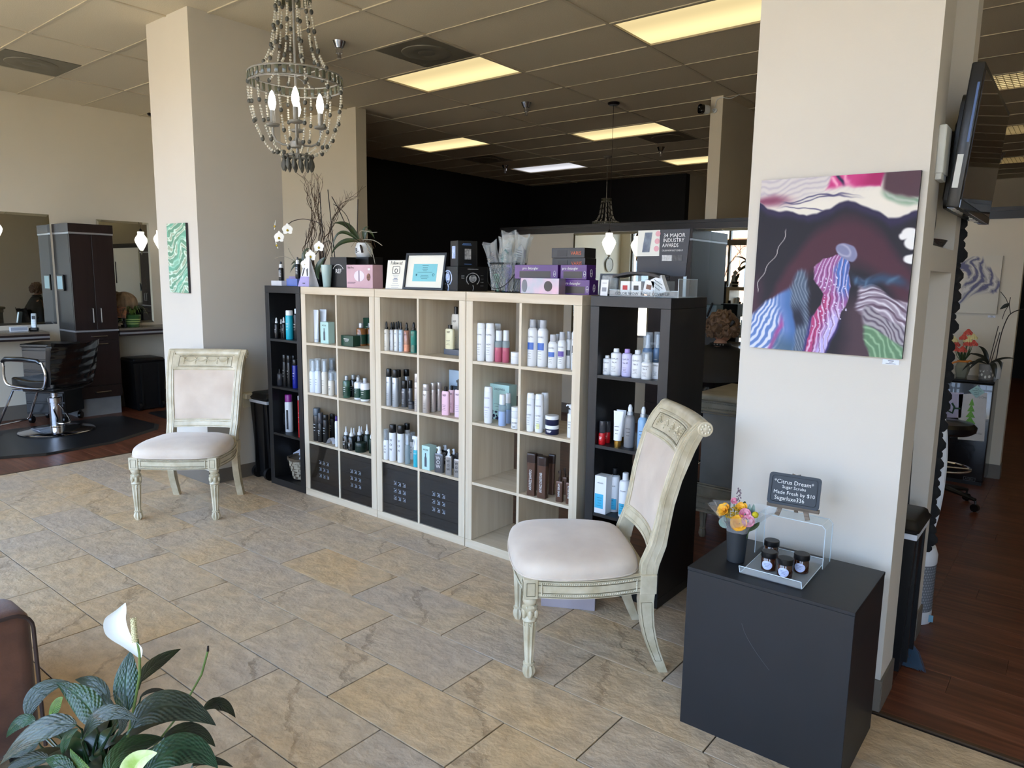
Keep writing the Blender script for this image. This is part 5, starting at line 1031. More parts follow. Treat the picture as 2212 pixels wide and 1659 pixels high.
# ------------------------------------------------------------------ chandeliers
SIL = mat('aged_silver_paint', (.56, .54, .50), .45, .3, vary=.1, scale=30); CRY = mat('crystal_bead', (.88, .86, .80), .06, vary=0, alpha=.5); DKB = mat('grey_wood_bead', (.27, .26, .215), .6, vary=.1, scale=60); TAB = mat('olive_glass_tablet', (.36, .36, .29), .18, vary=.1, scale=40)
BULB = bpy.data.materials.new('lit_bulb'); BULB.use_nodes = True; _b = BULB.node_tree.nodes['Principled BSDF']; _b.inputs['Emission Color'].default_value = (1, .98, .94, 1); _b.inputs['Emission Strength'].default_value = 6
def catmull(ps, n=6):
    ps = [Vector(p) for p in ps]; q = [ps[0] * 2 - ps[1]] + ps + [ps[-1] * 2 - ps[-2]]; o = []
    for i in range(1, len(q) - 2):
        for k in range(n):
            t = k / n; a, b, c, d = q[i - 1], q[i], q[i + 1], q[i + 2]
            o.append(.5 * ((2 * b) + (c - a) * t + (2 * a - 5 * b + 4 * c - d) * t * t + (3 * b - a - 3 * c + d) * t ** 3))
    return o + [ps[-1]]
def chandelier(label, loc):
    t = thing('beaded_chandelier', label, 'chandelier', loc, 0, 'beaded chandeliers')
    zt, zr, zb = 2.755, 2.395, 2.085; rt, rr, rb = .072, .197, .060; rg = random.Random(3)
    top = MB(); top.tube([(0, 0, zb - .01), (0, 0, 3.0)], .006, 8).lathe([(0, H - .03), (.05, H - .028), (.062, H - .002), (0, H)][:3], 20)
    for z in (zt, zt - .04): top.tube([(rt * cos(a * pi / 12), rt * sin(a * pi / 12), z) for a in range(24)], .003, 6, True)
    z = 3.0
    while z < H - .03: top.tube([(.006 * cos(a * pi / 4) if int(z * 50) % 2 else 0, 0 if int(z * 50) % 2 else .006 * cos(a * pi / 4), z + .011 + .013 * sin(a * pi / 4)) for a in range(8)], .0018, 5, True); z += .02
    obj('stem', top, SIL, t)
    for k in range(14):
        a = 2 * pi * k / 14; obj('glass_tablet', MB().rbox(-.010, .010, -.003, .003, -.016, .016, .0029, 1, M=T(rt * cos(a), rt * sin(a), zt - .02) @ RZ(math.degrees(a) + 90)), TAB, t)
    ring = MB()
    for z in (zr + .020, zr - .020): ring.tube([(rr * cos(a * pi / 24), rr * sin(a * pi / 24), z) for a in range(48)], .0035, 6, True)
    lr = MB().tube([(rb * cos(a * pi / 12), rb * sin(a * pi / 12), zb - .003) for a in range(24)], .005, 6, True)
    for k in range(3): lr.tube([(0, 0, zb - .003), (rb * cos(k * 2.094), rb * sin(k * 2.094), zb - .003)], .003, 5)
    obj('lower_ring', lr, SIL, t)
    for k in range(3): ring.tube([(0, 0, zr + .02), (rr * cos(k * 2.094), rr * sin(k * 2.094), zr + .02)], .0025, 5)
    rg_ = obj('ring', ring, SIL, t)
    tm = MB().rbox(-.0085, .0085, -.003, .003, -.0165, .0165, .0029, 2).mesh('glass_tablet', TAB)
    for k in range(38):
        a = 2 * pi * k / 38; obj('glass_tablet', tm, None, rg_, loc=(rr * cos(a), rr * sin(a), zr), rot=(0, 0, a + pi / 2))
    def strand(path, off):
        cl = MB(); dk = MB(); L_ = 0; i = 0; pts = catmull(path, 10); dist = [0]
        for p_, q_ in zip(pts, pts[1:]): dist.append(dist[-1] + (q_ - p_).length)
        s_ = .004; n = off
        while s_ < dist[-1]:
            while i < len(dist) - 2 and dist[i + 1] < s_: i += 1
            p_ = pts[i].lerp(pts[i + 1], (s_ - dist[i]) / max(1e-6, dist[i + 1] - dist[i]))
            if n % 6 == 5: s_ += .006; s_ += .002; dk.sph((p_.x, p_.y, p_.z), .0100, 10, 6, (1, .75, 1.05)); s_ += .0155
            else: cl.sph((p_.x, p_.y, p_.z), .0052, 7, 5); s_ += .0112
            n += 1
        o = obj('bead_strand', cl, CRY, t, kind='stuff'); obj('dark_beads', dk, DKB, o, kind='stuff')
    for k in range(12):
        a = 2 * pi * k / 12 + .1; c_, s_ = cos(a), sin(a); P_ = lambda r, z: (r * c_, r * s_, z)
        strand([P_(rt, zt - .04), P_(rt + .012, 2.62), P_(rt + .03, 2.52), P_(rt + .065, 2.45), P_(rr - .012, zr + .02)], int(rg.random() * 6))
        strand([P_(rr, zr - .02), P_(rr - .002, 2.30), P_(rr - .025, 2.20), P_(.125, 2.115), P_(rb + .005, zb)], int(rg.random() * 6))
    for k in range(14):
        a = 2 * pi * k / 14; r_ = rb + .002; o = MB().lathe([(0, -.062), (.006, -.056), (.0125, -.040), (.011, -.026), (.004, -.010), (0, -.004)], 10, (r_ * cos(a), r_ * sin(a), zb - .006), sy=.6).sph((r_ * cos(a), r_ * sin(a), zb - .008), .0075, 8, 5)
        obj('teardrop', o, DKB, t)
    hub = MB().lathe([(0, 2.115), (.028, 2.118), (.03, 2.125), (.03, 2.142), (.02, 2.148), (.008, 2.16), (0, 2.16)], 16)
    obj('hub', hub, SIL, t)
    for k in range(4):
        a = pi / 2 * k - .64; c_, s_ = cos(a), sin(a); ar = MB()
        ar.tube([(q * c_, q * s_, z) for q, z in ((.02, 2.13), (.06, 2.128), (.088, 2.142), (.1, 2.17), (.1, 2.205))], .005, 7)
        A_ = obj('arm', ar, SIL, t)
        cd = MB().lathe([(.004, 2.198), (.026, 2.204), (.03, 2.212), (.028, 2.213), (.012, 2.208), (.011, 2.21), (.011, 2.268), (0, 2.268)], 16, (.1 * c_, .1 * s_, 0)); obj('candle_sleeve', cd, SIL, A_)
        obj('bulb', MB().lathe([(.008, 2.268), (.014, 2.285), (.0165, 2.30), (.013, 2.325), (.006, 2.345), (0, 2.352)], 12, (.1 * c_, .1 * s_, 0)), BULB, A_)
    return t
ch = chandelier('large beaded chandelier with lit candle bulbs hanging near the camera', (-2.775, 1.94, 0))
copy_tree(ch, (-5.73, 9.34, 0), label='small far beaded chandelier against the black wall, above the black rail')
# glass pendants
PG = bpy.data.materials.new('lit_opal_glass'); PG.use_nodes = True; _b = PG.node_tree.nodes['Principled BSDF']; _b.inputs['Base Color'].default_value = (.9, .9, .86, 1); _b.inputs['Emission Color'].default_value = (1, .97, .9, 1); _b.inputs['Emission Strength'].default_value = .55
BRZ = mat('dark_bronze', (.13, .09, .08), .4, .5, vary=.05)
def pendant(label, x, y, z=1.955):
    t = thing('glass_pendant', label, 'pendant lamp', (x, y, 0), 0, 'white glass pendants')
    obj('canopy', MB().lathe([(0, H - .025), (.05, H - .024), (.062, H - .012), (.062, H - .001)], 20), BRZ, t)
    obj('cord', MB().tube([(0, 0, z + .11), (0, 0, H - .02)], .0022, 6), BRZ, t)
    obj('socket', MB().lathe([(.0, z + .085), (.016, z + .085), (.018, z + .11), (.006, z + .13), (0, z + .13)], 12), BRZ, t)
    sh = MB().lathe([(.036, z + .095), (.038, z + .09), (.037, z + .062), (.044, z + .05), (.064, z + .022), (.073, z - .005), (.066, z - .035), (.04, z - .09), (.018, z - .13), (.0, z - .135)], 24); obj('shade', sh, PG, t)
    obj('glass_tail', MB().tube([(0, 0, z - .128), (.008, 0, z - .145), (-.004, 0, z - .16), (.006, 0, z - .18)], [.018, .012, .008, .005], 8), mat('twisted_glass', (.7, .68, .6), .1, vary=0, alpha=.7), t)
    return t
pendant('white glass pendant hanging before the long mirror right of the purple boxes', -4.012, 6.62, 1.96)
pendant('white glass pendant at the small left mirror, half behind the left column', -8.55, 4.06, 1.965)
pendant('white glass pendant cut by the left edge of the picture', -8.55, 2.42, 1.985)
# ------------------------------------------------------------------ styling stations along the left wall
ESP = woodmat('espresso_laminate', (.12, .085, .08), (.15, .105, .10), (.175, .125, .12), 'Z', .38, .6, .02); ESS = mat('espresso_side', (.17, .165, .165), .5, vary=.03, scale=3); ALU = mat('aluminium_strip', (.66, .67, .69), .35, .5, vary=0); KICK = mat('grey_kick', (.55, .56, .57), .5)
def tower(label, loc, rz, w, d, h):       # front faces -Y
    t = thing('tall_cabinet', label, 'cabinet', loc, rz, 'dark tall styling cabinets')
    obj('kick', MB().box(.0, w, .06, d, 0, .2), KICK, t, smooth=False)
    obj('carcass', MB().box(0, w, .018, d, .2, h - .09), ESS, t, smooth=False); obj('crown', MB().box(-.004, w + .004, -.004, d, h - .088, h, .001), ESP, t, smooth=False)
    for z in (h - .108, .928): obj('strip', MB().box(-.003, w + .003, -.003, d, z, z + .018), ALU, t, smooth=False)
    for s in (0, 1):
        D_ = obj('door', MB().box(.002 + s * w / 2, w / 2 - .002 + s * w / 2, 0, .017, .952, h - .112, .001), ESP, t, smooth=False)
        x = w / 2 + (-.04 if s == 0 else .04); obj('handle', MB().tube([(x, -.003, 1.03), (x, -.03, 1.03), (x, -.03, 1.18), (x, -.003, 1.18)], .006, 8), STEEL, D_)
    for z0, z1 in ((.835, .922), (.42 - .08, .83), (.205, .335)):
        D_ = obj('drawer', MB().box(.002, w - .002, 0, .017, z0, z1, .001), ESP, t, smooth=False); z = min(z1 - .03, (z0 + z1) / 2 if z1 - z0 < .2 else z1 - .035)
        obj('handle', MB().tube([(w * .35, -.003, z), (w * .35, -.03, z), (w * .7, -.03, z), (w * .7, -.003, z)], .006, 8), STEEL, D_)
    return t
tower('dark espresso tall cabinet with two doors between the left wall mirrors', (-8.36, 3.02, 0), 90, .435, .435, 2.07)
# certificate on its side
c_ = thing('framed_certificate', 'small black framed pale certificate on the side of the left dark cabinet', 'certificate', (-8.61, 3.015, 1.45), 0)
obj('frame', MB().box(-.085, .085, -.022, -.002, -.085, .085, .002), TRB, c_, smooth=False); obj('sheet', MB().box(-.068, .068, -.0235, -.021, -.068, .068), mat('pale_blue_paper', (.72, .85, .88), .6, vary=.05), c_, smooth=False)
CTOP = mat('counter_top', (.10, .085, .08), .3); 
def counter(label, v0, v1):
    t = thing('styling_counter', label, 'counter', (-8.8, v0, 0), 0, 'wall counters'); w = v1 - v0
    obj('top', MB().box(0.001, .42, 0, w, .925, .95, .002), mat('counter_pale_top', (.46, .42, .37), .25), t, smooth=False); obj('front_edge', MB().box(.405, .425, 0, w, .865, .927, .002), ESP, t, smooth=False); obj('strip', MB().box(.424, .428, 0, w, .885, .905), ALU, t, smooth=False); obj('underside', MB().box(.001, .405, 0, w, .895, .924), ESS, t, smooth=False)
counter('dark wall counter left of the tall cabinet, cordless phone on it', .3, 2.78); counter('dark wall counter right of the tall cabinet, striped pot on it', 3.47, 5.18)
ph = thing('cordless_phone', 'silver cordless phone standing in its charger on the left counter', 'telephone', (-8.56, 2.70, .951), 60)
obj('cradle', MB().rbox(-.04, .04, -.04, .04, 0, .035, .01, 2), TRB, ph); HS = obj('handset', MB().rbox(-.024, .024, -.013, .013, .02, .185, .008, 3, M=RX(-12)), mat('silver_plastic', (.72, .76, .78), .3, .3), ph); obj('screen', MB().box(-.016, .016, -.0145, -.0125, .12, .155, M=RX(-12)), TRB, HS, smooth=False)
kp = MB()
for i in range(3):
    for j in range(4): kp.box(-.015 + i * .0115, -.007 + i * .0115, -.015, -.0125, .045 + j * .017, .055 + j * .017, M=RX(-12))
obj('keypad', kp, mat('pale_key', (.85, .88, .9), .4, vary=0), HS, smooth=False)
cd = thing('card_holder', 'pale card holder lying on the left counter beside the phone', 'card holder', (-8.55, 2.56, .951), 80)
obj('tray', MB().box(-.08, .08, -.03, .03, 0, .05, .004), mat('white_plastic', (.86, .88, .9), .4), cd, smooth=False); obj('cards', MB().box(-.07, .07, -.032, -.028, .012, .045), mat('grey_card', (.6, .63, .68), .6), cd, smooth=False)
pt = thing('striped_pot_plant', 'spider plant in a green striped pot on the right counter', 'potted plant', (-8.56, 3.70, .951))
GP = mat('green_pot', (.22, .38, .20), .3); obj('pot', MB().lathe([(0, 0), (.06, 0), (.064, .004), (.085, .13), (.088, .135), (.08, .14), (.074, .13), (0, .12)], 28), GP, pt)
for z in (.035, .06, .085): obj('stripe', MB().lathe([(.0655 + (z) * .165, z - .004), (.0662 + (z + .01) * .165, z + .008)], 28), mat('pale_stripe', (.62, .70, .42), .4, vary=0), pt)
LF = mat('spider_leaf', (.20, .32, .12), .45, col2=(.38, .46, .2), scale=30)
for i in range(26):
    a = i * 2.4; q = .12 + .07 * R.random(); mb = MB(); leaf(mb, (.01 * cos(a), .01 * sin(a), .12), (q * .5 * cos(a), q * .5 * sin(a), .20 + .05 * R.random()), (q * cos(a), q * sin(a), .10 + .09 * R.random()), .016, (0, 0, 1), 8, 2, .3); obj('leaf', mb, LF, pt)
wg = thing('wig_head', 'rounded blonde hair wig on a stand behind the striped pot plant', 'wig', (-8.66, 3.66, .951))
hw = MB()
def hair(u, v):
    a = 2 * pi * u; th_ = v * 2.1; r_ = .125 * (1 + .05 * sin(9 * a + 5 * v) + .03 * sin(17 * a)); return (r_ * sin(th_) * cos(a), r_ * sin(th_) * sin(a) * 1.05, .27 + .13 * cos(th_))
obj('hair', MB().grid(hair, 60, 24), mat('blonde_hair', (.62, .52, .40), .7, vary=0, col2=(.44, .35, .25), scale=30, stretch=(1, 1, .2)), wg); obj('head', MB().sph((0, 0, .24), .085, 16, 12, (1, 1, 1.25)), mat('mannequin', (.75, .6, .5), .5), wg); obj('stand', MB().cyl((0, 0, 0), .05, .02).cyl((0, 0, .02), .03, .13), TRB, wg)
pc_ = thing('photo_card', 'small orange photo card leaning beside the striped pot', 'photo', (-8.50, 3.53, .951), 70)
obj('card', MB().box(-.05, .05, -.002, .002, 0.11, .24, M=RX(-10) @ RY(8)), mat('orange_photo', (.70, .42, .15), .4, col2=(.2, .1, .06), scale=25), pc_, smooth=False); obj('easel', MB().tube([(-.05, -.01, 0), (0, .02, .25), (.05, -.01, 0)], .003, 5), TRB, pc_)
# black rubber floor mats
RUB = mat('black_rubber', (.10, .10, .105), .38, vary=.05, scale=4)
for lb, poly in (('black chamfered floor mat under the salon chair', [(-7.75, 1.35), (-7.15, 1.55), (-6.85, 2.17), (-6.90, 2.75), (-7.22, 3.30), (-7.45, 3.42), (-8.14, 3.38), (-8.24, 3.25), (-8.22, 1.45)]), ('black floor mat farther right, half hidden by the left column', [(-8.15, 3.62), (-7.6, 3.6), (-7.3, 3.75), (-7.1, 4.9), (-8.1, 4.95)])):
    t = thing('floor_mat', lb, 'mat', (0, 0, 0), 0, 'anti-fatigue mats'); cx = sum(p_[0] for p_ in poly) / len(poly); cy_ = sum(p_[1] for p_ in poly) / len(poly); n = len(poly)
    inn = [(cx + (x - cx) * .95, cy_ + (y - cy_) * .95) for x, y in poly]
    obj('mat', MB().add([(x, y, .001) for x, y in poly] + [(x, y, .016) for x, y in inn], [(i, (i + 1) % n, n + (i + 1) % n, n + i) for i in range(n)] + [tuple(range(n, 2 * n))]), RUB, t, smooth=False)
# salon chair: faces the left wall
VIN = mat('black_vinyl', (.05, .052, .06), .28, vary=0, bump=.35, bscale=9, coat=.3)
sc = thing('salon_chair', 'black vinyl hydraulic salon chair with chrome arms and round base', 'chair', (-7.81, 2.59, .017), -64)
obj('base_plate', MB().lathe([(0, .0), (.325, .0), (.33, .006), (.32, .014), (.2, .03), (.06, .042), (.055, .05), (0, .05)], 48), CH, sc); obj('pump_column', MB().lathe([(.055, .045), (.055, .28), (.062, .285), (.062, .33), (.05, .335), (.0, .335)], 24).cyl((0, 0, .33), .03, .08, 16), CH, sc)
obj('pedal', MB().tube(catmull([(.05, .04, .24), (.16, .15, .23), (.26, .28, .18), (.31, .33, .155), (.30, .39, .15), (.22, .38, .155), (.12, .25, .2), (.03, .08, .27)], 5), .008, 8), CH, sc)
obj('seat_plate', MB().box(-.18, .18, -.18, .18, .405, .425, .004), TRB, sc, smooth=False)
def seatf(x, y, z): return (x * (1 - .12 * max(0, -y / .27)), y, z + .03 * (y / .27) ** 2 - .02 * (1 - (x / .25) ** 2))
obj('seat', MB().rbox(-.25, .25, -.27, .25, .425, .53, .035, 4, sub=4, fn=seatf), VIN, sc)
def backf(x, y, z): return (x * (1 + .10 * (z - .5) / .4), y + .22 * (z - .45) * .8 - .07 * (x / .25) ** 2 + .03, z + .025 * (x / .25) ** 2 * (z - .5) * 2)
obj('backrest', MB().rbox(-.255, .255, .19, .265, .46, .86, .03, 4, sub=5, fn=backf), VIN, sc)
cvr = MB().grid(lambda u, v: tuple(Vector(backf(-.262 + .524 * u, .272 + .004 * sin(20 * u + 7 * v) + .003 * sin(31 * v + 5 * u), .50 + .375 * v))), 30, 20); obj('plastic_cover', cvr, mat('glossy_film', (.04, .04, .045), .15, vary=0, coat=.6, bump=.8, bscale=12), sc)
for s in (-1, 1):
    loop = [(s * .275, .17, .70), (s * .275, .20, .60), (s * .272, .17, .48), (s * .268, .08, .455), (s * .27, -.2, .47), (s * .275, -.27, .53), (s * .275, -.27, .66), (s * .275, -.24, .715), (s * .275, .10, .715)]
    A_ = obj('arm_frame', MB().tube(catmull(loop, 4), .0125, 10, True), CH, sc); obj('arm_pad', MB().tube([(s * .275, -.28, .70), (s * .275, -.24, .728), (s * .275, -.05, .733), (s * .275, .12, .72), (s * .275, .15, .70)], [.018, .022, .022, .02, .016], 10), VIN, A_)
obj('footrest', MB().tube([(-.12, -.15, .415), (-.15, -.32, .41), (-.17, -.50, .07), (-.16, -.52, .05), (.16, -.52, .05), (.17, -.50, .07), (.15, -.32, .41), (.12, -.15, .415)], .011, 8), CH, sc)
# drawer trolley behind the salon chair
tr = thing('drawer_trolley', 'black wheeled drawer trolley behind the salon chair', 'trolley', (-8.42, 2.80, 0), 40)
obj('cabinet_body', MB().box(-.2, .2, -.17, .17, .1, .80, .006), TRB, tr, smooth=False)
for i in range(6): obj('drawer', MB().box(-.19, .19, -.182, -.168, .12 + i * .11, .215 + i * .11, .004), mat('satin_black', (.07, .07, .075), .3), tr, smooth=False)
obj('top_tray', MB().box(-.21, .21, -.18, .18, .80, .83, .006), TRB, tr, smooth=False)
for x in (-.17, .17):
    for y in (-.14, .14): obj('caster', MB().cyl((0, 0, -.014), .038, .028, 14, M=T(x, y, .038) @ RY(90)).cyl((x, y, .05), .012, .05, 8), TRB, tr)
BLP = mat('black_bin_plastic', (.05, .052, .06), .4, vary=.03)
def bin_(name, label, loc, rz, w, d, h, wheels=True, lid=True, bag=False, taper=.8, group=None):
    t = thing(name, label, 'bin', loc, rz, group); k = taper
    obj('body', MB().add([(sx * w / 2 * k, sy * d / 2 * k, .012) for sx, sy in ((-1, -1), (1, -1), (1, 1), (-1, 1))] + [(sx * w / 2, sy * d / 2, h * .92) for sx, sy in ((-1, -1), (1, -1), (1, 1), (-1, 1))], [(3, 2, 1, 0), (4, 5, 6, 7), (0, 1, 5, 4), (1, 2, 6, 5), (2, 3, 7, 6), (3, 0, 4, 7)]), BLP, t, smooth=False)
    obj('rib', MB().box(-w * .3, -w * .24, -d / 2 - .004, -d / 2 * k, .05, h * .88).box(w * .24, w * .3, -d / 2 - .004, -d / 2 * k, .05, h * .88), BLP, t, smooth=False)
    if lid: obj('lid', MB().rbox(-w / 2 - .015, w / 2 + .015, -d / 2 - .015, d / 2 + .015, h * .92, h, .02, 2, fn=lambda x, y, z: (x * (1 - .10 * (z > h * .96)), y * (1 - .10 * (z > h * .96)), z)), BLP, t, ang=50)
    if wheels:
        for s in (-1, 1): obj('wheel', MB().cyl((0, 0, -.014), .05, .028, 20, M=T(s * w * .36, -d * .42, .05) @ RY(90)), BLP, t)
    if bag: obj('bin_liner', MB().lathe([(.52, h * .895), (.525, h * .90), (.525, h * .92)], 4, sx=w * 1.38, sy=d * 1.38, M=RZ(0) @ Matrix.Identity(4)), mat('white_liner', (.85, .87, .9), .5), t) if 0 else obj('bin_liner', MB().box(-w / 2 - .004, w / 2 + .004, -d / 2 - .004, d / 2 + .004, h * .885, h * .918), mat('white_liner', (.85, .87, .9), .5), t, smooth=False)
    return t
bin_('wheeled_bin', 'black lidded wheeled bin right of the dark cabinet, by the far left wall', (-8.52, 3.76, 0), 90, .36, .36, .60, True, True, False, .86)
bin_('waste_bin', 'slim black lidded bin squeezed between the left column and the shelves', (-4.855, 3.16, 0), 0, .225, .36, .675, True, True, True, .82)
bin_('niche_bin', 'slim black bin standing in the side niche of the right column', (-.515, 3.19, 0), 90, .25, .17, .655, False, True, True, .78)
ou = thing('outlet_cover', 'cream plug adapter on the side of the left column above the bin', 'outlet', (-5.0, 2.975, .61), 90)
obj('plate', MB().box(-.04, .04, -.008, 0, -.06, .06, .003), mat('cream_plastic', (.86, .84, .76), .4), ou, smooth=False); obj('adapter', MB().box(-.045, .05, -.06, -.008, .01, .055, .008), MATS['cream_plastic'], ou, smooth=False)
# ------------------------------------------------------------------ things standing on top of the shelves
ZT = 1.4885
LAV = mat('lavender_card', (.68, .64, .84), .6); PBL = mat('periwinkle_card', (.42, .50, .78), .5); NBLK = mat('carton_black', (.05, .05, .055), .4); GCARD = mat('carton_charcoal', (.19, .19, .2), .45)
def carton(name, label, cat, x, y, z, w, d, h, m, rz=0, group=None, side=None):
    t = thing(name, label, cat, (x, y, z), rz, group); obj('carton', MB().box(-w / 2, w / 2, -d / 2, d / 2, 0, h, .001), m, t, smooth=False); return t
def printm(t, s, size, x, z, d, m, width=None, M0=None, e=.0008):
    mb = MB(); addtext(mb, s, size, (M0 or T(0, 0, 0)) @ T(x, -d / 2 - e, z), None, width); return obj('lettering', mb, m, t, smooth=False)
carton('display_block', 'low white and grey riser block at the left end of the shelf tops', 'block', -4.602, 3.05, ZT, .13, .09, .036, mat('pale_card', (.80, .81, .83), .5))
carton('display_block', 'lavender riser block behind the white one, bottle on it', 'block', -4.618, 3.20, ZT, .10, .09, .068, LAV)
carton('display_block', 'periwinkle blue riser block left of the tent card', 'block', -4.47, 3.12, ZT, .13, .15, .052, PBL)
def spray_on(label, x, y, z, h):
    t = thing('spray_bottle', label, 'bottle', (x, y, z), 15, 'small black spray bottles on the shelf top'); r = .0185
    obj('body', MB().lathe([(r * .93, 0), (r, .003), (r, h * .62), (r * .8, h * .68), (r * .5, h * .7), (0, h * .7)], 20), pm_('blk'), t); obj('collar', MB().lathe([(r * .75, h * .68), (r * .72, h * .85), (r * .4, h * .88), (0, h * .88)], 14), pm_('wht'), t); obj('spray_head', MB().lathe([(r * .35, h * .88), (r * .3, h), (0, h)], 10), pm_('smoke'), t)
    lb = MB()
    for i in range(5): lb.add([((r + .0005) * sin(a), -(r + .0005) * cos(a), h * (.5 - .07 * i) + dz) for dz in (0, .003) for a in (-.6, -.2, .2, .5 - .1 * (i % 2))], [(j, j + 1, j + 5, j + 4) for j in range(3)])
    obj('lettering', lb, WHT, t, smooth=False)
spray_on('black spray bottle on the low white block, front left on the shelf top', -4.604, 3.05, ZT + .036, .137); spray_on('black spray bottle on the lavender block, under the orchid flowers', -4.60, 3.19, ZT + .068, .14); spray_on('black spray bottle on the periwinkle blue block', -4.50, 3.12, ZT + .052, .155)
tc_ = thing('tent_card', 'white and lavender printed tent card shaped like a pyramid', 'card', (-4.285, 3.055, ZT), 6)
for s in (-1, 1):
    M_ = T(0, s * .045, 0) @ RX(s * 12.5)
    obj('panel', MB().prism([(-.056, 0), (.056, 0), (.018, .215), (-.018, .215)], -.001, .001, M=M_ @ RX(90)), mat('white_card', (.90, .90, .92), .5, vary=.01), tc_, smooth=False)
M_ = T(0, -.045, 0) @ RX(-12.5)
obj('lavender_band', MB().prism([(-.0562, 0), (.0562, 0), (.043, .07), (-.043, .07)], .0012, .0022, M=M_ @ RX(90)), LAV, tc_, smooth=False)
obj('print', MB().prism([(-.03, .075), (-.022, .072), (-.012, .13), (-.022, .132)], .0012, .002, M=M_ @ RX(90)).prism([(.028, .075), (.02, .072), (.006, .12), (.016, .13)], .0012, .002, M=M_ @ RX(90)).prism([(-.012, .02), (.014, .02), (.014, .026), (-.012, .026)], .0023, .003, M=M_ @ RX(90)), NBLK, tc_, smooth=False)
vs_ = thing('vase', 'tall mint glazed vase left of the black lettered box', 'vase', (-4.082, 3.06, ZT))
obj('vase', MB().lathe([(.024, 0), (.026, .003), (.0385, .146), (.0385, .150), (.034, .150), (.024, .02), (0, .02)], 28), mat('mint_glaze', (.66, .76, .76), .25, coat=.4), vs_)
rb = carton('gift_bag', 'black gift carton with white three-letter print and arc above', 'box', -3.995, 3.13, ZT, .175, .08, .202, NBLK)
printm(rb, 'REF', .042, 0.003, .095, .08, WHT)
ar_ = MB()
for i in range(14): a = radians(150 - 120 * i / 13); ar_.box(-.0022, .0022, -.0416, -.0405, -.003, .003, M=T(.06 * cos(a), 0, .098 + .055 * sin(a)))
obj('arc_print', ar_, WHT, rb, smooth=False)
bs2 = carton('box_stand', 'plain black box carrying the lettered orchid pot', 'box', -3.92, 3.27, ZT, .20, .13, .205, NBLK)
pk = carton('product_carton', 'dusty pink carton with a round cushion picture and script lettering', 'box', -3.705, 3.075, ZT, .262, .085, .15, mat('dusty_pink', (.80, .66, .70), .5))
printm(pk, 'Bibi Pro', .02, -.085, .125, .085, NBLK)
pc2 = MB(); pc2.prism([(.052 * cos(a * pi / 10), .035 * sin(a * pi / 10)) for a in range(20)], 0, .001, M=T(0, -.0432, .078) @ RX(90)); obj('cushion_picture', pc2, mat('satin_white', (.88, .84, .88), .3), pk, smooth=False); obj('cushion_gap', MB().box(-.006, .004, -.0448, -.0434, .043, .113), mat('mauve_grey', (.5, .42, .5), .5), pk, smooth=False)
obj('portrait', MB().prism([(.018 * cos(a * pi / 6), .024 * sin(a * pi / 6)) for a in range(12)], 0, .001, M=T(.092, -.0432, .072) @ RX(90)), mat('portrait_brown', (.62, .44, .36), .6, col2=(.3, .2, .16), scale=60), pk, smooth=False); obj('price_sticker', MB().box(.085, .108, -.0438, -.0428, .115, .128), WHT, pk, smooth=False)
obj('fine_print', MB().box(-.12, -.04, -.0438, -.0428, .035, .0375).box(-.12, -.05, -.0438, -.0428, .027, .029), NBLK, pk, smooth=False)
fo = thing('countertop_sign', 'white follow-us sign in a slanted holder between pink box and frame', 'sign', (-3.382, 3.05, ZT), 3)
FM = RX(-8); obj('holder', MB().box(-.084, .084, -.004, .004, 0, .182, .001, M=FM).box(-.084, .084, -.005, .05, 0, .004), ACR, fo, smooth=False); obj('card', MB().box(-.08, .08, -.0062, -.004, .003, .179, M=FM), mat('cream_card', (.90, .89, .84), .6, vary=.01), fo, smooth=False)
printm(fo, 'Follow us!', .03, 0, .152, .0128, INK, M0=FM, width=.1)
cg = MB(); cg.tube([(x, -.0068, z) for x, z in [(a + 0, b + .118) for a, b in rr_poly(.03, .022, .006, 3)]], .0018, 4, True, M=FM).tube([(.012 * cos(a * pi / 6), -.0068, .114 + .012 * sin(a * pi / 6)) for a in range(12)], .002, 4, True, M=FM); obj('camera_icon', cg, INK, fo, smooth=False)
fl_ = MB()
for i, (w, z) in enumerate(((.05, .083), (.035, .075), (.03, .064), (.045, .056), (.04, .048), (.05, .035), (.07, .022), (.06, .01))): fl_.box(-w / 2, w / 2, -.0068, -.0060, z, z + (.0035 if 2 <= i <= 4 else .0016), M=FM)
obj('fine_print', fl_, mat('blue_grey_print', (.35, .42, .55), .6, vary=0), fo, smooth=False)
fm = thing('picture_frame', 'black framed aqua certificate leaning on the shelf top', 'picture frame', (-3.135, 3.05, ZT), 2)
FM2 = RX(-10); o_ = MB()
for b in ((-.166, .166, 0, .014), (-.166, .166, .209, .223), (-.166, -.152, .014, .209), (.152, .166, .014, .209)): o_.box(b[0], b[1], -.012, .008, b[2], b[3], M=FM2)
obj('frame', o_, TRB, fm, smooth=False); obj('mat_board', MB().box(-.152, .152, -.002, .004, .014, .209, M=FM2), mat('ivory_mat', (.90, .89, .84), .7, vary=.01), fm, smooth=False); obj('certificate', MB().box(-.098, .096, -.0032, -.002, .052, .158, M=FM2), mat('aqua_paper', (.48, .76, .80), .6, vary=.02), fm, smooth=False)
cp = MB()
for w, z in ((.05, .147), (.04, .135), (.045, .125), (.03, .115), (.12, .106), (.06, .088), (.07, .078), (.05, .068)): cp.box(-w / 2, w / 2, -.0042, -.0034, z, z + .0018, M=FM2)
cp.box(-.072, -.062, -.0042, -.0034, .085, .097, M=FM2).tube([(.072 + .008 * cos(a * pi / 5), -.004, .092 + .008 * sin(a * pi / 5)) for a in range(10)], .0012, 4, True, M=FM2); obj('fine_print', cp, mat('teal_print', (.15, .35, .4), .6, vary=0), fm, smooth=False)
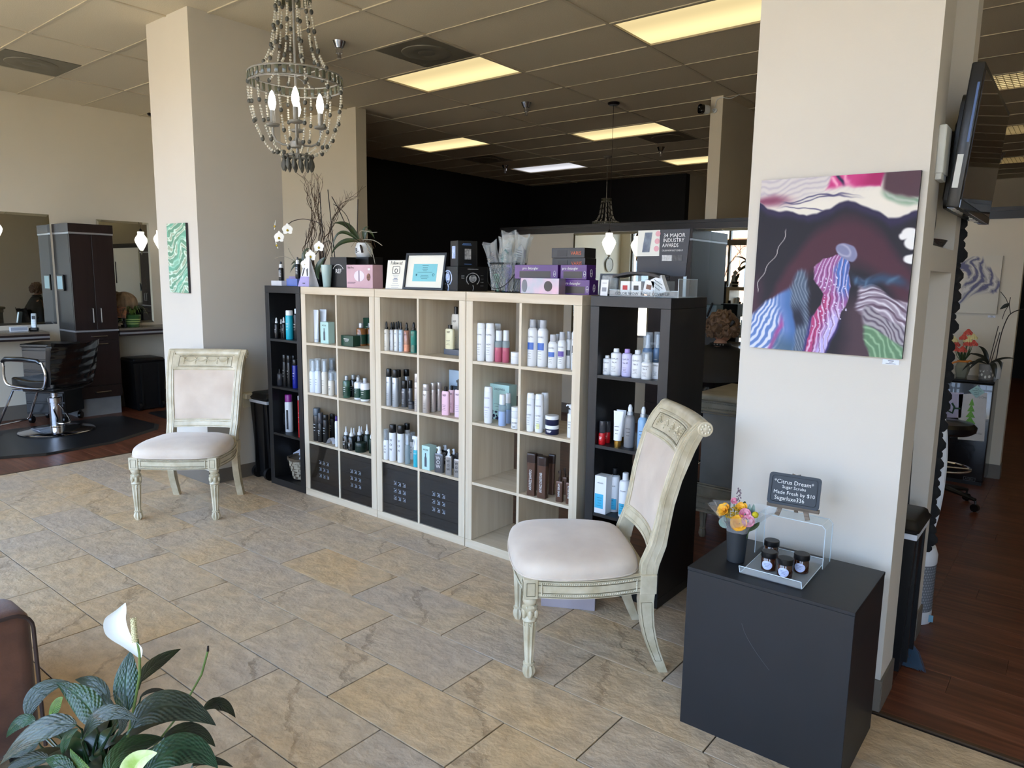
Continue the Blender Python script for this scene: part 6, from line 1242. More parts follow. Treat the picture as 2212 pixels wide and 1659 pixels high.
# hair-dryer cartons, corner towards the viewer
def corner_box(label, cx, cy_, z, w, d, h, rz):
    t = thing('product_carton', label, 'box', (cx, cy_, z), rz, 'black dryer cartons'); obj('carton', MB().box(0, w, 0, d, 0, h, .0015), NBLK, t, smooth=False); obj('side_face', MB().box(-.001, .0005, .001, d - .001, .001, h - .001), GCARD, t, smooth=False); return t
ICE = mat('icy_print', (.55, .66, .85), .4, col2=(.85, .9, 1.0), scale=70); GPR = mat('grey_picture', (.42, .42, .43), .5, col2=(.7, .7, .7), scale=70)
b1 = corner_box('wide black carton with an icy blue motor picture, right of the frame', -2.835, 3.03, ZT, .20, .235, .141, 70)
SY = RZ(-90)
def ringp(mb, cx, cz, rx, rz_, M, r=.002, a0=0, a1=360, n=18): mb.tube([(cx + rx * cos(radians(a0 + (a1 - a0) * i / n)), 0, cz + rz_ * sin(radians(a0 + (a1 - a0) * i / n))) for i in range(n + 1)], r, 5, M=M)
LM = T(-.0025, .118, 0) @ RZ(-90)
pp = MB(); ringp(pp, 0, .075, .052, .042, LM, .004, -60, 240); ringp(pp, 0, .078, .022, .030, LM, .003); pp.box(-.02, .02, -.001, .001, .06, .1, M=LM).tube([(.0, 0, .04), (.01, 0, .02), (.004, 0, .0)], .003, 5, M=LM); obj('motor_picture', pp, ICE, b1)
FMm = T(.1, -.0016, 0); pp = MB(); ringp(pp, 0, .068, .042, .036, FMm, .0025, -50, 230); ringp(pp, 0, .072, .022, .02, FMm, .0025); pp.box(-.02, .02, -.0006, .0006, .058, .085, M=FMm).tube([(0, 0, .035), (.006, 0, .018), (.0, 0, .003)], .0022, 5, M=FMm).box(-.035, .035, -.0006, .0006, .125, .128, M=FMm)
for i in range(4): pp.box(.05, .05 + .02, -.0006, .0006, .09 - i * .02, .0915 - i * .02, M=FMm); pp.box(-.075, -.055, -.0006, .0006, .09 - i * .006, .0915 - i * .006, M=FMm)
obj('motor_picture', pp, GPR, b1); lt = MB(); addtext(lt, 'NEURO', .018, LM @ T(-.055, 0, .022), None, .07); addtext(lt, 'NEUROCELL', .012, LM @ T(-.05, 0, .01), None, .08); obj('lettering', lt, mat('grey_print', (.6, .6, .62), .6, vary=0), b1, smooth=False)
b2 = corner_box('smaller black carton stacked on the wide one, dryer picture on it', -2.856, 3.055, ZT + .142, .125, .10, .146, 68)
M3 = T(-.0025, .05, 0) @ RZ(-90); obj('tube_picture', MB().box(-.022, .022, -.001, .001, .045, .115, M=M3), ICE, b2, smooth=False); M4 = T(.062, -.0016, 0); pp = MB().box(-.018, .022, -.0006, .0006, .04, .10, M=M4); obj('device_picture', pp, GPR, b2, smooth=False)
obj('fine_print', MB().box(-.03, .02, -.0006, .0006, .128, .131, M=M4).box(-.035, .025, -.0006, .0006, .121, .124, M=M4).box(-.02, .025, -.0006, .0006, .012, .015, M=M4), mat('steel_blue_print', (.35, .5, .75), .5, vary=0), b2, smooth=False)
# wire basket with bagged brushes
WB = mat('black_wire', (.04, .04, .045), .4, .3, vary=0); bx, by = -2.545, 3.13
wb = thing('wire_basket', 'round black diamond-mesh wire basket full of bagged brushes', 'basket', (bx, by, ZT)); wm = MB()
for z, r_ in ((.002, .068), (.16, .103), (.155, .102)): wm.tube([(r_ * cos(a * pi / 16), r_ * sin(a * pi / 16), z) for a in range(32)], .002, 5, True)
for k in range(28):
    for s in (-1, 1):
        wm.tube([((.068 + .035 * j / 8) * cos(2 * pi * k / 28 + s * j * .14), (.068 + .035 * j / 8) * sin(2 * pi * k / 28 + s * j * .14), .002 + .156 * j / 8) for j in range(9)], .0009, 4)
obj('mesh', wm, WB, wb, kind='stuff'); obj('handle', MB().tube([(.104 * cos(a), -.03 - .104 * sin(a) * .7, .15 - .13 * sin(a)) for a in [pi * i / 14 for i in range(15)]], .002, 5), WB, wb); obj('bottom', MB().cyl((0, 0, 0), .068, .002, 24), WB, wb)
BAG = mat('clear_bag', (.93, .94, .94), .1, vary=0, alpha=.17, bump=.9, bscale=60)
cols = [('teal_brush', (.16, .42, .42)), ('violet_brush', (.36, .33, .62)), ('mint_brush', (.55, .75, .66)), ('grey_brush', (.62, .63, .64)), ('brown_brush', (.36, .30, .28)), ('silver_brush', (.78, .79, .8)), ('lilac_brush', (.55, .52, .75))]
BL = ['teal paddle brush in a clear bag, middle of the wire basket', 'violet brush in a clear bag, lower front of the wire basket', 'mint green brush in a clear bag, lowest in the wire basket', 'grey vented brush in a clear bag, right side of the basket', 'brown bristled brush in a clear bag, left side of the basket', 'silver grey round brush in a clear bag, tallest in the basket', 'lilac brush in a clear bag, rear of the wire basket']
for i, ((cn, cc), (ax, ay, hh, tl_, rl_)) in enumerate(zip(cols, [(.0, -.035, .235, 4, 6), (.028, -.045, .16, 8, 14), (-.03, -.048, .10, 4, -4), (.055, .0, .262, 4, 12), (-.055, .0, .225, 4, -13), (-.005, .02, .275, 0, -2), (.03, .045, .25, -6, 5)])):
    t = thing('hair_brush', BL[i], 'hair brush', (bx + ax, by + ay, ZT + .004), 0, 'bagged brushes in the wire basket'); M_ = RY(rl_) @ RX(tl_); m = mat(cn, cc, .4)
    obj('handle', MB().tube([(0, 0, 0), (0, 0, hh * .45)], [.008, .009], 8, M=M_), m, t); obj('head', MB().lathe([(0, hh * .42), (.02, hh * .5), (.026, hh * .72), (.02, hh * .93), (0, hh)], 16, sy=.5, M=M_), m, t)
    br = MB()
    for z in range(9):
        for k in range(-3, 4): br.tube([(k * .006, -.010, hh * .5 + z * hh * .048), (k * .0072, -.028, hh * .5 + z * hh * .048)], .0011, 3, M=M_)
    obj('bristles', br, mat('pale_bristle', (.62, .64, .64), .5), t, kind='stuff')
    obj('bag', MB().grid(lambda u, v, i=i, hh=hh: (((.034 + .006 * sin(5 * u * 2 * pi + i) + .004 * sin(13 * u * pi * 2 + 9 * v)) * (1 if v < .85 else 1 + (v - .85) * 2.2)) * cos(2 * pi * u), .026 * (1 + .2 * sin(7 * u * 2 * pi + 6 * v)) * sin(2 * pi * u), .01 + (hh + .045) * v + .01 * sin(2 * pi * u * 2) * v), 28, 10, M=M_), BAG, t)
# brush cartons: two rows of purple boxes, a silver one and dark grey ones behind
PUR = mat('purple_carton', (.29, .12, .46), .3, coat=.2); PUD = mat('purple_window', (.03, .025, .04), .3, vary=0)
def brushbox(label, x0, x1, y, z, h, m=PUR, text='pro detangler', d=.085, rz=0):
    w = x1 - x0; t = thing('brush_carton', label, 'box', ((x0 + x1) / 2, y + d / 2, z), rz, 'boxed hair brushes'); obj('carton', MB().box(-w / 2, w / 2, -d / 2, d / 2, 0, h, .001), m, t, smooth=False)
    obj('window', MB().box(-w * .38, w * .34, -d / 2 - .0008, -d / 2, h * .08, h * .56), PUD, t, smooth=False); obj('brush_head', MB().sph((-w * .12, -d / 2 + .004, h * .3), h * .2, 14, 8, (2.4, .3, 1)), mat('violet_paddle', (.30, .12, .42), .4), t)
    printm(t, text, h * .26, -w * .12, h * .68, d, WHT, w * .6); obj('logo', MB().tube([(w * .43 + h * .09 * cos(a * pi / 7), -d / 2 - .0008, h * .38 + h * .2 * sin(a * pi / 7)) for a in range(14)], .0009, 4, True), WHT, t); printm(t, 'wet', h * .16, w * .43, h * .32, d, WHT, h * .16)
    # end face print
    M_ = T(w / 2 + .0008, 0, 0) @ RZ(90); e2 = MB(); e2.tube([(h * .12 * cos(a * pi / 7), -.0004, h * .45 + h * .26 * sin(a * pi / 7)) for a in range(14)], .0011, 4, True, M=M_); addtext(e2, 'wet', h * .2, M_ @ T(0, 0, h * .38), None, h * .22); obj('end_logo', e2, WHT, t)
    return t
brushbox('purple brush carton at lower left, behind the silver one', -2.425, -2.16, 3.09, ZT, .0755); brushbox('purple brush carton at lower right, its end showing a round logo', -2.125, -1.96, 3.06, ZT, .0745)
brushbox('purple brush carton at upper left, facing the room', -2.44, -2.155, 3.06, ZT + .076, .0735); brushbox('purple brush carton at upper right, shorter looking than its neighbour', -2.145, -1.985, 3.07, ZT + .076, .0735)
sv = carton('brush_carton', 'shiny silver brush carton with an oval window, in front of the purple ones', 'box', -2.225, 3.028, ZT, .245, .06, .080, mat('holographic', (.52, .56, .60), .3, .5, col2=(.66, .56, .62), scale=14), 0, 'boxed hair brushes')
obj('window', MB().prism([(.026 * cos(a * pi / 8), .027 * sin(a * pi / 8)) for a in range(16)], 0, .001, M=T(.055, -.0302, .04) @ RX(90)), PUD, sv, smooth=False); obj('oval_badge', MB().prism([(.018 * cos(a * pi / 8), .033 * sin(a * pi / 8)) for a in range(16)], 0, .001, M=T(-.098, -.0302, .04) @ RX(90)), mat('badge_grey', (.42, .44, .47), .4), sv, smooth=False)
for lb, x0, z in (('dark grey dryer carton with orange lettering, topmost of its stack', -2.29, 1.678), ('dark grey dryer carton with orange lettering, just under the topmost', -2.285, 1.625), ('dark grey dryer carton hidden behind the purple ones, third down', -2.285, 1.572), ('dark grey dryer carton, lowest of its stack behind the purple ones', -2.285, ZT)):
    h = .052 if z > 1.5 else .082; t = carton('dryer_carton', lb, 'box', x0 + .105, 3.245, z, .21, .11, h, GCARD, 0, 'dark grey dryer cartons')
    obj('end_panel', MB().box(.1046, .106, -.0545, .0545, .001, h - .001), NBLK, t, smooth=False); obj('window', MB().box(-.068, -.004, -.0562, -.055, h * .15, h * .78), NBLK, t, smooth=False); printm(t, 'VARIS', .026, .053, h * .3, .11, mat('orange_print', (.85, .42, .25), .5, vary=0), .078)
obj('clear_box_end', MB(), None) if 0 else None
f2 = thing('picture_frame', 'small black frame with a white card standing before it', 'picture frame', (-1.862, 3.08, ZT), 3); FM3 = RX(-8); o_ = MB()
for b in ((-.052, .052, 0, .008), (-.052, .052, .1, .108), (-.052, -.044, .008, .1), (.044, .052, .008, .1)): o_.box(b[0], b[1], -.006, .004, b[2], b[3], M=FM3)
obj('frame', o_, TRB, f2, smooth=False); obj('photo', MB().box(-.044, .044, -.001, .003, .008, .1, M=FM3), mat('grey_photo', (.6, .61, .6), .4, col2=(.3, .3, .3), scale=30), f2, smooth=False); obj('backing', MB().box(-.05, .05, .004, .008, .002, .106, M=FM3), TRB, f2, smooth=False)
w2 = thing('info_card', 'small white card leaning on the little black frame', 'card', (-1.862, 3.04, ZT), 3); obj('card', MB().box(-.02, .02, -.001, .001, 0, .078, M=RX(-6)), WHT, w2, smooth=False); obj('fine_print', MB().box(-.012, .012, -.002, -.001, .06, .063, M=RX(-6)).box(-.012, .012, -.002, -.001, .02, .04, M=RX(-6)), mat('grey_print', (.6, .6, .62)), w2, smooth=False)
# awards sign in its acrylic stand with small cartons
sg = thing('awards_sign', 'black awards sign board with a product photo, standing in a clear rack', 'sign', (-1.648, 3.22, ZT), 0)
obj('board', MB().prism([(-.135, .10), (.128, .098), (.142, .322), (-.135, .322)], -.003, .003, M=RX(90)), mat('navy_black_board', (.10, .115, .15), .45), sg, smooth=False); obj('support', MB().box(-.13, -.115, .004, .01, .0, .1).box(.115, .13, .004, .01, 0, .1), ACE, sg, smooth=False)
obj('photo_panel', MB().box(-.134, -.014, -.005, -.0032, .196, .321), mat('ivory_panel', (.85, .85, .82), .5, vary=.01), sg, smooth=False); obj('photo', MB().prism([(-.108, .215), (-.068, .215), (-.055, .31), (-.095, .31)], .0052, .0062, M=RX(90)), mat('slate_photo', (.20, .26, .36), .4, col2=(.45, .5, .55), scale=25), sg, smooth=False)
for k in range(3): obj('round_seal', MB().cyl((0, 0, 0), .0135, .001, 18, M=T(-.024 - k * .003, -.0055, .303 - k * .036) @ RX(90)), mat('rose_seal', (.85, .62, .66), .5), sg, smooth=False)
tm_ = MB()
for i, s_ in enumerate(('34 MAJOR', 'INDUSTRY', 'AWARDS')): addtext(tm_, s_, .026, T((.062, .059, .043)[i], -.004, .285 - i * .0235) @ Matrix.Shear('XZ', 4, (.18, 0)) if 0 else T((.062, .059, .043)[i], -.004, .285 - i * .0235), None, (.115, .110, .085)[i])
addtext(tm_, 'COLOR WOW ROOT COVER UP', .011, T(.055, -.004, .218), None, .11); obj('lettering', tm_, WHT, sg, smooth=False)
for k in range(4): obj('strip_photo', MB().box(.002 + k * .027, .0275 + k * .027, -.005, -.0035, .172, .20), (mat('hair_photo_light', (.62, .62, .62), .5, col2=(.85, .85, .85), scale=60), mat('hair_photo_dark', (.3, .3, .31), .5, col2=(.15, .15, .15), scale=60))[k // 2], sg, smooth=False)
rk = thing('acrylic_rack', 'clear acrylic counter rack with printed front lip, below the awards sign', 'display rack', (-1.632, 3.11, ZT), 0)
def pl2(*b): obj('sheet', MB().box(*b), ACR, rk, smooth=False)
pl2(-.18, .18, -.1, .1, 0, .004); pl2(-.18, .18, -.1, -.097, 0, .028); pl2(-.18, -.177, -.1, .1, 0, .085); pl2(.177, .18, -.1, .1, 0, .085); pl2(.06, .063, -.1, .1, 0, .075)
obj('rack_edge', MB().tube([(-.18, -.1, .03), (.18, -.1, .03)], .0012, 4).tube([(.18, -.1, 0), (.18, -.1, .085), (.18, .1, .085)], .0012, 4).tube([(.06, -.1, 0), (.06, -.1, .075)], .0012, 4), ACE, rk); tm_ = MB(); addtext(tm_, 'COLOR WOW  ROOT COVER UP', .019, T(-.005, -.1005, .008), None, .32); obj('lettering', tm_, INK, rk, smooth=False)
obj('crest', MB().grid(lambda u, v: (-.19 + .25 * u, -.06 + .12 * v, .100 + .018 * sin(pi * u)), 14, 3).grid(lambda u, v: (-.19 + .25 * u, -.06 + .12 * v, .088 + .018 * sin(pi * u)), 14, 3).grid(lambda u, v: (-.19 + .25 * u, -.06, .088 + .012 * v + .018 * sin(pi * u)), 14, 1), mat('dark_brown_card', (.13, .11, .105), .5), rk)
for lb, x, m, rz_, ry_ in (('small white carton with a red badge in the rack, leftmost', -1.757, 'red', 0, 0), ('small white carton with a black badge in the rack, second', -1.697, 'blk', 0, 0), ('white carton with black badge leaning in the rack', -1.637, 'brn', 0, 12), ('white carton with printed combs leaning right in the rack', -1.565, 'gry', 0, -22)):
    t = thing('mini_carton', lb, 'box', (x, 3.08, ZT + .0045), rz_, 'small white cartons in the rack'); M_ = RY(ry_); w = .026 if abs(ry_) < 15 else .03; hh = .068 if abs(ry_) < 15 else .082
    dx = abs(sin(radians(ry_))) * w
    M_ = T(0, 0, dx) @ M_; obj('carton', MB().box(-w, w, -.018, .018, 0, hh, .001, M=M_), WHT if 0 else pm_('wht'), t, smooth=False); obj('badge', MB().box(-w * .5, w * .5, -.0192, -.018, hh * .38, hh * .7, M=M_) if abs(ry_) < 15 else MB().tube([(-.02, -.0185, .07), (.015, -.0185, .02)], .0015, 4, M=M_).tube([(-.01, -.0185, .075), (.02, -.0185, .035)], .0015, 4, M=M_).tube([(-.024, -.0185, .05), (.0, -.0185, .015)], .0015, 4, M=M_), pm_(m), t, smooth=False)
# ------------------------------------------------------------------ orchids and willow branches
OW = mat('white_petal', (.92, .92, .90), .5, vary=.02); OY = mat('yellow_throat', (.72, .62, .15), .6); OL = mat('orchid_leaf', (.15, .22, .10), .4, vary=.08, coat=.2); TW = mat('brown_twig', (.30, .22, .15), .8, vary=.1, scale=40); STK = mat('dark_stake', (.16, .11, .09), .6); ROOT = mat('grey_root', (.60, .58, .52), .7, vary=.1, scale=30)
def orchid_flower(parent, c, r, face):
    f = Vector(face).normalized(); M_ = T(*c) @ f.to_track_quat('Z', 'Y').to_matrix().to_4x4(); pt = MB()
    def petal(a, L_, w):
        def g(u, v): s_ = 2 * v - 1; ww = w * sin(pi * min(1, .08 + .92 * u ** .8)) ** .7; return (cos(a) * L_ * u - sin(a) * s_ * ww, sin(a) * L_ * u + cos(a) * s_ * ww, .10 * L_ * u * u + .1 * ww * s_ * s_)
        pt.grid(g, 7, 6, M=M_)
    petal(radians(90), r, r * .42); petal(radians(215), r, r * .40); petal(radians(325), r, r * .40); petal(radians(8), r * 1.02, r * .62); petal(radians(172), r * 1.02, r * .62)
    o = obj('bloom', pt, OW, parent); obj('lip', MB().sph((0, -r * .12, r * .12), r * .17, 8, 6, (1, 1.2, 1), M=M_).sph((r * .12, -r * .2, r * .08), r * .09, 6, 4, M=M_).sph((-r * .12, -r * .2, r * .08), r * .09, 6, 4, M=M_), OY, o)
o1 = thing('white_orchid', 'white flowering orchid at the left end of the shelf tops', 'orchid', (-4.39, 3.22, ZT)); B0 = (-4.39, 3.22, ZT); q_ = lambda p_: (p_[0] - B0[0], p_[1] - B0[1], p_[2] - B0[2])
obj('pot', MB().lathe([(0, 0), (.045, 0), (.065, .08), (.067, .085), (.06, .085), (0, .075)], 24), mat('charcoal_bowl', (.14, .14, .15), .4), o1)
obj('flower_stem', MB().tube(catmull([q_(p_) for p_ in [(-4.715, 3.2, 1.944), (-4.654, 3.2, 1.963), (-4.537, 3.2, 1.972), (-4.416, 3.2, 1.954), (-4.33, 3.2, 1.92), (-4.33, 3.2, 1.808), (-4.37, 3.21, 1.56)]], 5), .0028, 6), STK, o1)
obj('stake', MB().tube([q_((-4.354, 3.22, 2.151)), q_((-4.345, 3.22, 1.99)), q_((-4.329, 3.22, 1.81)), q_((-4.33, 3.22, 1.56))], .0035, 6), STK, o1)
for c_, f_, r_ in (((-4.779, 3.13, 1.927), (-.45, -.85, .1), .044), ((-4.624, 3.13, 1.895), (.35, -.9, -.05), .046), ((-4.686, 3.10, 1.839), (.25, -.95, 0), .048), ((-4.749, 3.12, 1.788), (-.45, -.85, -.3), .044)): orchid_flower(o1, q_(c_), r_, f_)
for b_, m_, t_, w_ in (((-4.52, 3.20, 1.62), (-4.531, 3.2, 1.719), (-4.462, 3.2, 1.76), .05), ((-4.43, 3.22, 1.60), (-4.60, 3.22, 1.67), (-4.734, 3.22, 1.64), .055), ((-4.41, 3.2, 1.58), (-4.50, 3.15, 1.66), (-4.60, 3.12, 1.58), .05)): mb = MB(); leaf(mb, q_(b_), q_(m_), q_(t_), w_, (.3, -.8, .5), 12, 6, .25); obj('leaf', mb, OL, o1)
for pts in ([(-4.40, 3.2, 1.6), (-4.55, 3.15, 1.66), (-4.66, 3.12, 1.70), (-4.75, 3.1, 1.69)], [(-4.43, 3.2, 1.6), (-4.52, 3.14, 1.65), (-4.58, 3.12, 1.72), (-4.61, 3.12, 1.76)]): obj('aerial_root', MB().tube(catmull([q_(p_) for p_ in pts], 4), .0022, 5), ROOT, o1)
o2 = thing('white_orchid', 'second white orchid with low blooms beside the mint vase', 'orchid', (-4.20, 3.23, ZT)); B0 = (-4.20, 3.23, ZT)
obj('pot', MB().lathe([(0, 0), (.04, 0), (.055, .075), (.057, .08), (.05, .08), (0, .07)], 24), MATS['charcoal_bowl'], o2); obj('pot_band', MB().lathe([(.0585, .035), (.0585, .045)], 24), WHT, o2)
obj('flower_stem', MB().tube(catmull([q_(p_) for p_ in [(-4.2, 3.2, 1.56), (-4.18, 3.18, 1.72), (-4.129, 3.13, 1.80), (-4.17, 3.11, 1.79), (-4.194, 3.1, 1.76), (-4.271, 3.1, 1.70), (-4.307, 3.08, 1.65)]], 5), .0026, 6), STK, o2)
for c_, f_, r_ in (((-4.200, 3.09, 1.762), (.3, -.95, .05), .043), ((-4.271, 3.07, 1.700), (.3, -.95, 0), .045), ((-4.305, 3.05, 1.643), (.3, -.95, -.05), .040)): orchid_flower(o2, q_(c_), r_, f_)
mb = MB(); leaf(mb, q_((-4.18, 3.12, 1.69)), q_((-4.235, 3.10, 1.612)), q_((-4.222, 3.10, 1.535)), .07, (.2, -.95, .2), 12, 6, .15); obj('leaf', mb, OL, o2)
for s0, s1 in (((-4.182, 3.16, 2.154), (-4.156, 3.2, 1.56)),): obj('stake', MB().tube([q_(s0), q_(s1)], .0032, 6), STK, o2)
o3 = thing('orchid_pot', 'leafy orchid without blooms in a white lettered owl-shaped pot', 'orchid', (-3.935, 3.265, ZT + .2055)); B0 = (-3.935, 3.265, ZT + .2055)
obj('pot', MB().lathe([(.0, .0), (.045, .0), (.05, .004), (.060, .03), (.058, .07), (.048, .098), (.043, .10), (.045, .095), (0, .085)], 28), mat('white_ceramic', (.87, .88, .88), .25, coat=.4), o3)
pr_ = MB(); addtext(pr_, 'B-', .045, T(0, 0, .03), .0605); obj('lettering', pr_, INK, o3); obj('pot_handle', MB().tube([(.03, -.055, .08), (.048, -.062, .06), (.05, -.055, .03)], [.006, .009, .008], 8), STK, o3)
ms = MB()
for i in range(90):
    a = R.uniform(0, 2 * pi); q0 = R.uniform(0, .05); ms.tube([(q0 * cos(a), q0 * sin(a), .09 + R.uniform(0, .03)), (q0 * cos(a) + R.uniform(-.03, .03), q0 * sin(a) + R.uniform(-.03, .03), .10 + R.uniform(-.01, .03)), (q0 * cos(a) + R.uniform(-.04, .05), q0 * sin(a) + R.uniform(-.04, .03), .09 + R.uniform(-.03, .03))], .0012, 3)
obj('moss', ms, mat('dry_moss', (.45, .37, .28), .9), o3, kind='stuff')
for b_, m_, t_, w_ in (((-3.96, 3.25, 1.80), (-4.09, 3.25, 1.912), (-4.24, 3.24, 1.931), .052), ((-3.95, 3.24, 1.80), (-4.10, 3.2, 1.862), (-4.17, 3.18, 1.75), .038), ((-3.95, 3.24, 1.80), (-4.08, 3.19, 1.79), (-4.19, 3.18, 1.70), .062), ((-3.93, 3.27, 1.82), (-3.90, 3.28, 1.87), (-3.84, 3.28, 1.82), .035), ((-3.93, 3.27, 1.8), (-3.95, 3.28, 1.88), (-3.91, 3.29, 1.90), .03)): mb = MB(); leaf(mb, q_(b_), q_(m_), q_(t_), w_, (.3, -.75, .6), 14, 6, .3); obj('leaf', mb, OL, o3)
for pts in ([(-3.942, 3.25, 1.81), (-3.918, 3.22, 1.867), (-3.85, 3.22, 1.866), (-3.791, 3.22, 1.857), (-3.743, 3.22, 1.857)], [(-3.92, 3.25, 1.8), (-3.858, 3.2, 1.809), (-3.769, 3.2, 1.805), (-3.711, 3.2, 1.787), (-3.671, 3.2, 1.767)], [(-3.90, 3.25, 1.8), (-3.781, 3.16, 1.782), (-3.744, 3.16, 1.753), (-3.716, 3.16, 1.705), (-3.699, 3.16, 1.648)], [(-3.90, 3.25, 1.79), (-3.805, 3.18, 1.773), (-3.783, 3.18, 1.73), (-3.747, 3.18, 1.692)]): obj('aerial_root', MB().tube(catmull([q_(p_) for p_ in pts], 4), [.0028] * (4 * (len(pts) - 1)) + [.0015], 5), ROOT, o3)
for pts in ([(-4.245, 3.24, 2.118), (-4.174, 3.24, 2.033), (-4.101, 3.24, 1.925), (-3.97, 3.25, 1.78)], [(-3.985, 3.26, 2.088), (-4.0, 3.26, 1.83), (-3.97, 3.26, 1.79)]): obj('stake', MB().tube([q_(p_) for p_ in pts], .0032, 6), STK, o3)
obj('old_spike', MB().tube(catmull([q_(p_) for p_ in [(-4.243, 3.25, 2.069), (-4.179, 3.25, 2.039), (-4.108, 3.25, 1.991), (-4.07, 3.25, 1.935), (-4.03, 3.25, 1.83), (-3.96, 3.26, 1.79)]], 4), .0024, 6), STK, o3)
wl = thing('willow_branches', 'bundle of tall bare curly twigs behind the orchids', 'branches', (-4.43, 3.25, ZT)); B0 = (-4.43, 3.25, ZT)
obj('holder', MB().lathe([(0, 0), (.03, 0), (.035, .1), (.03, .1), (0, .01)], 16), MATS['charcoal_bowl'], wl)
rg = random.Random(11); foot = (-4.43, 3.25, ZT + .02)
for path in ([(-4.558, 3.22, 1.746), (-4.528, 3.22, 1.814), (-4.48, 3.22, 1.917), (-4.459, 3.22, 1.998), (-4.48, 3.22, 2.097), (-4.52, 3.22, 2.186), (-4.552, 3.22, 2.25), (-4.585, 3.22, 2.299)], [(-4.523, 3.24, 1.773), (-4.475, 3.24, 1.866), (-4.488, 3.24, 1.97), (-4.462, 3.24, 2.057), (-4.497, 3.24, 2.151), (-4.538, 3.24, 2.22), (-4.588, 3.24, 2.286)],
             [(-4.372, 3.22, 1.821), (-4.385, 3.22, 1.914), (-4.388, 3.22, 2.041), (-4.409, 3.22, 2.144), (-4.414, 3.22, 2.245), (-4.424, 3.22, 2.301)], [(-4.387, 3.25, 1.812), (-4.383, 3.25, 1.905), (-4.43, 3.25, 2.02), (-4.408, 3.25, 2.131), (-4.396, 3.25, 2.232), (-4.419, 3.25, 2.284)], [(-4.5, 3.23, 1.777), (-4.504, 3.23, 1.892), (-4.402, 3.23, 2.043), (-4.431, 3.23, 2.151), (-4.437, 3.23, 2.223)],
             [(-4.321, 3.22, 1.81), (-4.268, 3.22, 1.879), (-4.191, 3.22, 1.977), (-4.149, 3.22, 2.015), (-4.091, 3.22, 2.066), (-3.997, 3.22, 2.095), (-3.888, 3.22, 2.167)], [(-4.314, 3.24, 1.81), (-4.252, 3.24, 1.911), (-4.184, 3.24, 1.998), (-4.125, 3.24, 2.065), (-4.053, 3.24, 2.095), (-3.952, 3.24, 2.106)]):
    for rep in range(3):
        j = .012 * rep; pts = [foot, ((foot[0] + path[0][0]) / 2, 3.24, 1.62)] + [(x + rg.uniform(-j, j) + rep * .006, y + rg.uniform(-.03, .03), z) for x, y, z in path[:len(path) - (rep == 2)]]
        c = catmull([q_(p_) for p_ in pts], 5); n = len(c); mb = MB().tube(c, [.0032 - .0024 * i / n for i in range(n)], 5)
        for k in range(5):
            i = int(n * rg.uniform(.35, .92)); p_ = c[i]; d = Vector((rg.uniform(-.05, .05), rg.uniform(-.02, .02), rg.uniform(.03, .07))); mb.tube([p_, p_ + d * .5 + Vector((rg.uniform(-.008, .008), 0, 0)), p_ + d], [.0012, .001, .0006], 4)
        obj('twig', mb, TW, wl)
# basket of magazines in the left black shelf
WKB = mat('pale_wicker', (.72, .68, .60), .8, vary=.12, scale=20); WKD = mat('dark_wicker', (.42, .36, .29), .85, vary=.1)
bk2 = thing('wicker_basket', 'whitewashed woven basket in the bottom of the left black shelf', 'basket', (-4.49, 3.115, .051)); mb = MB()
for k in range(7):
    z = .012 + k * .020; r_ = .078 + .0048 * k
    for i in range(22): a0 = 2 * pi * (i + .5 * (k % 2)) / 22; mb.add([((r_ + (.005 if i % 2 == k % 2 else -.001)) * cos(a0 + da), (r_ + (.005 if i % 2 == k % 2 else -.001)) * sin(a0 + da), z + dz) for dz in (0, .017) for da in (0, .07, .14, .21, .27)], [(j, j + 1, j + 6, j + 5) for j in range(4)])
obj('weave', mb, WKB, bk2, kind='stuff'); obj('inner_wall', MB().lathe([(0, .004), (.076, .004), (.106, .155)], 24), WKD, bk2)
mb = MB()
for k in range(3): mb.tube([((.110 + .004 * sin(9 * a + k * 2)) * cos(a), (.110 + .004 * sin(9 * a + k * 2)) * sin(a), .155 + .004 * k + .003 * cos(7 * a + k * 2.1)) for a in [2 * pi * i / 40 for i in range(40)]], .0055, 6, True)
obj('rim', mb, WKD, bk2)
for i, (lb, m, tl_, rl_, dx, z) in enumerate((('white magazine leaning left, rearmost in the wicker basket', mat('white_paper', (.84, .86, .92), .5), 12, -32, -.01, .10), ('navy covered magazine leaning in front in the wicker basket', mat('navy_cover', (.16, .2, .42), .35, col2=(.1, .12, .3), scale=10), 10, 28, .02, .085), ('pale magazine curling between the others in the basket', mat('pale_paper', (.78, .80, .84), .5), 8, 22, .045, .12))):
    t = thing('magazine', lb, 'magazine', (-4.49 + dx, 3.10 - .02 * i, .051 + z - .06), 0, 'magazines in the wicker basket')
    M_ = RY(rl_) @ RX(-tl_); s_ = MB()
    for k in range(4): s_.grid(lambda u, v, k=k: (-.07 + .14 * u, .012 * sin(pi * u) + k * .003, .19 * v), 8, 2, M=M_)
    obj('pages', s_, m, t); 
    if i == 1: obj('photo', MB().box(.0, .05, -.0002, .0005, .02, .06, M=M_ @ T(0, .0105, 0)), ICE, t, smooth=False)
tp = thing('folded_tissue', 'curled white paper strip in the third-row left cell, left birch unit', 'paper', (-4.02, 3.02, .402)); obj('paper', MB().grid(lambda u, v: (-.05 + .09 * u, -.02 + .035 * v, .002 + .045 * max(0, sin(pi * (u * 1.15 - .2))) * (u > .15)), 16, 3), mat('white_paper', (.84, .86, .92)), tp)
st_ = thing('tester_stand', 'small grey display plinth under the cream yellow bottle', 'block', (-2.955, 3.19, 1.1035)); obj('block', MB().box(-.075, .075, -.07, .07, 0, .033, .001), mat('slate_card', (.36, .38, .42), .5), st_, smooth=False)
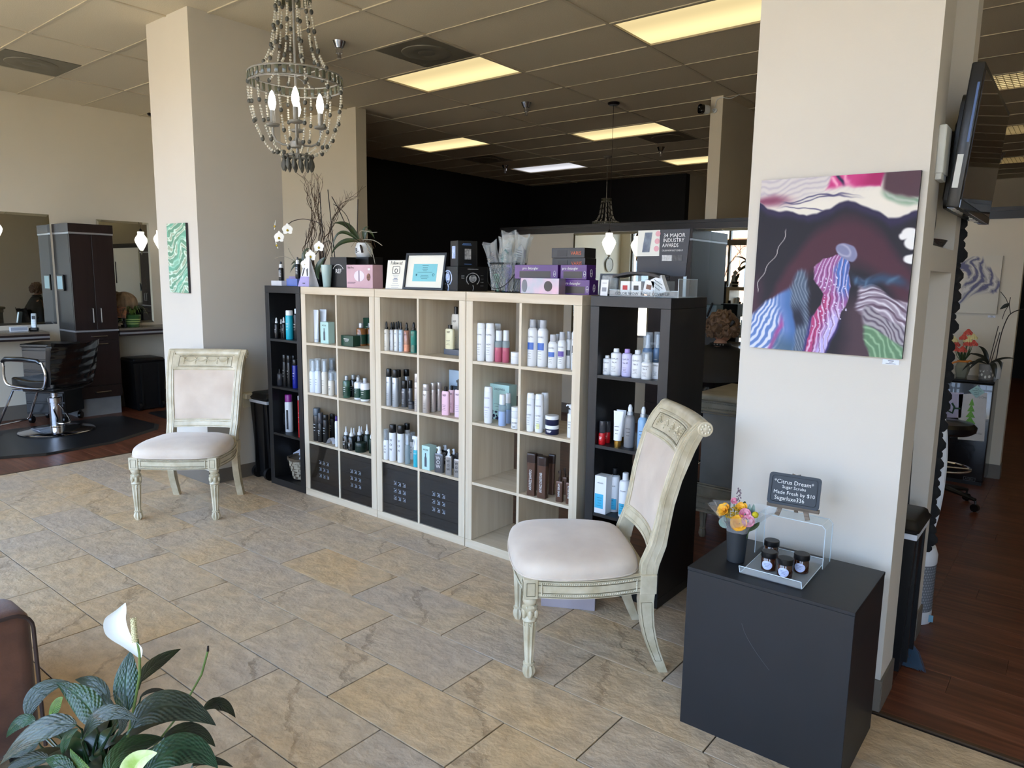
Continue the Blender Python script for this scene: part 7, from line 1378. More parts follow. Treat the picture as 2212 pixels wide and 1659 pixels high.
# ------------------------------------------------------------------ paintings: poured acrylic, colours laid on a fine canvas grid
import numpy as np
def warp(x, y, seed, amp=.06, f=3.0, n=4):
    rg = np.random.RandomState(seed); a = amp
    for i in range(n):
        p = rg.rand(6) * 6.28; g = f * (1.75 ** i); x, y = x + a * np.sin(g * y * 1.3 + p[0] + .8 * np.sin(g * x + p[1])), y + a * np.sin(g * x * 1.1 + p[2] + .8 * np.sin(g * y + p[3])); a *= .52
    return x, y
def ss(a, b, x): t = np.clip((x - a) / (b - a), 0, 1); return t * t * (3 - 2 * t)
def mixc(c, col, m): return c * (1 - m[..., None]) + np.array(col)[None, None, :] * m[..., None]
def painting(name, label, loc, rz, w, h, nx, ny, fn, th=.02, tilt=0, group=None):
    t = thing(name, label, 'painting', loc, rz, group); x, y = np.meshgrid(np.linspace(0, 1, nx + 1), np.linspace(0, 1, ny + 1)); col = np.clip(fn(x, y), 0, 1)
    lc = np.where(col <= .04045, col / 12.92, ((col + .055) / 1.055) ** 2.4); k = nx + 1
    M_ = RY(tilt); vs = [tuple(M_ @ Vector(((a - .5) * w, -th, (.5 - b) * h))) for a, b in zip(x.ravel(), y.ravel())]; i, j = np.meshgrid(np.arange(nx), np.arange(ny)); q = (j * k + i).ravel()
    me = bpy.data.meshes.new('canvas_face'); me.from_pydata(vs, [], np.stack([q, q + k, q + k + 1, q + 1], 1).tolist()); at = me.color_attributes.new('paint', 'FLOAT_COLOR', 'POINT'); at.data.foreach_set('color', np.concatenate([lc.reshape(-1, 3), np.ones((lc.shape[0] * lc.shape[1], 1))], 1).ravel().astype(np.float32))
    if 'poured_paint' not in MATS:
        m = bpy.data.materials.new('poured_paint'); m.use_nodes = True; n = m.node_tree.nodes; a_ = n.new('ShaderNodeVertexColor'); a_.layer_name = 'paint'; m.node_tree.links.new(a_.outputs[0], n['Principled BSDF'].inputs['Base Color']); n['Principled BSDF'].inputs['Roughness'].default_value = .5; n['Principled BSDF'].inputs['Specular IOR Level'].default_value = .25
        MATS['poured_paint'] = m
    me.materials.append(MATS['poured_paint']); o = bpy.data.objects.new('canvas_face', me); C.objects.link(o); o.parent = t
    obj('stretcher', MB().box(-w / 2, w / 2, -th + .0005, -.0006, -h / 2, h / 2, M=M_), mat('canvas_edge_' + name, (.2, .18, .2), .7), t, smooth=False); return t
def big(x0, y0):
    x, y = warp(x0, y0, 4, .026, 5.0, 6); X, Y = warp(x0, y0, 9, .060, 4.0, 7); c = np.zeros(x.shape + (3,)); c[:] = (.10, .085, .13)
    arch = np.abs(y - (.36 + 1.9 * (x - .62) ** 2)); c = mixc(c, (.27, .13, .19), ss(.17, .05, arch) * ss(.1, .2, x + .1)); c = mixc(c, (.27, .20, .24), ss(.6, .75, y) * ss(.55, .7, x)); c = mixc(c, (.25, .15, .21), ss(.12, 0, x) * ss(.5, .7, y))
    sw = lambda fr, d: .5 + .5 * np.sin(fr * d)
    # dark edge line under the white
    yb = np.interp(x, [0, .08, .15, .25, .35, .42, .5, .56, .62, .7, .78, .86, .93, 1], [.10, .17, .19, .20, .235, .225, .19, .165, .16, .185, .205, .225, .20, .17]); top = ss(.008, -.008, y - yb)
    c = mixc(c, (.17, .14, .30), .75 * ss(.045, 0, np.abs(y - yb - .015))); c = mixc(c, (.86, .84, .80), top)
    lil = top * ss(.24, .10, y + .15 * x) ; c = mixc(c, (.68, .65, .70), lil * (.35 + .5 * sw(150, X * .5 + Y * 1.2) ** 2)); c = mixc(c, (.50, .25, .36), top * ss(.05, .0, np.abs(y - .125 - .02 * x)) * ss(.30, .1, x))
    for a_, b_, w_ in ((.115, .05, .0035), (.15, -.03, .004), (.185, .02, .003)): c = mixc(c, (.3, .28, .42), top * ss(w_ * 2, 0, np.abs(y - (a_ + b_ * x + .02 * np.sin(9 * x + a_ * 50)))) * ss(.75, .5, x) * ss(.12, .25, x))
    mg = ss(.02, -.01, np.maximum(np.abs(x - .63) - .17, y - (.085 - .04 * (x - .5)))); c = mixc(c, (.75, .22, .48), mg); c = mixc(c, (.90, .62, .74), mg * sw(60, X * 1.3 - Y) ** 3 * ss(.75, .5, x)); c = mixc(c, (.62, .10, .36), mg * ss(.6, .75, x))
    c = mixc(c, (.10, .13, .25), ss(.018, .0, np.abs(x - .465 - 1.1 * y)) * ss(.1, .06, y)); c = mixc(c, (.30, .20, .24), ss(.78, .83, x - .3 * y) * ss(.12, .08, y)); gt = ss(.035, .0, np.abs(y - .115)) * ss(.8, .88, x); c = mixc(c, (.42, .56, .46), gt * .9); c = mixc(c, (.75, .76, .74), gt * sw(80, X - Y * 2) ** 2 * .7)
    for a_, b_, r_ in ((.965, .285, .030), (.99, .335, .036), (.985, .425, .030), (.93, .30, .018)): c = mixc(c, (.88, .88, .88), ss(.006, -.006, np.sqrt(((x - a_) / 1.5) ** 2 + (y - b_) ** 2) - r_))
    # lower left fans
    ax = ss(.02, -.02, np.maximum((x - .345 - .02) * .9 + (y - .55) * -.16, -(x - .335) * 1.0 - (y - .52) * .62)) * ss(.52, .56, y) * ss(.42, .36, x); c = mixc(c, (.30, .36, .44), ax); c = mixc(c, (.52, .57, .64), ax * sw(210, X * 1.2 - Y * .35) ** 3 * .8); c = mixc(c, (.12, .13, .2), ax * ss(.35, .8, np.sin(11 * X + 7 * Y)) * ss(.7, .8, y))
    fa = ss(.015, -.015, -(y - .66) + (.22 - x) * .72) * ss(.285, .25, x - .02 * (y - .8)); fa = fa * ss(.62, .68, y); c = mixc(c, (.36, .48, .70), fa); c = mixc(c, (.80, .82, .90), fa * ss(.3, .8, sw(190, X * .9 + Y * .55)) * ss(.22, .12, x)); c = mixc(c, (.62, .30, .56), fa * ss(.03, .0, np.abs(x - .16 - .25 * (.9 - y))) * ss(.78, .9, y)); c = mixc(c, (.25, .40, .62), fa * ss(.2, .26, x) * .8); c = mixc(c, (.26, .36, .42), fa * ss(.9, 1, y) * ss(.1, .2, x) * .7)
    # lower right waves
    wv = ss(.012, -.012, (.545 + .42 * (x - .68)) - y) * ss(.66, .70, x) * ss(.02, -.02, y - (.72 + .55 * (x - .68))); c = mixc(c, (.55, .50, .56), wv); c = mixc(c, (.80, .78, .82), wv * sw(190, Y * 1.1 - X * .8) ** 2); c = mixc(c, (.30, .22, .29), wv * ss(.7, 1, sw(110, Y * 1.2 - X * .6 + .3)) * .8)
    w2 = ss(.012, -.012, (.69 + .45 * (x - .74)) - y) * ss(.725, .755, x) * ss(.02, -.02, y - (.80 + 1.1 * (x - .74))); c = mixc(c, (.62, .60, .63), w2); c = mixc(c, (.34, .30, .36), w2 * sw(210, Y - X * .95) ** 2); gr = ss(.01, -.01, (.81 + .35 * (x - .74)) - y) * ss(.735, .765, x) * ss(.02, -.02, y - (.90 + 1.6 * (x - .75))); c = mixc(c, (.36, .50, .38), gr); c = mixc(c, (.55, .68, .55), gr * sw(140, Y - X * 1.1) ** 3)
    tl = ss(.045, .0, np.abs(y - (.50 + .32 * (x - .62) + .05 * np.sin(12 * x)))) * ss(.6, .66, x) * ss(1.02, .9, x); c = mixc(c, (.16, .25, .36), tl); c = mixc(c, (.35, .47, .58), tl * sw(110, Y * .8 + X * .4) ** 5 * .7)
    # central plume
    yc = np.array([.38, .44, .48, .53, .60, .66, .72, .80, .88, 1.0]); xc = np.interp(y, yc, [.60, .59, .54, .505, .515, .545, .545, .50, .46, .43]); hw = np.interp(y, yc, [.0, .02, .075, .10, .105, .075, .075, .085, .085, .075])
    d = (x - xc) / np.maximum(hw, 1e-4); m = ss(1.06, .92, np.abs(d)) * ss(.42, .46, y); c = mixc(c, (.20, .17, .42), ss(1.35, 1.0, np.abs(d)) * ss(.75, .85, y)); c = mixc(c, (.58, .34, .56), m); c = mixc(c, (.28, .42, .70), m * ss(.0, .35, d) * ss(.72, .6, y)); c = mixc(c, (.66, .24, .44), m * ss(.0, -.5, d) * ss(.62, .7, y)); c = mixc(c, (.70, .66, .86), m * ss(-.2, .4, d) * ss(.68, .8, y))
    c = mixc(c, (.86, .80, .90), m * ss(.62, .95, sw(150, Y * .55 + X * 1.4)) * .75); c = mixc(c, (.30, .14, .26), m * ss(.9, 1, sw(105, Y * .5 + X * 1.7 + .5)) * .6)
    rg = np.random.RandomState(2)
    for _ in range(60): yy = .56 + .34 * rg.rand(); xx = np.interp(yy, yc, [.60, .59, .54, .505, .515, .545, .545, .50, .46, .43]) + (rg.rand() - .35) * .17; c = mixc(c, (.86, .84, .95), ss(.0075, .003, np.sqrt((x0 - xx) ** 2 + (y0 - yy) ** 2) * (1 + rg.rand())))
    hd = np.sqrt(((x - .615) / 1.35) ** 2 + (y - .425) ** 2); c = mixc(c, (.48, .49, .62), ss(.048, .040, hd)); c = mixc(c, (.62, .62, .72), ss(.045, .035, hd) * sw(140, hd * 1.3 + X * .3) ** 3)
    ln = np.abs(x0 - (.20 - .17 * (y0 - .30) / .36 * (1 + .2 * np.sin(14 * y0))) - .008 * np.sin(60 * y0)); c = mixc(c, (.72, .70, .70), ss(.0035, .001, ln) * ss(.28, .3, y0) * ss(.67, .65, y0)); return c
painting('abstract_painting', 'large poured abstract painting in plum, white, magenta and blue on the right column', (-.743, 2.7585, 1.627), 0, .530, .628, 250, 296, big, .018, .5)
def green(x0, y0):
    X, Y = warp(x0, y0 * 2, 21, .12, 3.4, 8); a = .5 + .5 * np.sin(26 * Y + 9 * X); c = np.zeros(x0.shape + (3,)); c[:] = (.80, .88, .82); c = mixc(c, (.42, .60, .50), ss(.45, .7, a)); c = mixc(c, (.62, .68, .58), ss(.0, .2, .5 + .5 * np.sin(15 * X - 8 * Y)) * ss(.3, .1, a)); c = mixc(c, (.45, .74, .64), ss(.8, 1, .5 + .5 * np.sin(6 * Y + 5 * X)) * .6); return c
painting('abstract_painting', 'narrow upright pale green marbled painting on the left column', (-5.278, 2.6435, 1.677), 0, .283, .505, 80, 140, green, .018, .3)
def violet(x0, y0):
    X, Y = warp(x0, y0, 31, .12, 4.5, 9); c = np.zeros(x0.shape + (3,)); c[:] = (.84, .82, .76); r_ = np.sqrt(((X - .5) / .9) ** 2 + ((Y - .40) / .8) ** 2); m = ss(.47, .36, r_) ; a = .5 + .5 * np.sin(34 * X + 22 * Y); c = mixc(c, (.62, .61, .62), m * .8); c = mixc(c, (.40, .40, .52), m * ss(.5, .8, a)); c = mixc(c, (.86, .85, .82), m * ss(.25, .05, a) * .8); return c
painting('abstract_painting', 'white canvas with grey violet marbled centre above the small black fridge', (-.735, MW - .0005, 1.57), 0, .335, .46, 90, 110, violet, .022)
for lb, loc, rz in (('tiny white caption card below the big abstract painting', (-.517, 2.7595, 1.296), 0), ('tiny caption card under the grey violet canvas', (-.60, MW - .0002, 1.318), 0)):
    t = thing('caption_card', lb, 'card', loc, rz, 'painting caption cards'); obj('card', MB().box(-.026, .026, -.0015, 0, -.0085, .0085), mat('pale_caption', (.86, .88, .92), .6, vary=0), t, smooth=False); obj('fine_print', MB().box(-.009, .009, -.0022, -.0014, .003, .0055).box(-.006, .006, -.0022, -.0014, -.0015, .0), pm_('gry'), t, smooth=False); obj('fine_print', MB().box(-.016, .016, -.0022, -.0014, -.006, -.0045), pm_('gry'), t, smooth=False)
# ------------------------------------------------------------------ television and things on the right column
TVM = mat('tv_housing', (.09, .09, .09), .35, vary=.02); SCR = mat('tv_screen', (.05, .05, .05), .06, vary=0, coat=1)
tv = thing('television', 'wall-mounted flat television seen edge-on beside the right column', 'television', (-.368, 3.345, 2.062), 90)     # screen faces local -Y
K = RX(4.3)
obj('bezel', MB().rbox(-.445, .445, -.006, .034, -.235, .235, .006, 2, M=K), TVM, tv); obj('screen', MB().box(-.42, .42, -.0075, -.0055, -.205, .213, M=K), SCR, tv, smooth=False); obj('lower_bezel_edge', MB().box(-.44, .44, -.009, -.006, -.234, -.208, M=K), mat('gloss_black2', (.04, .04, .042), .1, vary=0), tv, smooth=False)
bh = obj('back_housing', MB().rbox(-.34, .34, .03, .066, -.23, .16, .03, 4, M=K), TVM, tv); obj('rear_hump', MB().rbox(-.28, .05, .06, .076, -.2, .08, .012, 3, M=K), TVM, bh)
sl_ = MB()
for i in range(9): sl_.box(-.43 + i * .09, -.37 + i * .09, .008, .03, -.2365, -.2345, M=K)
obj('speaker_slots', sl_, SCR, bh, smooth=False); obj('rating_sticker', MB().box(-.4462, -.4448, .008, .026, -.17, -.06, M=K), mat('off_white', (.85, .86, .84), .5), bh, smooth=False); obj('blue_film', MB().box(-.4462, -.4448, .0, .007, -.02, .17, M=K), mat('blue_film', (.18, .30, .52), .3), bh, smooth=False)
wr = thing('wall_mount', 'dark bracket arm holding the television in the column niche', 'bracket', (-.46, 3.22, 2.08), 0); obj('plate', MB().box(-.099, -.06, -.10, .10, -.12, .12, .004), TVM, wr, smooth=False); obj('arm', MB().box(-.06, .012, -.06, .06, -.05, .05, .004), TVM, wr, smooth=False)
rt = thing('router_box', 'slim white box fixed on the right column left of the television', 'box', (-.455, 2.91, 2.02), 90); obj('case', MB().box(-.055, .055, -.024, 0, -.08, .08, .003), mat('off_white', (.85, .86, .84)), rt, smooth=False); obj('base', MB().box(-.05, .05, -.02, -.001, -.10, -.075, .002), mat('off_white'), rt, smooth=False)
cb_ = thing('power_cable', 'black cable dropping from the television to the niche ledge', 'cable', (-.47, 3.02, 1.71)); obj('cable', MB().tube(catmull([(.02, .06, .33), (.0, -.02, .25), (.005, -.01, .1), (.0, -.01, .03), (-.03, .0, .006)], 6), .005, 7), TVM, cb_)
ft = thing('foil_dish', 'crumpled clear dish on the upper niche ledge under the television', 'dish', (-.50, 3.22, 1.7055)); obj('dish', MB().lathe([(0, .0), (.035, .0), (.045, .02), (.05, .03), (.046, .03), (.03, .006), (0, .004)], 20, sy=3.0), mat('foil', (.6, .6, .6), .2, .9, bump=1, bscale=50), ft)
gl_ = thing('ruffled_garland', 'black scalloped garland hanging down the far edge of the right column', 'garland', (-.462, 3.602, 0)); rg = random.Random(5); z = .36; mb = MB(); k = 0
for k in range(34):
    q = .022 + .016 * abs(sin(k * 1.3)) + rg.uniform(-.003, .003); obj('ruffle', MB().lathe([(0, -q * .9), (q * .6, -q * .75), (q, -q * .2), (q * .98, q * .3), (q * .55, q * .85), (0, q * .9)], 14, (rg.uniform(-.004, .004), 0, .385 + k * .0435), sy=.45), mat('black_felt', (.06, .06, .065), .85, bump=.4, bscale=80), gl_)
obj('cord', MB().tube([(0, 0, .34), (0, 0, 1.86)], .003, 5), mat('black_felt'), gl_)
# tower fan
WP = mat('white_plastic', (.86, .88, .9)); fn_ = thing('tower_fan', 'white and grey bladeless tower purifier fan behind the right column', 'fan', (-.505, 3.70, 0), 20)
obj('base', MB().lathe([(0, 0), (.078, 0), (.08, .004), (.08, .06), (0, .06)], 32), WP, fn_); obj('filter_core', MB().lathe([(.079, .06), (.079, .285)], 32), mat('filter_grey', (.42, .44, .47), .6), fn_)
ms = MB()
for r_ in range(16):
    for k in range(40): a = 2 * pi * (k + .5 * (r_ % 2)) / 40; M_ = T(.0805 * cos(a), .0805 * sin(a), .068 + r_ * .0138) @ RZ(math.degrees(a) + 90); ms.add([(-.0045, 0, 0), (0, 0, -.005), (.0045, 0, 0), (0, 0, .005)], [(0, 1, 2, 3)], M_)
obj('grille', ms, mat('grille_silver', (.66, .68, .7), .35, .3), fn_, kind='stuff', smooth=False); obj('collar', MB().lathe([(.08, .285), (.082, .29), (.082, .33), (.07, .365), (.045, .38), (0, .38)], 32), WP, fn_)
obj('loop', MB().tube([(.062 * cos(a) if abs(sin(a)) > .0 else .062 * cos(a), 0, .70 + .33 * sin(a) * (1 if 1 else 0)) for a in [2 * pi * i / 40 for i in range(40)]], .02, 10, True, sx=1), WP, fn_); obj('energy_label', MB().box(.045, .078, -.0545, -.0535, .012, .045, M=RZ(0)), mat('sky_label', (.45, .65, .75)), fn_, smooth=False)
brm = thing('broom', 'blue bristled broom head resting on the floor behind the right column', 'broom', (-.475, 3.30, 0), 0); mb = MB(); rg = random.Random(8)
obj('handle', MB().tube([(-.03, .06, .10), (-.06, .13, .9)], .009, 8), TVM, brm); obj('ferrule', MB().lathe([(0, .055), (.03, .055), (.024, .085), (.012, .11), (0, .11)], 14, (-.028, .05, 0), sx=1.3), TVM, brm)
for i in range(150): a, b_ = rg.uniform(-1, 1), rg.uniform(-.5, .5); mb.tube([(-.025 + .025 * a, .05 + .015 * b_, .062), (.02 + .05 * a, -.04 + .05 * b_ , .03), (.055 + .045 * a + .03 * b_, -.11 - .035 * abs(b_), .006)], .0014, 3)
obj('bristles', mb, mat('blue_bristle', (.28, .38, .48), .6), brm, kind='stuff')
# ------------------------------------------------------------------ fridge corner
fg = thing('mini_fridge', 'small black fridge against the white partition, papers on its door', 'fridge', (-.725, 6.55, 0)); FBK = mat('fridge_black', (.06, .06, .065), .25, vary=.02, coat=.4)
obj('cabinet', MB().box(-.222, .222, .035, .36, .03, .815, .004), FBK, fg, smooth=False); obj('door', MB().rbox(-.222, .222, 0, .033, .035, .81, .008, 2), FBK, fg); obj('top', MB().box(-.226, .226, -.004, .362, .816, .835, .004), FBK, fg, smooth=False); obj('foot', MB().box(-.21, .21, .03, .34, .0, .03), TVM, fg, smooth=False)
pl_ = MB()
for b in ((-.04, .04, .036, .038), (-.04, .04, .062, .064), (-.04, -.038, .038, .062), (.038, .04, .038, .062)): pl_.box(.13 + b[0], .13 + b[1], -.0012, 0, b[2], b[3])
addtext(pl_, 'ACERT', .02, T(.13, -.0006, .043), None, .06); obj('badge', pl_, mat('badge_silver', (.45, .45, .46), .4, .5), fg, smooth=False)
def paper(label, loc, poly, m, rz=0):
    t = thing('paper_drawing', label, 'paper', loc, rz, 'papers stuck on the fridge'); obj('sheet', MB().prism(poly, 0, .0008, M=RX(90)), m, t, smooth=False); return t
PW = mat('drawing_paper', (.82, .82, .82), .7); PL = mat('lilac_paper', (.76, .74, .84), .7)
tp_ = paper('white drawing with a green crayon fir tree on the fridge door', (-.625, 6.5495, .54), [(-.10, .175), (.085, .205), (.10, -.175), (-.075, -.185)], PW); tr_ = MB()
for k in range(5): w_ = .018 + .007 * k; z = .155 - .048 * k; tr_.prism([(0 - .008, z), (-w_ - .008, z - .06), (w_ - .008, z - .058)], .001 + .0002 * k, .0016 + .0002 * k, M=RX(90))
obj('crayon_tree', tr_, mat('crayon_green', (.38, .62, .28), .8, col2=(.52, .74, .36), scale=120), tp_, smooth=False); obj('trunk', MB().box(-.018, .0, -.002, -.001, -.135, -.10), mat('crayon_brown', (.32, .22, .18), .8), tp_, smooth=False); tx = MB(); addtext(tx, 'Merry Chris', .026, T(.045, -.0012, .16), None, .075); addtext(tx, 'Anna Kilan', .02, T(.05, -.0012, -.125), None, .06); obj('crayon_writing', tx, pm_('gry'), tp_, smooth=False)
lp = paper('lilac paper with a dark green crayon shape at the left of the fridge door', (-.765, 6.5495, .61), [(-.09, .11), (.07, .118), (.07, -.08), (-.09, -.1)], PL); cg = MB().tube([(-.03, -.002, .07), (-.03, -.002, .02), (-.035, -.002, -.03), (.01, -.002, -.05), (.02, -.002, .0), (.0, -.002, .03)], .008, 6).tube([(.02, -.002, -.01), (.06, -.002, -.008)], .007, 6); obj('crayon_shape', cg, mat('crayon_dark', (.18, .32, .22), .8), lp)
nt_ = paper('pale teal square note stuck corner-up above the fir tree drawing', (-.608, 6.5475, .748), [(0, .05), (.054, .0), (.0, -.05), (-.054, .002)], mat('teal_note', (.66, .82, .82), .7)); tx = MB()
for i, (s_, z) in enumerate((('To a', .018), ('beautiful you', .004), ('that is', -.012), ('team', -.026))): addtext(tx, s_, .0135, T(0, -.0012, z), None, .055 if i == 1 else .035)
obj('handwriting', tx, INK, nt_, smooth=False)
FZ = .8355
va = thing('flower_vase', 'faceted olive glass vase with red and cream carnations on the fridge', 'vase', (-.737, 6.70, FZ)); obj('vase', MB().lathe([(0, 0), (.036, 0), (.05, .05), (.052, .08), (.034, .13), (.032, .132), (0, .12)], 8), mat('frosted_olive', (.52, .52, .45), .4), va, ang=20)
obj('ribbon', MB().tube([(.036 * cos(a * pi / 8), .036 * sin(a * pi / 8), .128) for a in range(16)], .008, 6, True).tube([(-.03, -.03, .125), (-.06, -.045, .115), (-.08, -.05, .095)], .008, 5).tube([(.03, -.03, .125), (.05, -.04, .14), (.065, -.04, .13)], .008, 5), mat('orange_ribbon', (.82, .50, .2), .5), va)
CRD = mat('coral_carnation', (.76, .25, .20), .8, col2=(.88, .42, .36), scale=80); CYE = mat('cream_carnation', (.88, .82, .52), .8, col2=(.92, .88, .68), scale=80); st = MB(); rg = random.Random(2)
cars = [(-.081, -.01, .294, 1), (.014, 0, .357, 0), (-.01, -.02, .317, 0), (.048, .0, .323, 1), (.022, -.03, .271, 0), (.057, -.01, .273, 0), (-.009, -.03, .220, 0), (-.064, -.01, .222, 0), (-.065, .01, .259, 0), (.019, -.02, .301, 1)]
for x, y, z, k in cars:
    st.tube([(x * .15, y * .2, .12), (x * .7, y, z * .75), (x, y, z)], .0022, 4); mb = MB()
    for i in range(3):
        def f(u, v, i=i): a = 2 * pi * u; r_ = (.031 - .008 * i) * sin(v * 1.75) * (1 + .12 * sin(9 * a + i)); return (x + r_ * cos(a), y + r_ * sin(a), z - .008 + .008 * i + .022 * cos(v * 1.9) + .005 * sin(11 * a + i) * v)
        mb.grid(f, 33, 5)
    obj('carnation', mb, CYE if k else CRD, va)
obj('stems', st, STEM, va, kind='stuff')
for i in range(9): a = i * .7; mb = MB(); leaf(mb, (.01 * cos(a), .01 * sin(a), .13), (.035 * cos(a), .035 * sin(a), .18), (.06 * cos(a), .06 * sin(a), .2 + .03 * (i % 3)), .018, (0, -.6, .8), 6, 2, .2); obj('leaf', mb, LEAFD, va)
op = thing('orchid_pot', 'orchid with dark arching leaves in a grey leaf-patterned pot on the fridge', 'orchid', (-.570, 6.68, FZ)); B0 = (-.570, 6.68, FZ)
obj('pot', MB().lathe([(0, 0), (.048, 0), (.05, .003), (.056, .12), (.051, .12), (0, .11)], 24), mat('patterned_pot', (.52, .51, .49), .5, vary=.02), op); lp_ = MB()
for k in range(10): a = -2.6 + .5 * (k % 5) + .2 * (k // 5); zc = .03 + .045 * (k // 5) + .01 * sin(k * 2); M_ = RZ(math.degrees(a) + 90 - 90 * 0) ; lp_.add([(.0535 * cos(a + .17 * cos(t) * (1 if k % 2 else .8)), .0535 * sin(a + .17 * cos(t)), zc + .012 * sin(t)) for t in [2 * pi * j / 8 for j in range(8)]], [tuple(range(8))])
obj('leaf_pattern', lp_, mat('pattern_white', (.85, .85, .83), .5, vary=0), op)
for b_, m_, t_, w_ in (((-.56, 6.68, .955), (-.613, 6.66, 1.013), (-.70, 6.65, 1.03), .05), ((-.57, 6.67, .955), (-.62, 6.63, .985), (-.690, 6.62, .895), .05), ((-.57, 6.67, .955), (-.66, 6.63, .965), (-.729, 6.62, .889), .035), ((-.56, 6.67, .955), (-.525, 6.62, .95), (-.504, 6.61, .850), .06), ((-.56, 6.68, .955), (-.50, 6.67, .985), (-.476, 6.66, .915), .04), ((-.56, 6.68, .955), (-.48, 6.68, 1.005), (-.389, 6.66, 1.013), .035), ((-.57, 6.69, .955), (-.60, 6.70, 1.05), (-.65, 6.72, 1.09), .045)): mb = MB(); leaf(mb, q_(b_), q_(m_), q_(t_), w_, (.1, -.6, .8), 12, 5, .25); obj('leaf', mb, mat('deep_leaf', (.11, .13, .10), .4), op)
obj('spike', MB().tube(catmull([q_(p_) for p_ in [(-.55, 6.68, .94), (-.519, 6.68, 1.003), (-.513, 6.68, 1.103), (-.5, 6.68, 1.221), (-.476, 6.68, 1.321), (-.456, 6.68, 1.356), (-.42, 6.68, 1.38), (-.379, 6.68, 1.391), (-.34, 6.68, 1.385)]], 4), .004, 6), STK, op); obj('side_shoot', MB().tube(catmull([q_(p_) for p_ in [(-.46, 6.68, 1.356), (-.474, 6.68, 1.424), (-.472, 6.68, 1.479)]], 3), .0028, 5), STK, op)
mb = MB(); leaf(mb, q_((-.475, 6.68, 1.43)), q_((-.50, 6.67, 1.41)), q_((-.53, 6.66, 1.385)), .04, (.1, -.9, .3), 8, 4, .3); obj('leaf', mb, MATS['deep_leaf'], op)
for a_, b_ in (((-.528, 6.68, 1.257), (-.564, 6.68, .95)), ((-.515, 6.69, 1.208), (-.553, 6.68, .95))): obj('stake', MB().tube([q_(a_), q_(b_)], .003, 5), STK, op)
for pts in ([(-.539, 6.68, 1.52), (-.5, 6.68, 1.469), (-.488, 6.68, 1.441), (-.475, 6.68, 1.428)], [(-.476, 6.68, 1.42), (-.498, 6.68, 1.369), (-.509, 6.68, 1.31)]): obj('aerial_root', MB().tube(catmull([q_(p_) for p_ in pts], 3), .0024, 5), STK, op)
wp_ = thing('white_pot', 'plain white pot behind the leaf-patterned orchid pot on the fridge', 'pot', (-.515, 6.80, FZ)); obj('pot', MB().lathe([(0, 0), (.028, 0), (.036, .12), (.038, .13), (.034, .13), (.03, .02), (0, .02)], 24), mat('white_ceramic'), wp_)
# rolling stool
sl = thing('rolling_stool', 'black rolling stool with chrome foot ring, right of the scalloped garland', 'stool', (-.70, 5.86, 0), 15); obj('seat', MB().lathe([(0, .52), (.15, .52), (.18, .54), (.185, .575), (.16, .60), (.08, .612), (0, .614)], 32), VIN, sl); obj('gas_lift', MB().cyl((0, 0, .12), .025, .4, 14), TRB, sl)
obj('foot_ring', MB().tube([(.17 * cos(a * pi / 16), .17 * sin(a * pi / 16), .27) for a in range(32)], .009, 8, True).tube([(-.17, 0, .27), (.17, 0, .27)], .007, 6), CH, sl)
for k in range(5):
    a = 2 * pi * k / 5 - .6; L_ = obj('leg', MB().tube([(0, 0, .13), (.12 * cos(a), .12 * sin(a), .11), (.24 * cos(a), .24 * sin(a), .085)], [.022, .018, .012], 8), TRB, sl); obj('caster', MB().cyl((0, 0, -.012), .028, .024, 12, M=T(.24 * cos(a), .24 * sin(a), .03) @ RZ(math.degrees(a)) @ RX(90)).cyl((.24 * cos(a), .24 * sin(a), .05), .007, .03, 6), TRB, L_)
# ------------------------------------------------------------------ back area: desk, seated woman, cabinet, counter, camera, clock
dk = thing('reception_desk', 'antique cream panelled desk with beaded mouldings behind the near chair', 'desk', (-1.19, 4.03, 0)); DKM = mat('dusky_cream', (.62, .60, .54), .45, vary=0, col2=(.52, .50, .43), scale=9)
obj('top', MB().rbox(-.60, .60, -.03, .52, .86, .905, .018, 4), DKM, dk); obj('frieze', MB().box(-.575, .575, 0, .49, .80, .86, .002), DKM, dk, smooth=False); obj('panel', MB().box(-.56, .56, .012, .48, .33, .80), mat('desk_panel_grey', (.50, .50, .49), .5), dk, smooth=False); obj('lower_rail', MB().box(-.575, .575, 0, .49, .17, .33, .002), DKM, dk, smooth=False)
ml = MB()
for z, r_ in ((.862, .006), (.80, .007), (.785, .004), (.345, .005), (.33, .008), (.27, .010), (.255, .005), (.172, .006)): ml.tube([(-.575, -.002, z), (.575, -.002, z)], r_, 6)
obj('moulding', ml, DKM, dk); bd = MB()
for z in (.848, .815, .225, .19): bead_row(bd, [(-.565 + .0105 * i, -.003, z) for i in range(108)], .004)
obj('beading', bd, DKM, dk, kind='stuff')
for sx_ in (-1, 1):
    for y in (.04, .45): lg = MB(); fluted(lg, (sx_ * .535, y, 0), [(.016, 0, 0), (.024, .02, 1), (.02, .045, 1), (.015, .05, 0), (.02, .055, 0), (.016, .06, .8), (.024, .16, 1), (.03, .172, 0)], amt=.25); obj('leg', lg, DKM, dk)
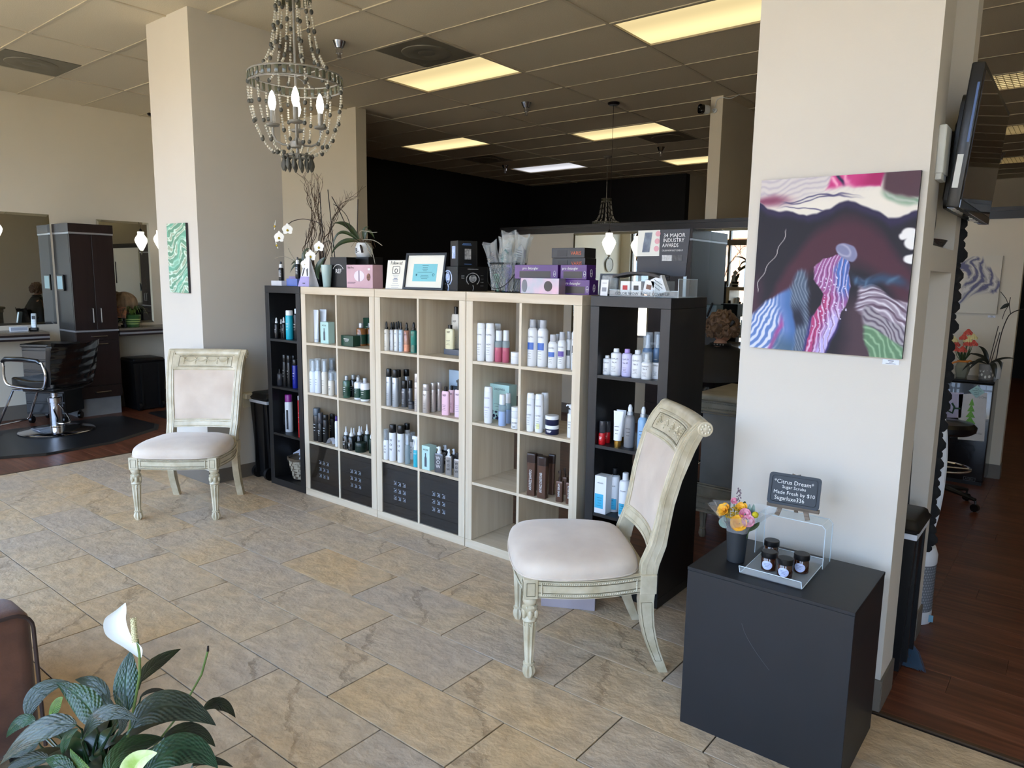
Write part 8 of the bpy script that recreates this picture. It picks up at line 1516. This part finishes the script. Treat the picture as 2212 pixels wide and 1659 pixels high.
# seated woman, back to the camera, head turned towards the mirror
PX, PY = -2.055, 5.02
ws = copy_tree(sc, (PX, PY, 0), 180, 'black salon chair under the seated woman beyond the cream desk')
pe = thing('person', 'person with curly brown hair in a black cape, seated beyond the cream desk', 'person', (PX, PY, 0), 180)     # faces local -Y
SKN = mat('skin', (.76, .58, .48), .55, vary=.02); CAPE = mat('black_cape', (.03, .032, .036), .6, vary=.05); HAIR = mat('brown_hair', (.33, .24, .17), .6, vary=0, col2=(.52, .41, .31), scale=24)
def skin(name, verts, edges, rad, m, parent, root=0, sub=2):
    me = bpy.data.meshes.new(name); me.from_pydata(verts, edges, []); o = bpy.data.objects.new(name, me); C.objects.link(o); md = o.modifiers.new('s', 'SKIN'); md.use_smooth_shade = True
    for i, r_ in enumerate(rad): me.skin_vertices[0].data[i].radius = r_ if isinstance(r_, tuple) else (r_, r_)
    me.skin_vertices[0].data[root].use_root = True; sb = o.modifiers.new('u', 'SUBSURF'); sb.levels = sb.render_levels = sub
    dg = bpy.context.evaluated_depsgraph_get(); ev = bpy.data.meshes.new_from_object(o.evaluated_get(dg)); o2_ = bpy.data.objects.new(name, ev); C.objects.link(o2_); ev.materials.clear(); ev.materials.append(m); o2_.parent = parent
    for p_ in ev.polygons: p_.use_smooth = True
    bpy.data.objects.remove(o); return o2_
bv = [(0, .02, .60), (0, .03, .72), (0, .05, .86), (0, .06, .98), (0, .055, 1.05), (0, .04, 1.10), (0, .02, 1.155),
      (.15, .055, 1.0), (.21, .03, .86), (.20, -.10, .76), (.14, -.24, .72), (-.15, .055, 1.0), (-.21, .03, .86), (-.20, -.10, .76), (-.14, -.24, .72),
      (.09, -.05, .59), (.11, -.28, .585), (.12, -.42, .56), (.12, -.43, .34), (.12, -.44, .14), (.12, -.52, .10), (-.09, -.05, .59), (-.11, -.28, .585), (-.12, -.42, .56), (-.12, -.43, .34), (-.12, -.44, .14), (-.12, -.52, .10)]
be = [(0, 1), (1, 2), (2, 3), (3, 4), (4, 5), (5, 6), (3, 7), (7, 8), (8, 9), (9, 10), (3, 11), (11, 12), (12, 13), (13, 14), (0, 15), (15, 16), (16, 17), (17, 18), (18, 19), (19, 20), (0, 21), (21, 22), (22, 23), (23, 24), (24, 25), (25, 26)]
br = [(.15, .12), (.135, .105), (.15, .11), (.15, .10), (.09, .075), (.055, .055), (.05, .05), .06, .05, .042, .032, .06, .05, .042, .032, .085, .075, .06, .052, .038, .035, .085, .075, .06, .052, .038, .035]
skin('body', bv, be, br, SKN, pe)
def capef(u, v):
    a = 2 * pi * u; r_ = .07 + .20 * min(1, v * 1.6) ** .55 + .06 * v; z = 1.115 - .50 * v ** 1.25 - .02 * sin(pi * min(1, v * 2)); f_ = 1 + .035 * sin(11 * a) * v; return (r_ * cos(a) * f_ * 1.02, r_ * sin(a) * f_ * (.62 + .12 * v) + .03 - .10 * v * (sin(a) < 0), z)
obj('cape', MB().grid(capef, 64, 18), CAPE, pe); sn = MB()
for k in range(4): sn.sph((-.05 + .022 * k, .105, 1.118), .005, 8, 5)
obj('cape_snap', sn, STEEL, pe); obj('collar', MB().tube([(.068 * cos(a * pi / 10), .03 + .066 * sin(a * pi / 10), 1.115) for a in range(20)], .012, 7, True), CAPE, pe)
hd = MB().sph((0, 0, 1.235), .088, 24, 16, (.86, 1.0, 1.22)); hd.sph((0, -.088, 1.222), .013, 8, 6, (.8, 1.1, 1.5)).sph((.074, .01, 1.228), .018, 8, 6, (.4, 1, 1.4)).sph((-.074, .01, 1.228), .018, 8, 6, (.4, 1, 1.4)); HD = obj('head', hd, SKN, pe)
obj('eyes', MB().sph((.030, -.078, 1.245), .0105, 10, 8).sph((-.030, -.078, 1.245), .0105, 10, 8), mat('eye_white', (.85, .85, .85), .2), HD); obj('mouth', MB().sph((0, -.079, 1.185), .011, 10, 6, (1.9, .6, .5)), mat('lip', (.62, .32, .30), .5), HD); obj('brows', MB().tube([(-.045, -.078, 1.262), (-.018, -.086, 1.264)], .003, 5).tube([(.045, -.078, 1.262), (.018, -.086, 1.264)], .003, 5), HAIR, HD)
def hairf(u, v):
    a = 2 * pi * u; t = v * 2.15; back = max(0, sin(a)); cut = 1 - .45 * max(0, -sin(a)) ** 2 * (v > .45); r_ = (.112 + .012 * sin(5 * a + 6 * t) * sin(3 * t) + .009 * sin(9 * a - 7 * t) + .004 * sin(23 * a + 9 * t)); t *= (.62 + .38 * (back + .25 * abs(cos(a))) if sin(a) < 0 else 1); return (r_ * sin(t) * cos(a) * .98, .018 + r_ * sin(t) * sin(a) * 1.05, 1.232 + r_ * 1.08 * cos(t))
hr = obj('hair', MB().grid(hairf, 80, 34), HAIR, pe); cl = MB(); rg = random.Random(4)
for i in range(70):
    a = rg.uniform(-.5, pi + .5); t = rg.uniform(.15, 1.95); c0 = Vector((.112 * sin(t) * cos(a), .018 + .116 * sin(t) * sin(a), 1.232 + .118 * cos(t))); n_ = c0 - Vector((0, .018, 1.232)); n_.normalize(); u_ = n_.orthogonal().normalized(); w_ = n_.cross(u_)
    ph_ = rg.uniform(0, 6); cl.tube([tuple(c0 + (u_ * cos(ph_ + q * .55) + w_ * sin(ph_ + q * .55)) * (.024 - .0018 * q) + n_ * .004) for q in range(8)], [.008, .009, .009, .008, .007, .006, .004, .002], 5)
obj('curls', cl, HAIR, hr, kind='stuff'); obj('hair_clip', MB().box(-.012, .012, -.01, .01, -.04, .04, .004, M=T(-.085, .075, 1.26) @ RY(-35)), TRB, pe, smooth=False)
for s in (-1, 1):     # hands resting in the lap, five fingers each
    hb = MB().rbox(-.036, .036, -.045, .045, -.012, .012, .011, 3, M=T(s * .10, -.295, .695) @ RZ(s * 18)); H_ = obj('hand', hb, SKN, pe)
    for k, L_ in enumerate((.062, .070, .066, .052)): x = -.027 + .018 * k; obj('finger', MB().tube([tuple(T(s * .10, -.295, .695) @ RZ(s * 18) @ Vector(p_)) for p_ in ((s * x, -.038, 0), (s * x * 1.1, -.045 - L_ * .45, .004), (s * x * 1.1, -.045 - L_ * .8, -.006), (s * x * 1.1, -.045 - L_, -.018))], [.0095, .0088, .008, .006], 8), SKN, H_)
    obj('thumb', MB().tube([tuple(T(s * .10, -.295, .695) @ RZ(s * 18) @ Vector(p_)) for p_ in ((-s * .03, .02, 0), (-s * .048, -.01, .002), (-s * .05, -.04, -.004))], [.011, .010, .007], 8), SKN, H_)
    obj('shoe', MB().rbox(-.04, .04, -.14, .10, 0, .075, .025, 3, M=T(s * .12, -.50, .035)), TRB, pe)
tower('dark tall cabinet in front of the long mirror, right of the awards sign', (-3.455, 6.50, 0), 0, .435, .425, 2.06)
mc = thing('styling_counter', 'dark counter under the long mirror, right of the dark cabinet', 'counter', (-3.0, 6.925, 0), 0); obj('top', MB().box(0, .98, -.40, 0, .925, .95, .002), mat('counter_pale_top'), mc, smooth=False); obj('front_edge', MB().box(0, .98, -.42, -.40, .865, .927, .002), ESP, mc, smooth=False); obj('underside', MB().box(0, .98, -.40, 0, .895, .924), ESS, mc, smooth=False); obj('bracket', MB().box(.94, .97, -.35, 0, .0, .894), ESS, mc, smooth=False)
tb = thing('tool_caddy', 'teal grey caddy with dark styling irons above the seated person', 'caddy', (-2.86, 6.62, .951), 0); obj('stand', MB().box(-.08, .08, 0, .10, 0, .26, .003), ESS, tb, smooth=False); obj('caddy', MB().box(-.09, .09, -.04, .12, .26, .39, .004), mat('teal_grey', (.36, .44, .46), .5), tb, smooth=False); obj('iron', MB().tube([(-.05, -.05, .24), (-.07, -.05, .42)], .016, 8).tube([(.0, -.05, .28), (.05, -.05, .41)], .010, 8), TRB, tb)
cm_ = thing('security_camera', 'small white and black security camera near the ceiling on the slim wall stub', 'camera', (-3.075, 6.995, 3.235), 0); obj('mount', MB().lathe([(.022, 0), (.022, .012), (.008, .015), (.008, .06)], 16, M=RX(90)), mat('white_plastic'), cm_); obj('camera_body', MB().rbox(-.032, .032, -.10, -.0, -.042, .042, .028, 4, M=T(-.035, -.055, 0) @ RZ(-25)), mat('white_plastic'), cm_); obj('lens_face', MB().rbox(-.034, .034, -.115, -.09, -.045, .045, .030, 4, M=T(-.035, -.055, 0) @ RZ(-25)), SCR, cm_); obj('cable', MB().tube(catmull([(0, -.01, .03), (.02, -.02, .09), (.07, -.02, .11), (.16, -.02, .09), (.25, -.02, .115)], 5), .0035, 5), mat('white_plastic'), cm_)
ck = thing('wall_clock', 'round wall clock on the left wall near the front windows, seen in the mirror', 'clock', (-8.799, -.68, 1.913), 90); obj('rim', MB().lathe([(.150, 0), (.165, .006), (.165, .035), (.15, .04), (.142, .03)], 40, M=RX(90)), mat('aged_silver_paint'), ck); obj('dial', MB().cyl((0, 0, .0), .146, .02, 40, M=RX(90)), mat('dial_ivory', (.80, .79, .72), .6), ck)
hn = MB(); hn.box(-.004, .004, -.026, -.023, -.02, .085, M=RY(-60 + 4)).box(-.003, .003, -.028, -.025, -.02, .12, M=RY(40)); obj('hands', hn, INK, ck, smooth=False); nm = MB()
for i in range(12): a = radians(90 - 30 * (i + 1)); addtext(nm, str(i + 1), .032, T(.115 * cos(a), -.0205, .115 * sin(a) - .011))
obj('numerals', nm, INK, ck, smooth=False)
struct('wall_far_black', MB().box(-1.8, 2.0, 14.9, 15.0, 0, 2.25), BLACKW)
hd2 = thing('dryer_holder', 'black hair dryer hanging in its holder beside the left column', 'hair dryer', (-8.30, 3.98, .70), 40); obj('barrel', MB().lathe([(.0, 0), (.035, 0), (.04, .03), (.032, .10), (.028, .16), (0, .16)], 18, M=T(0, 0, 0) @ RY(70)), TRB, hd2); obj('handle', MB().tube([(.03, 0, 0), (.02, 0, -.12)], [.018, .015], 8), TRB, hd2); obj('nozzle_ring', MB().tube([(.012, .036 * cos(a * pi / 8), .036 * sin(a * pi / 8)) for a in range(16)], .005, 6, True), STEEL, hd2); obj('stand', MB().box(-.015, .015, -.015, .015, -.70, -.1), TRB, hd2, smooth=False)
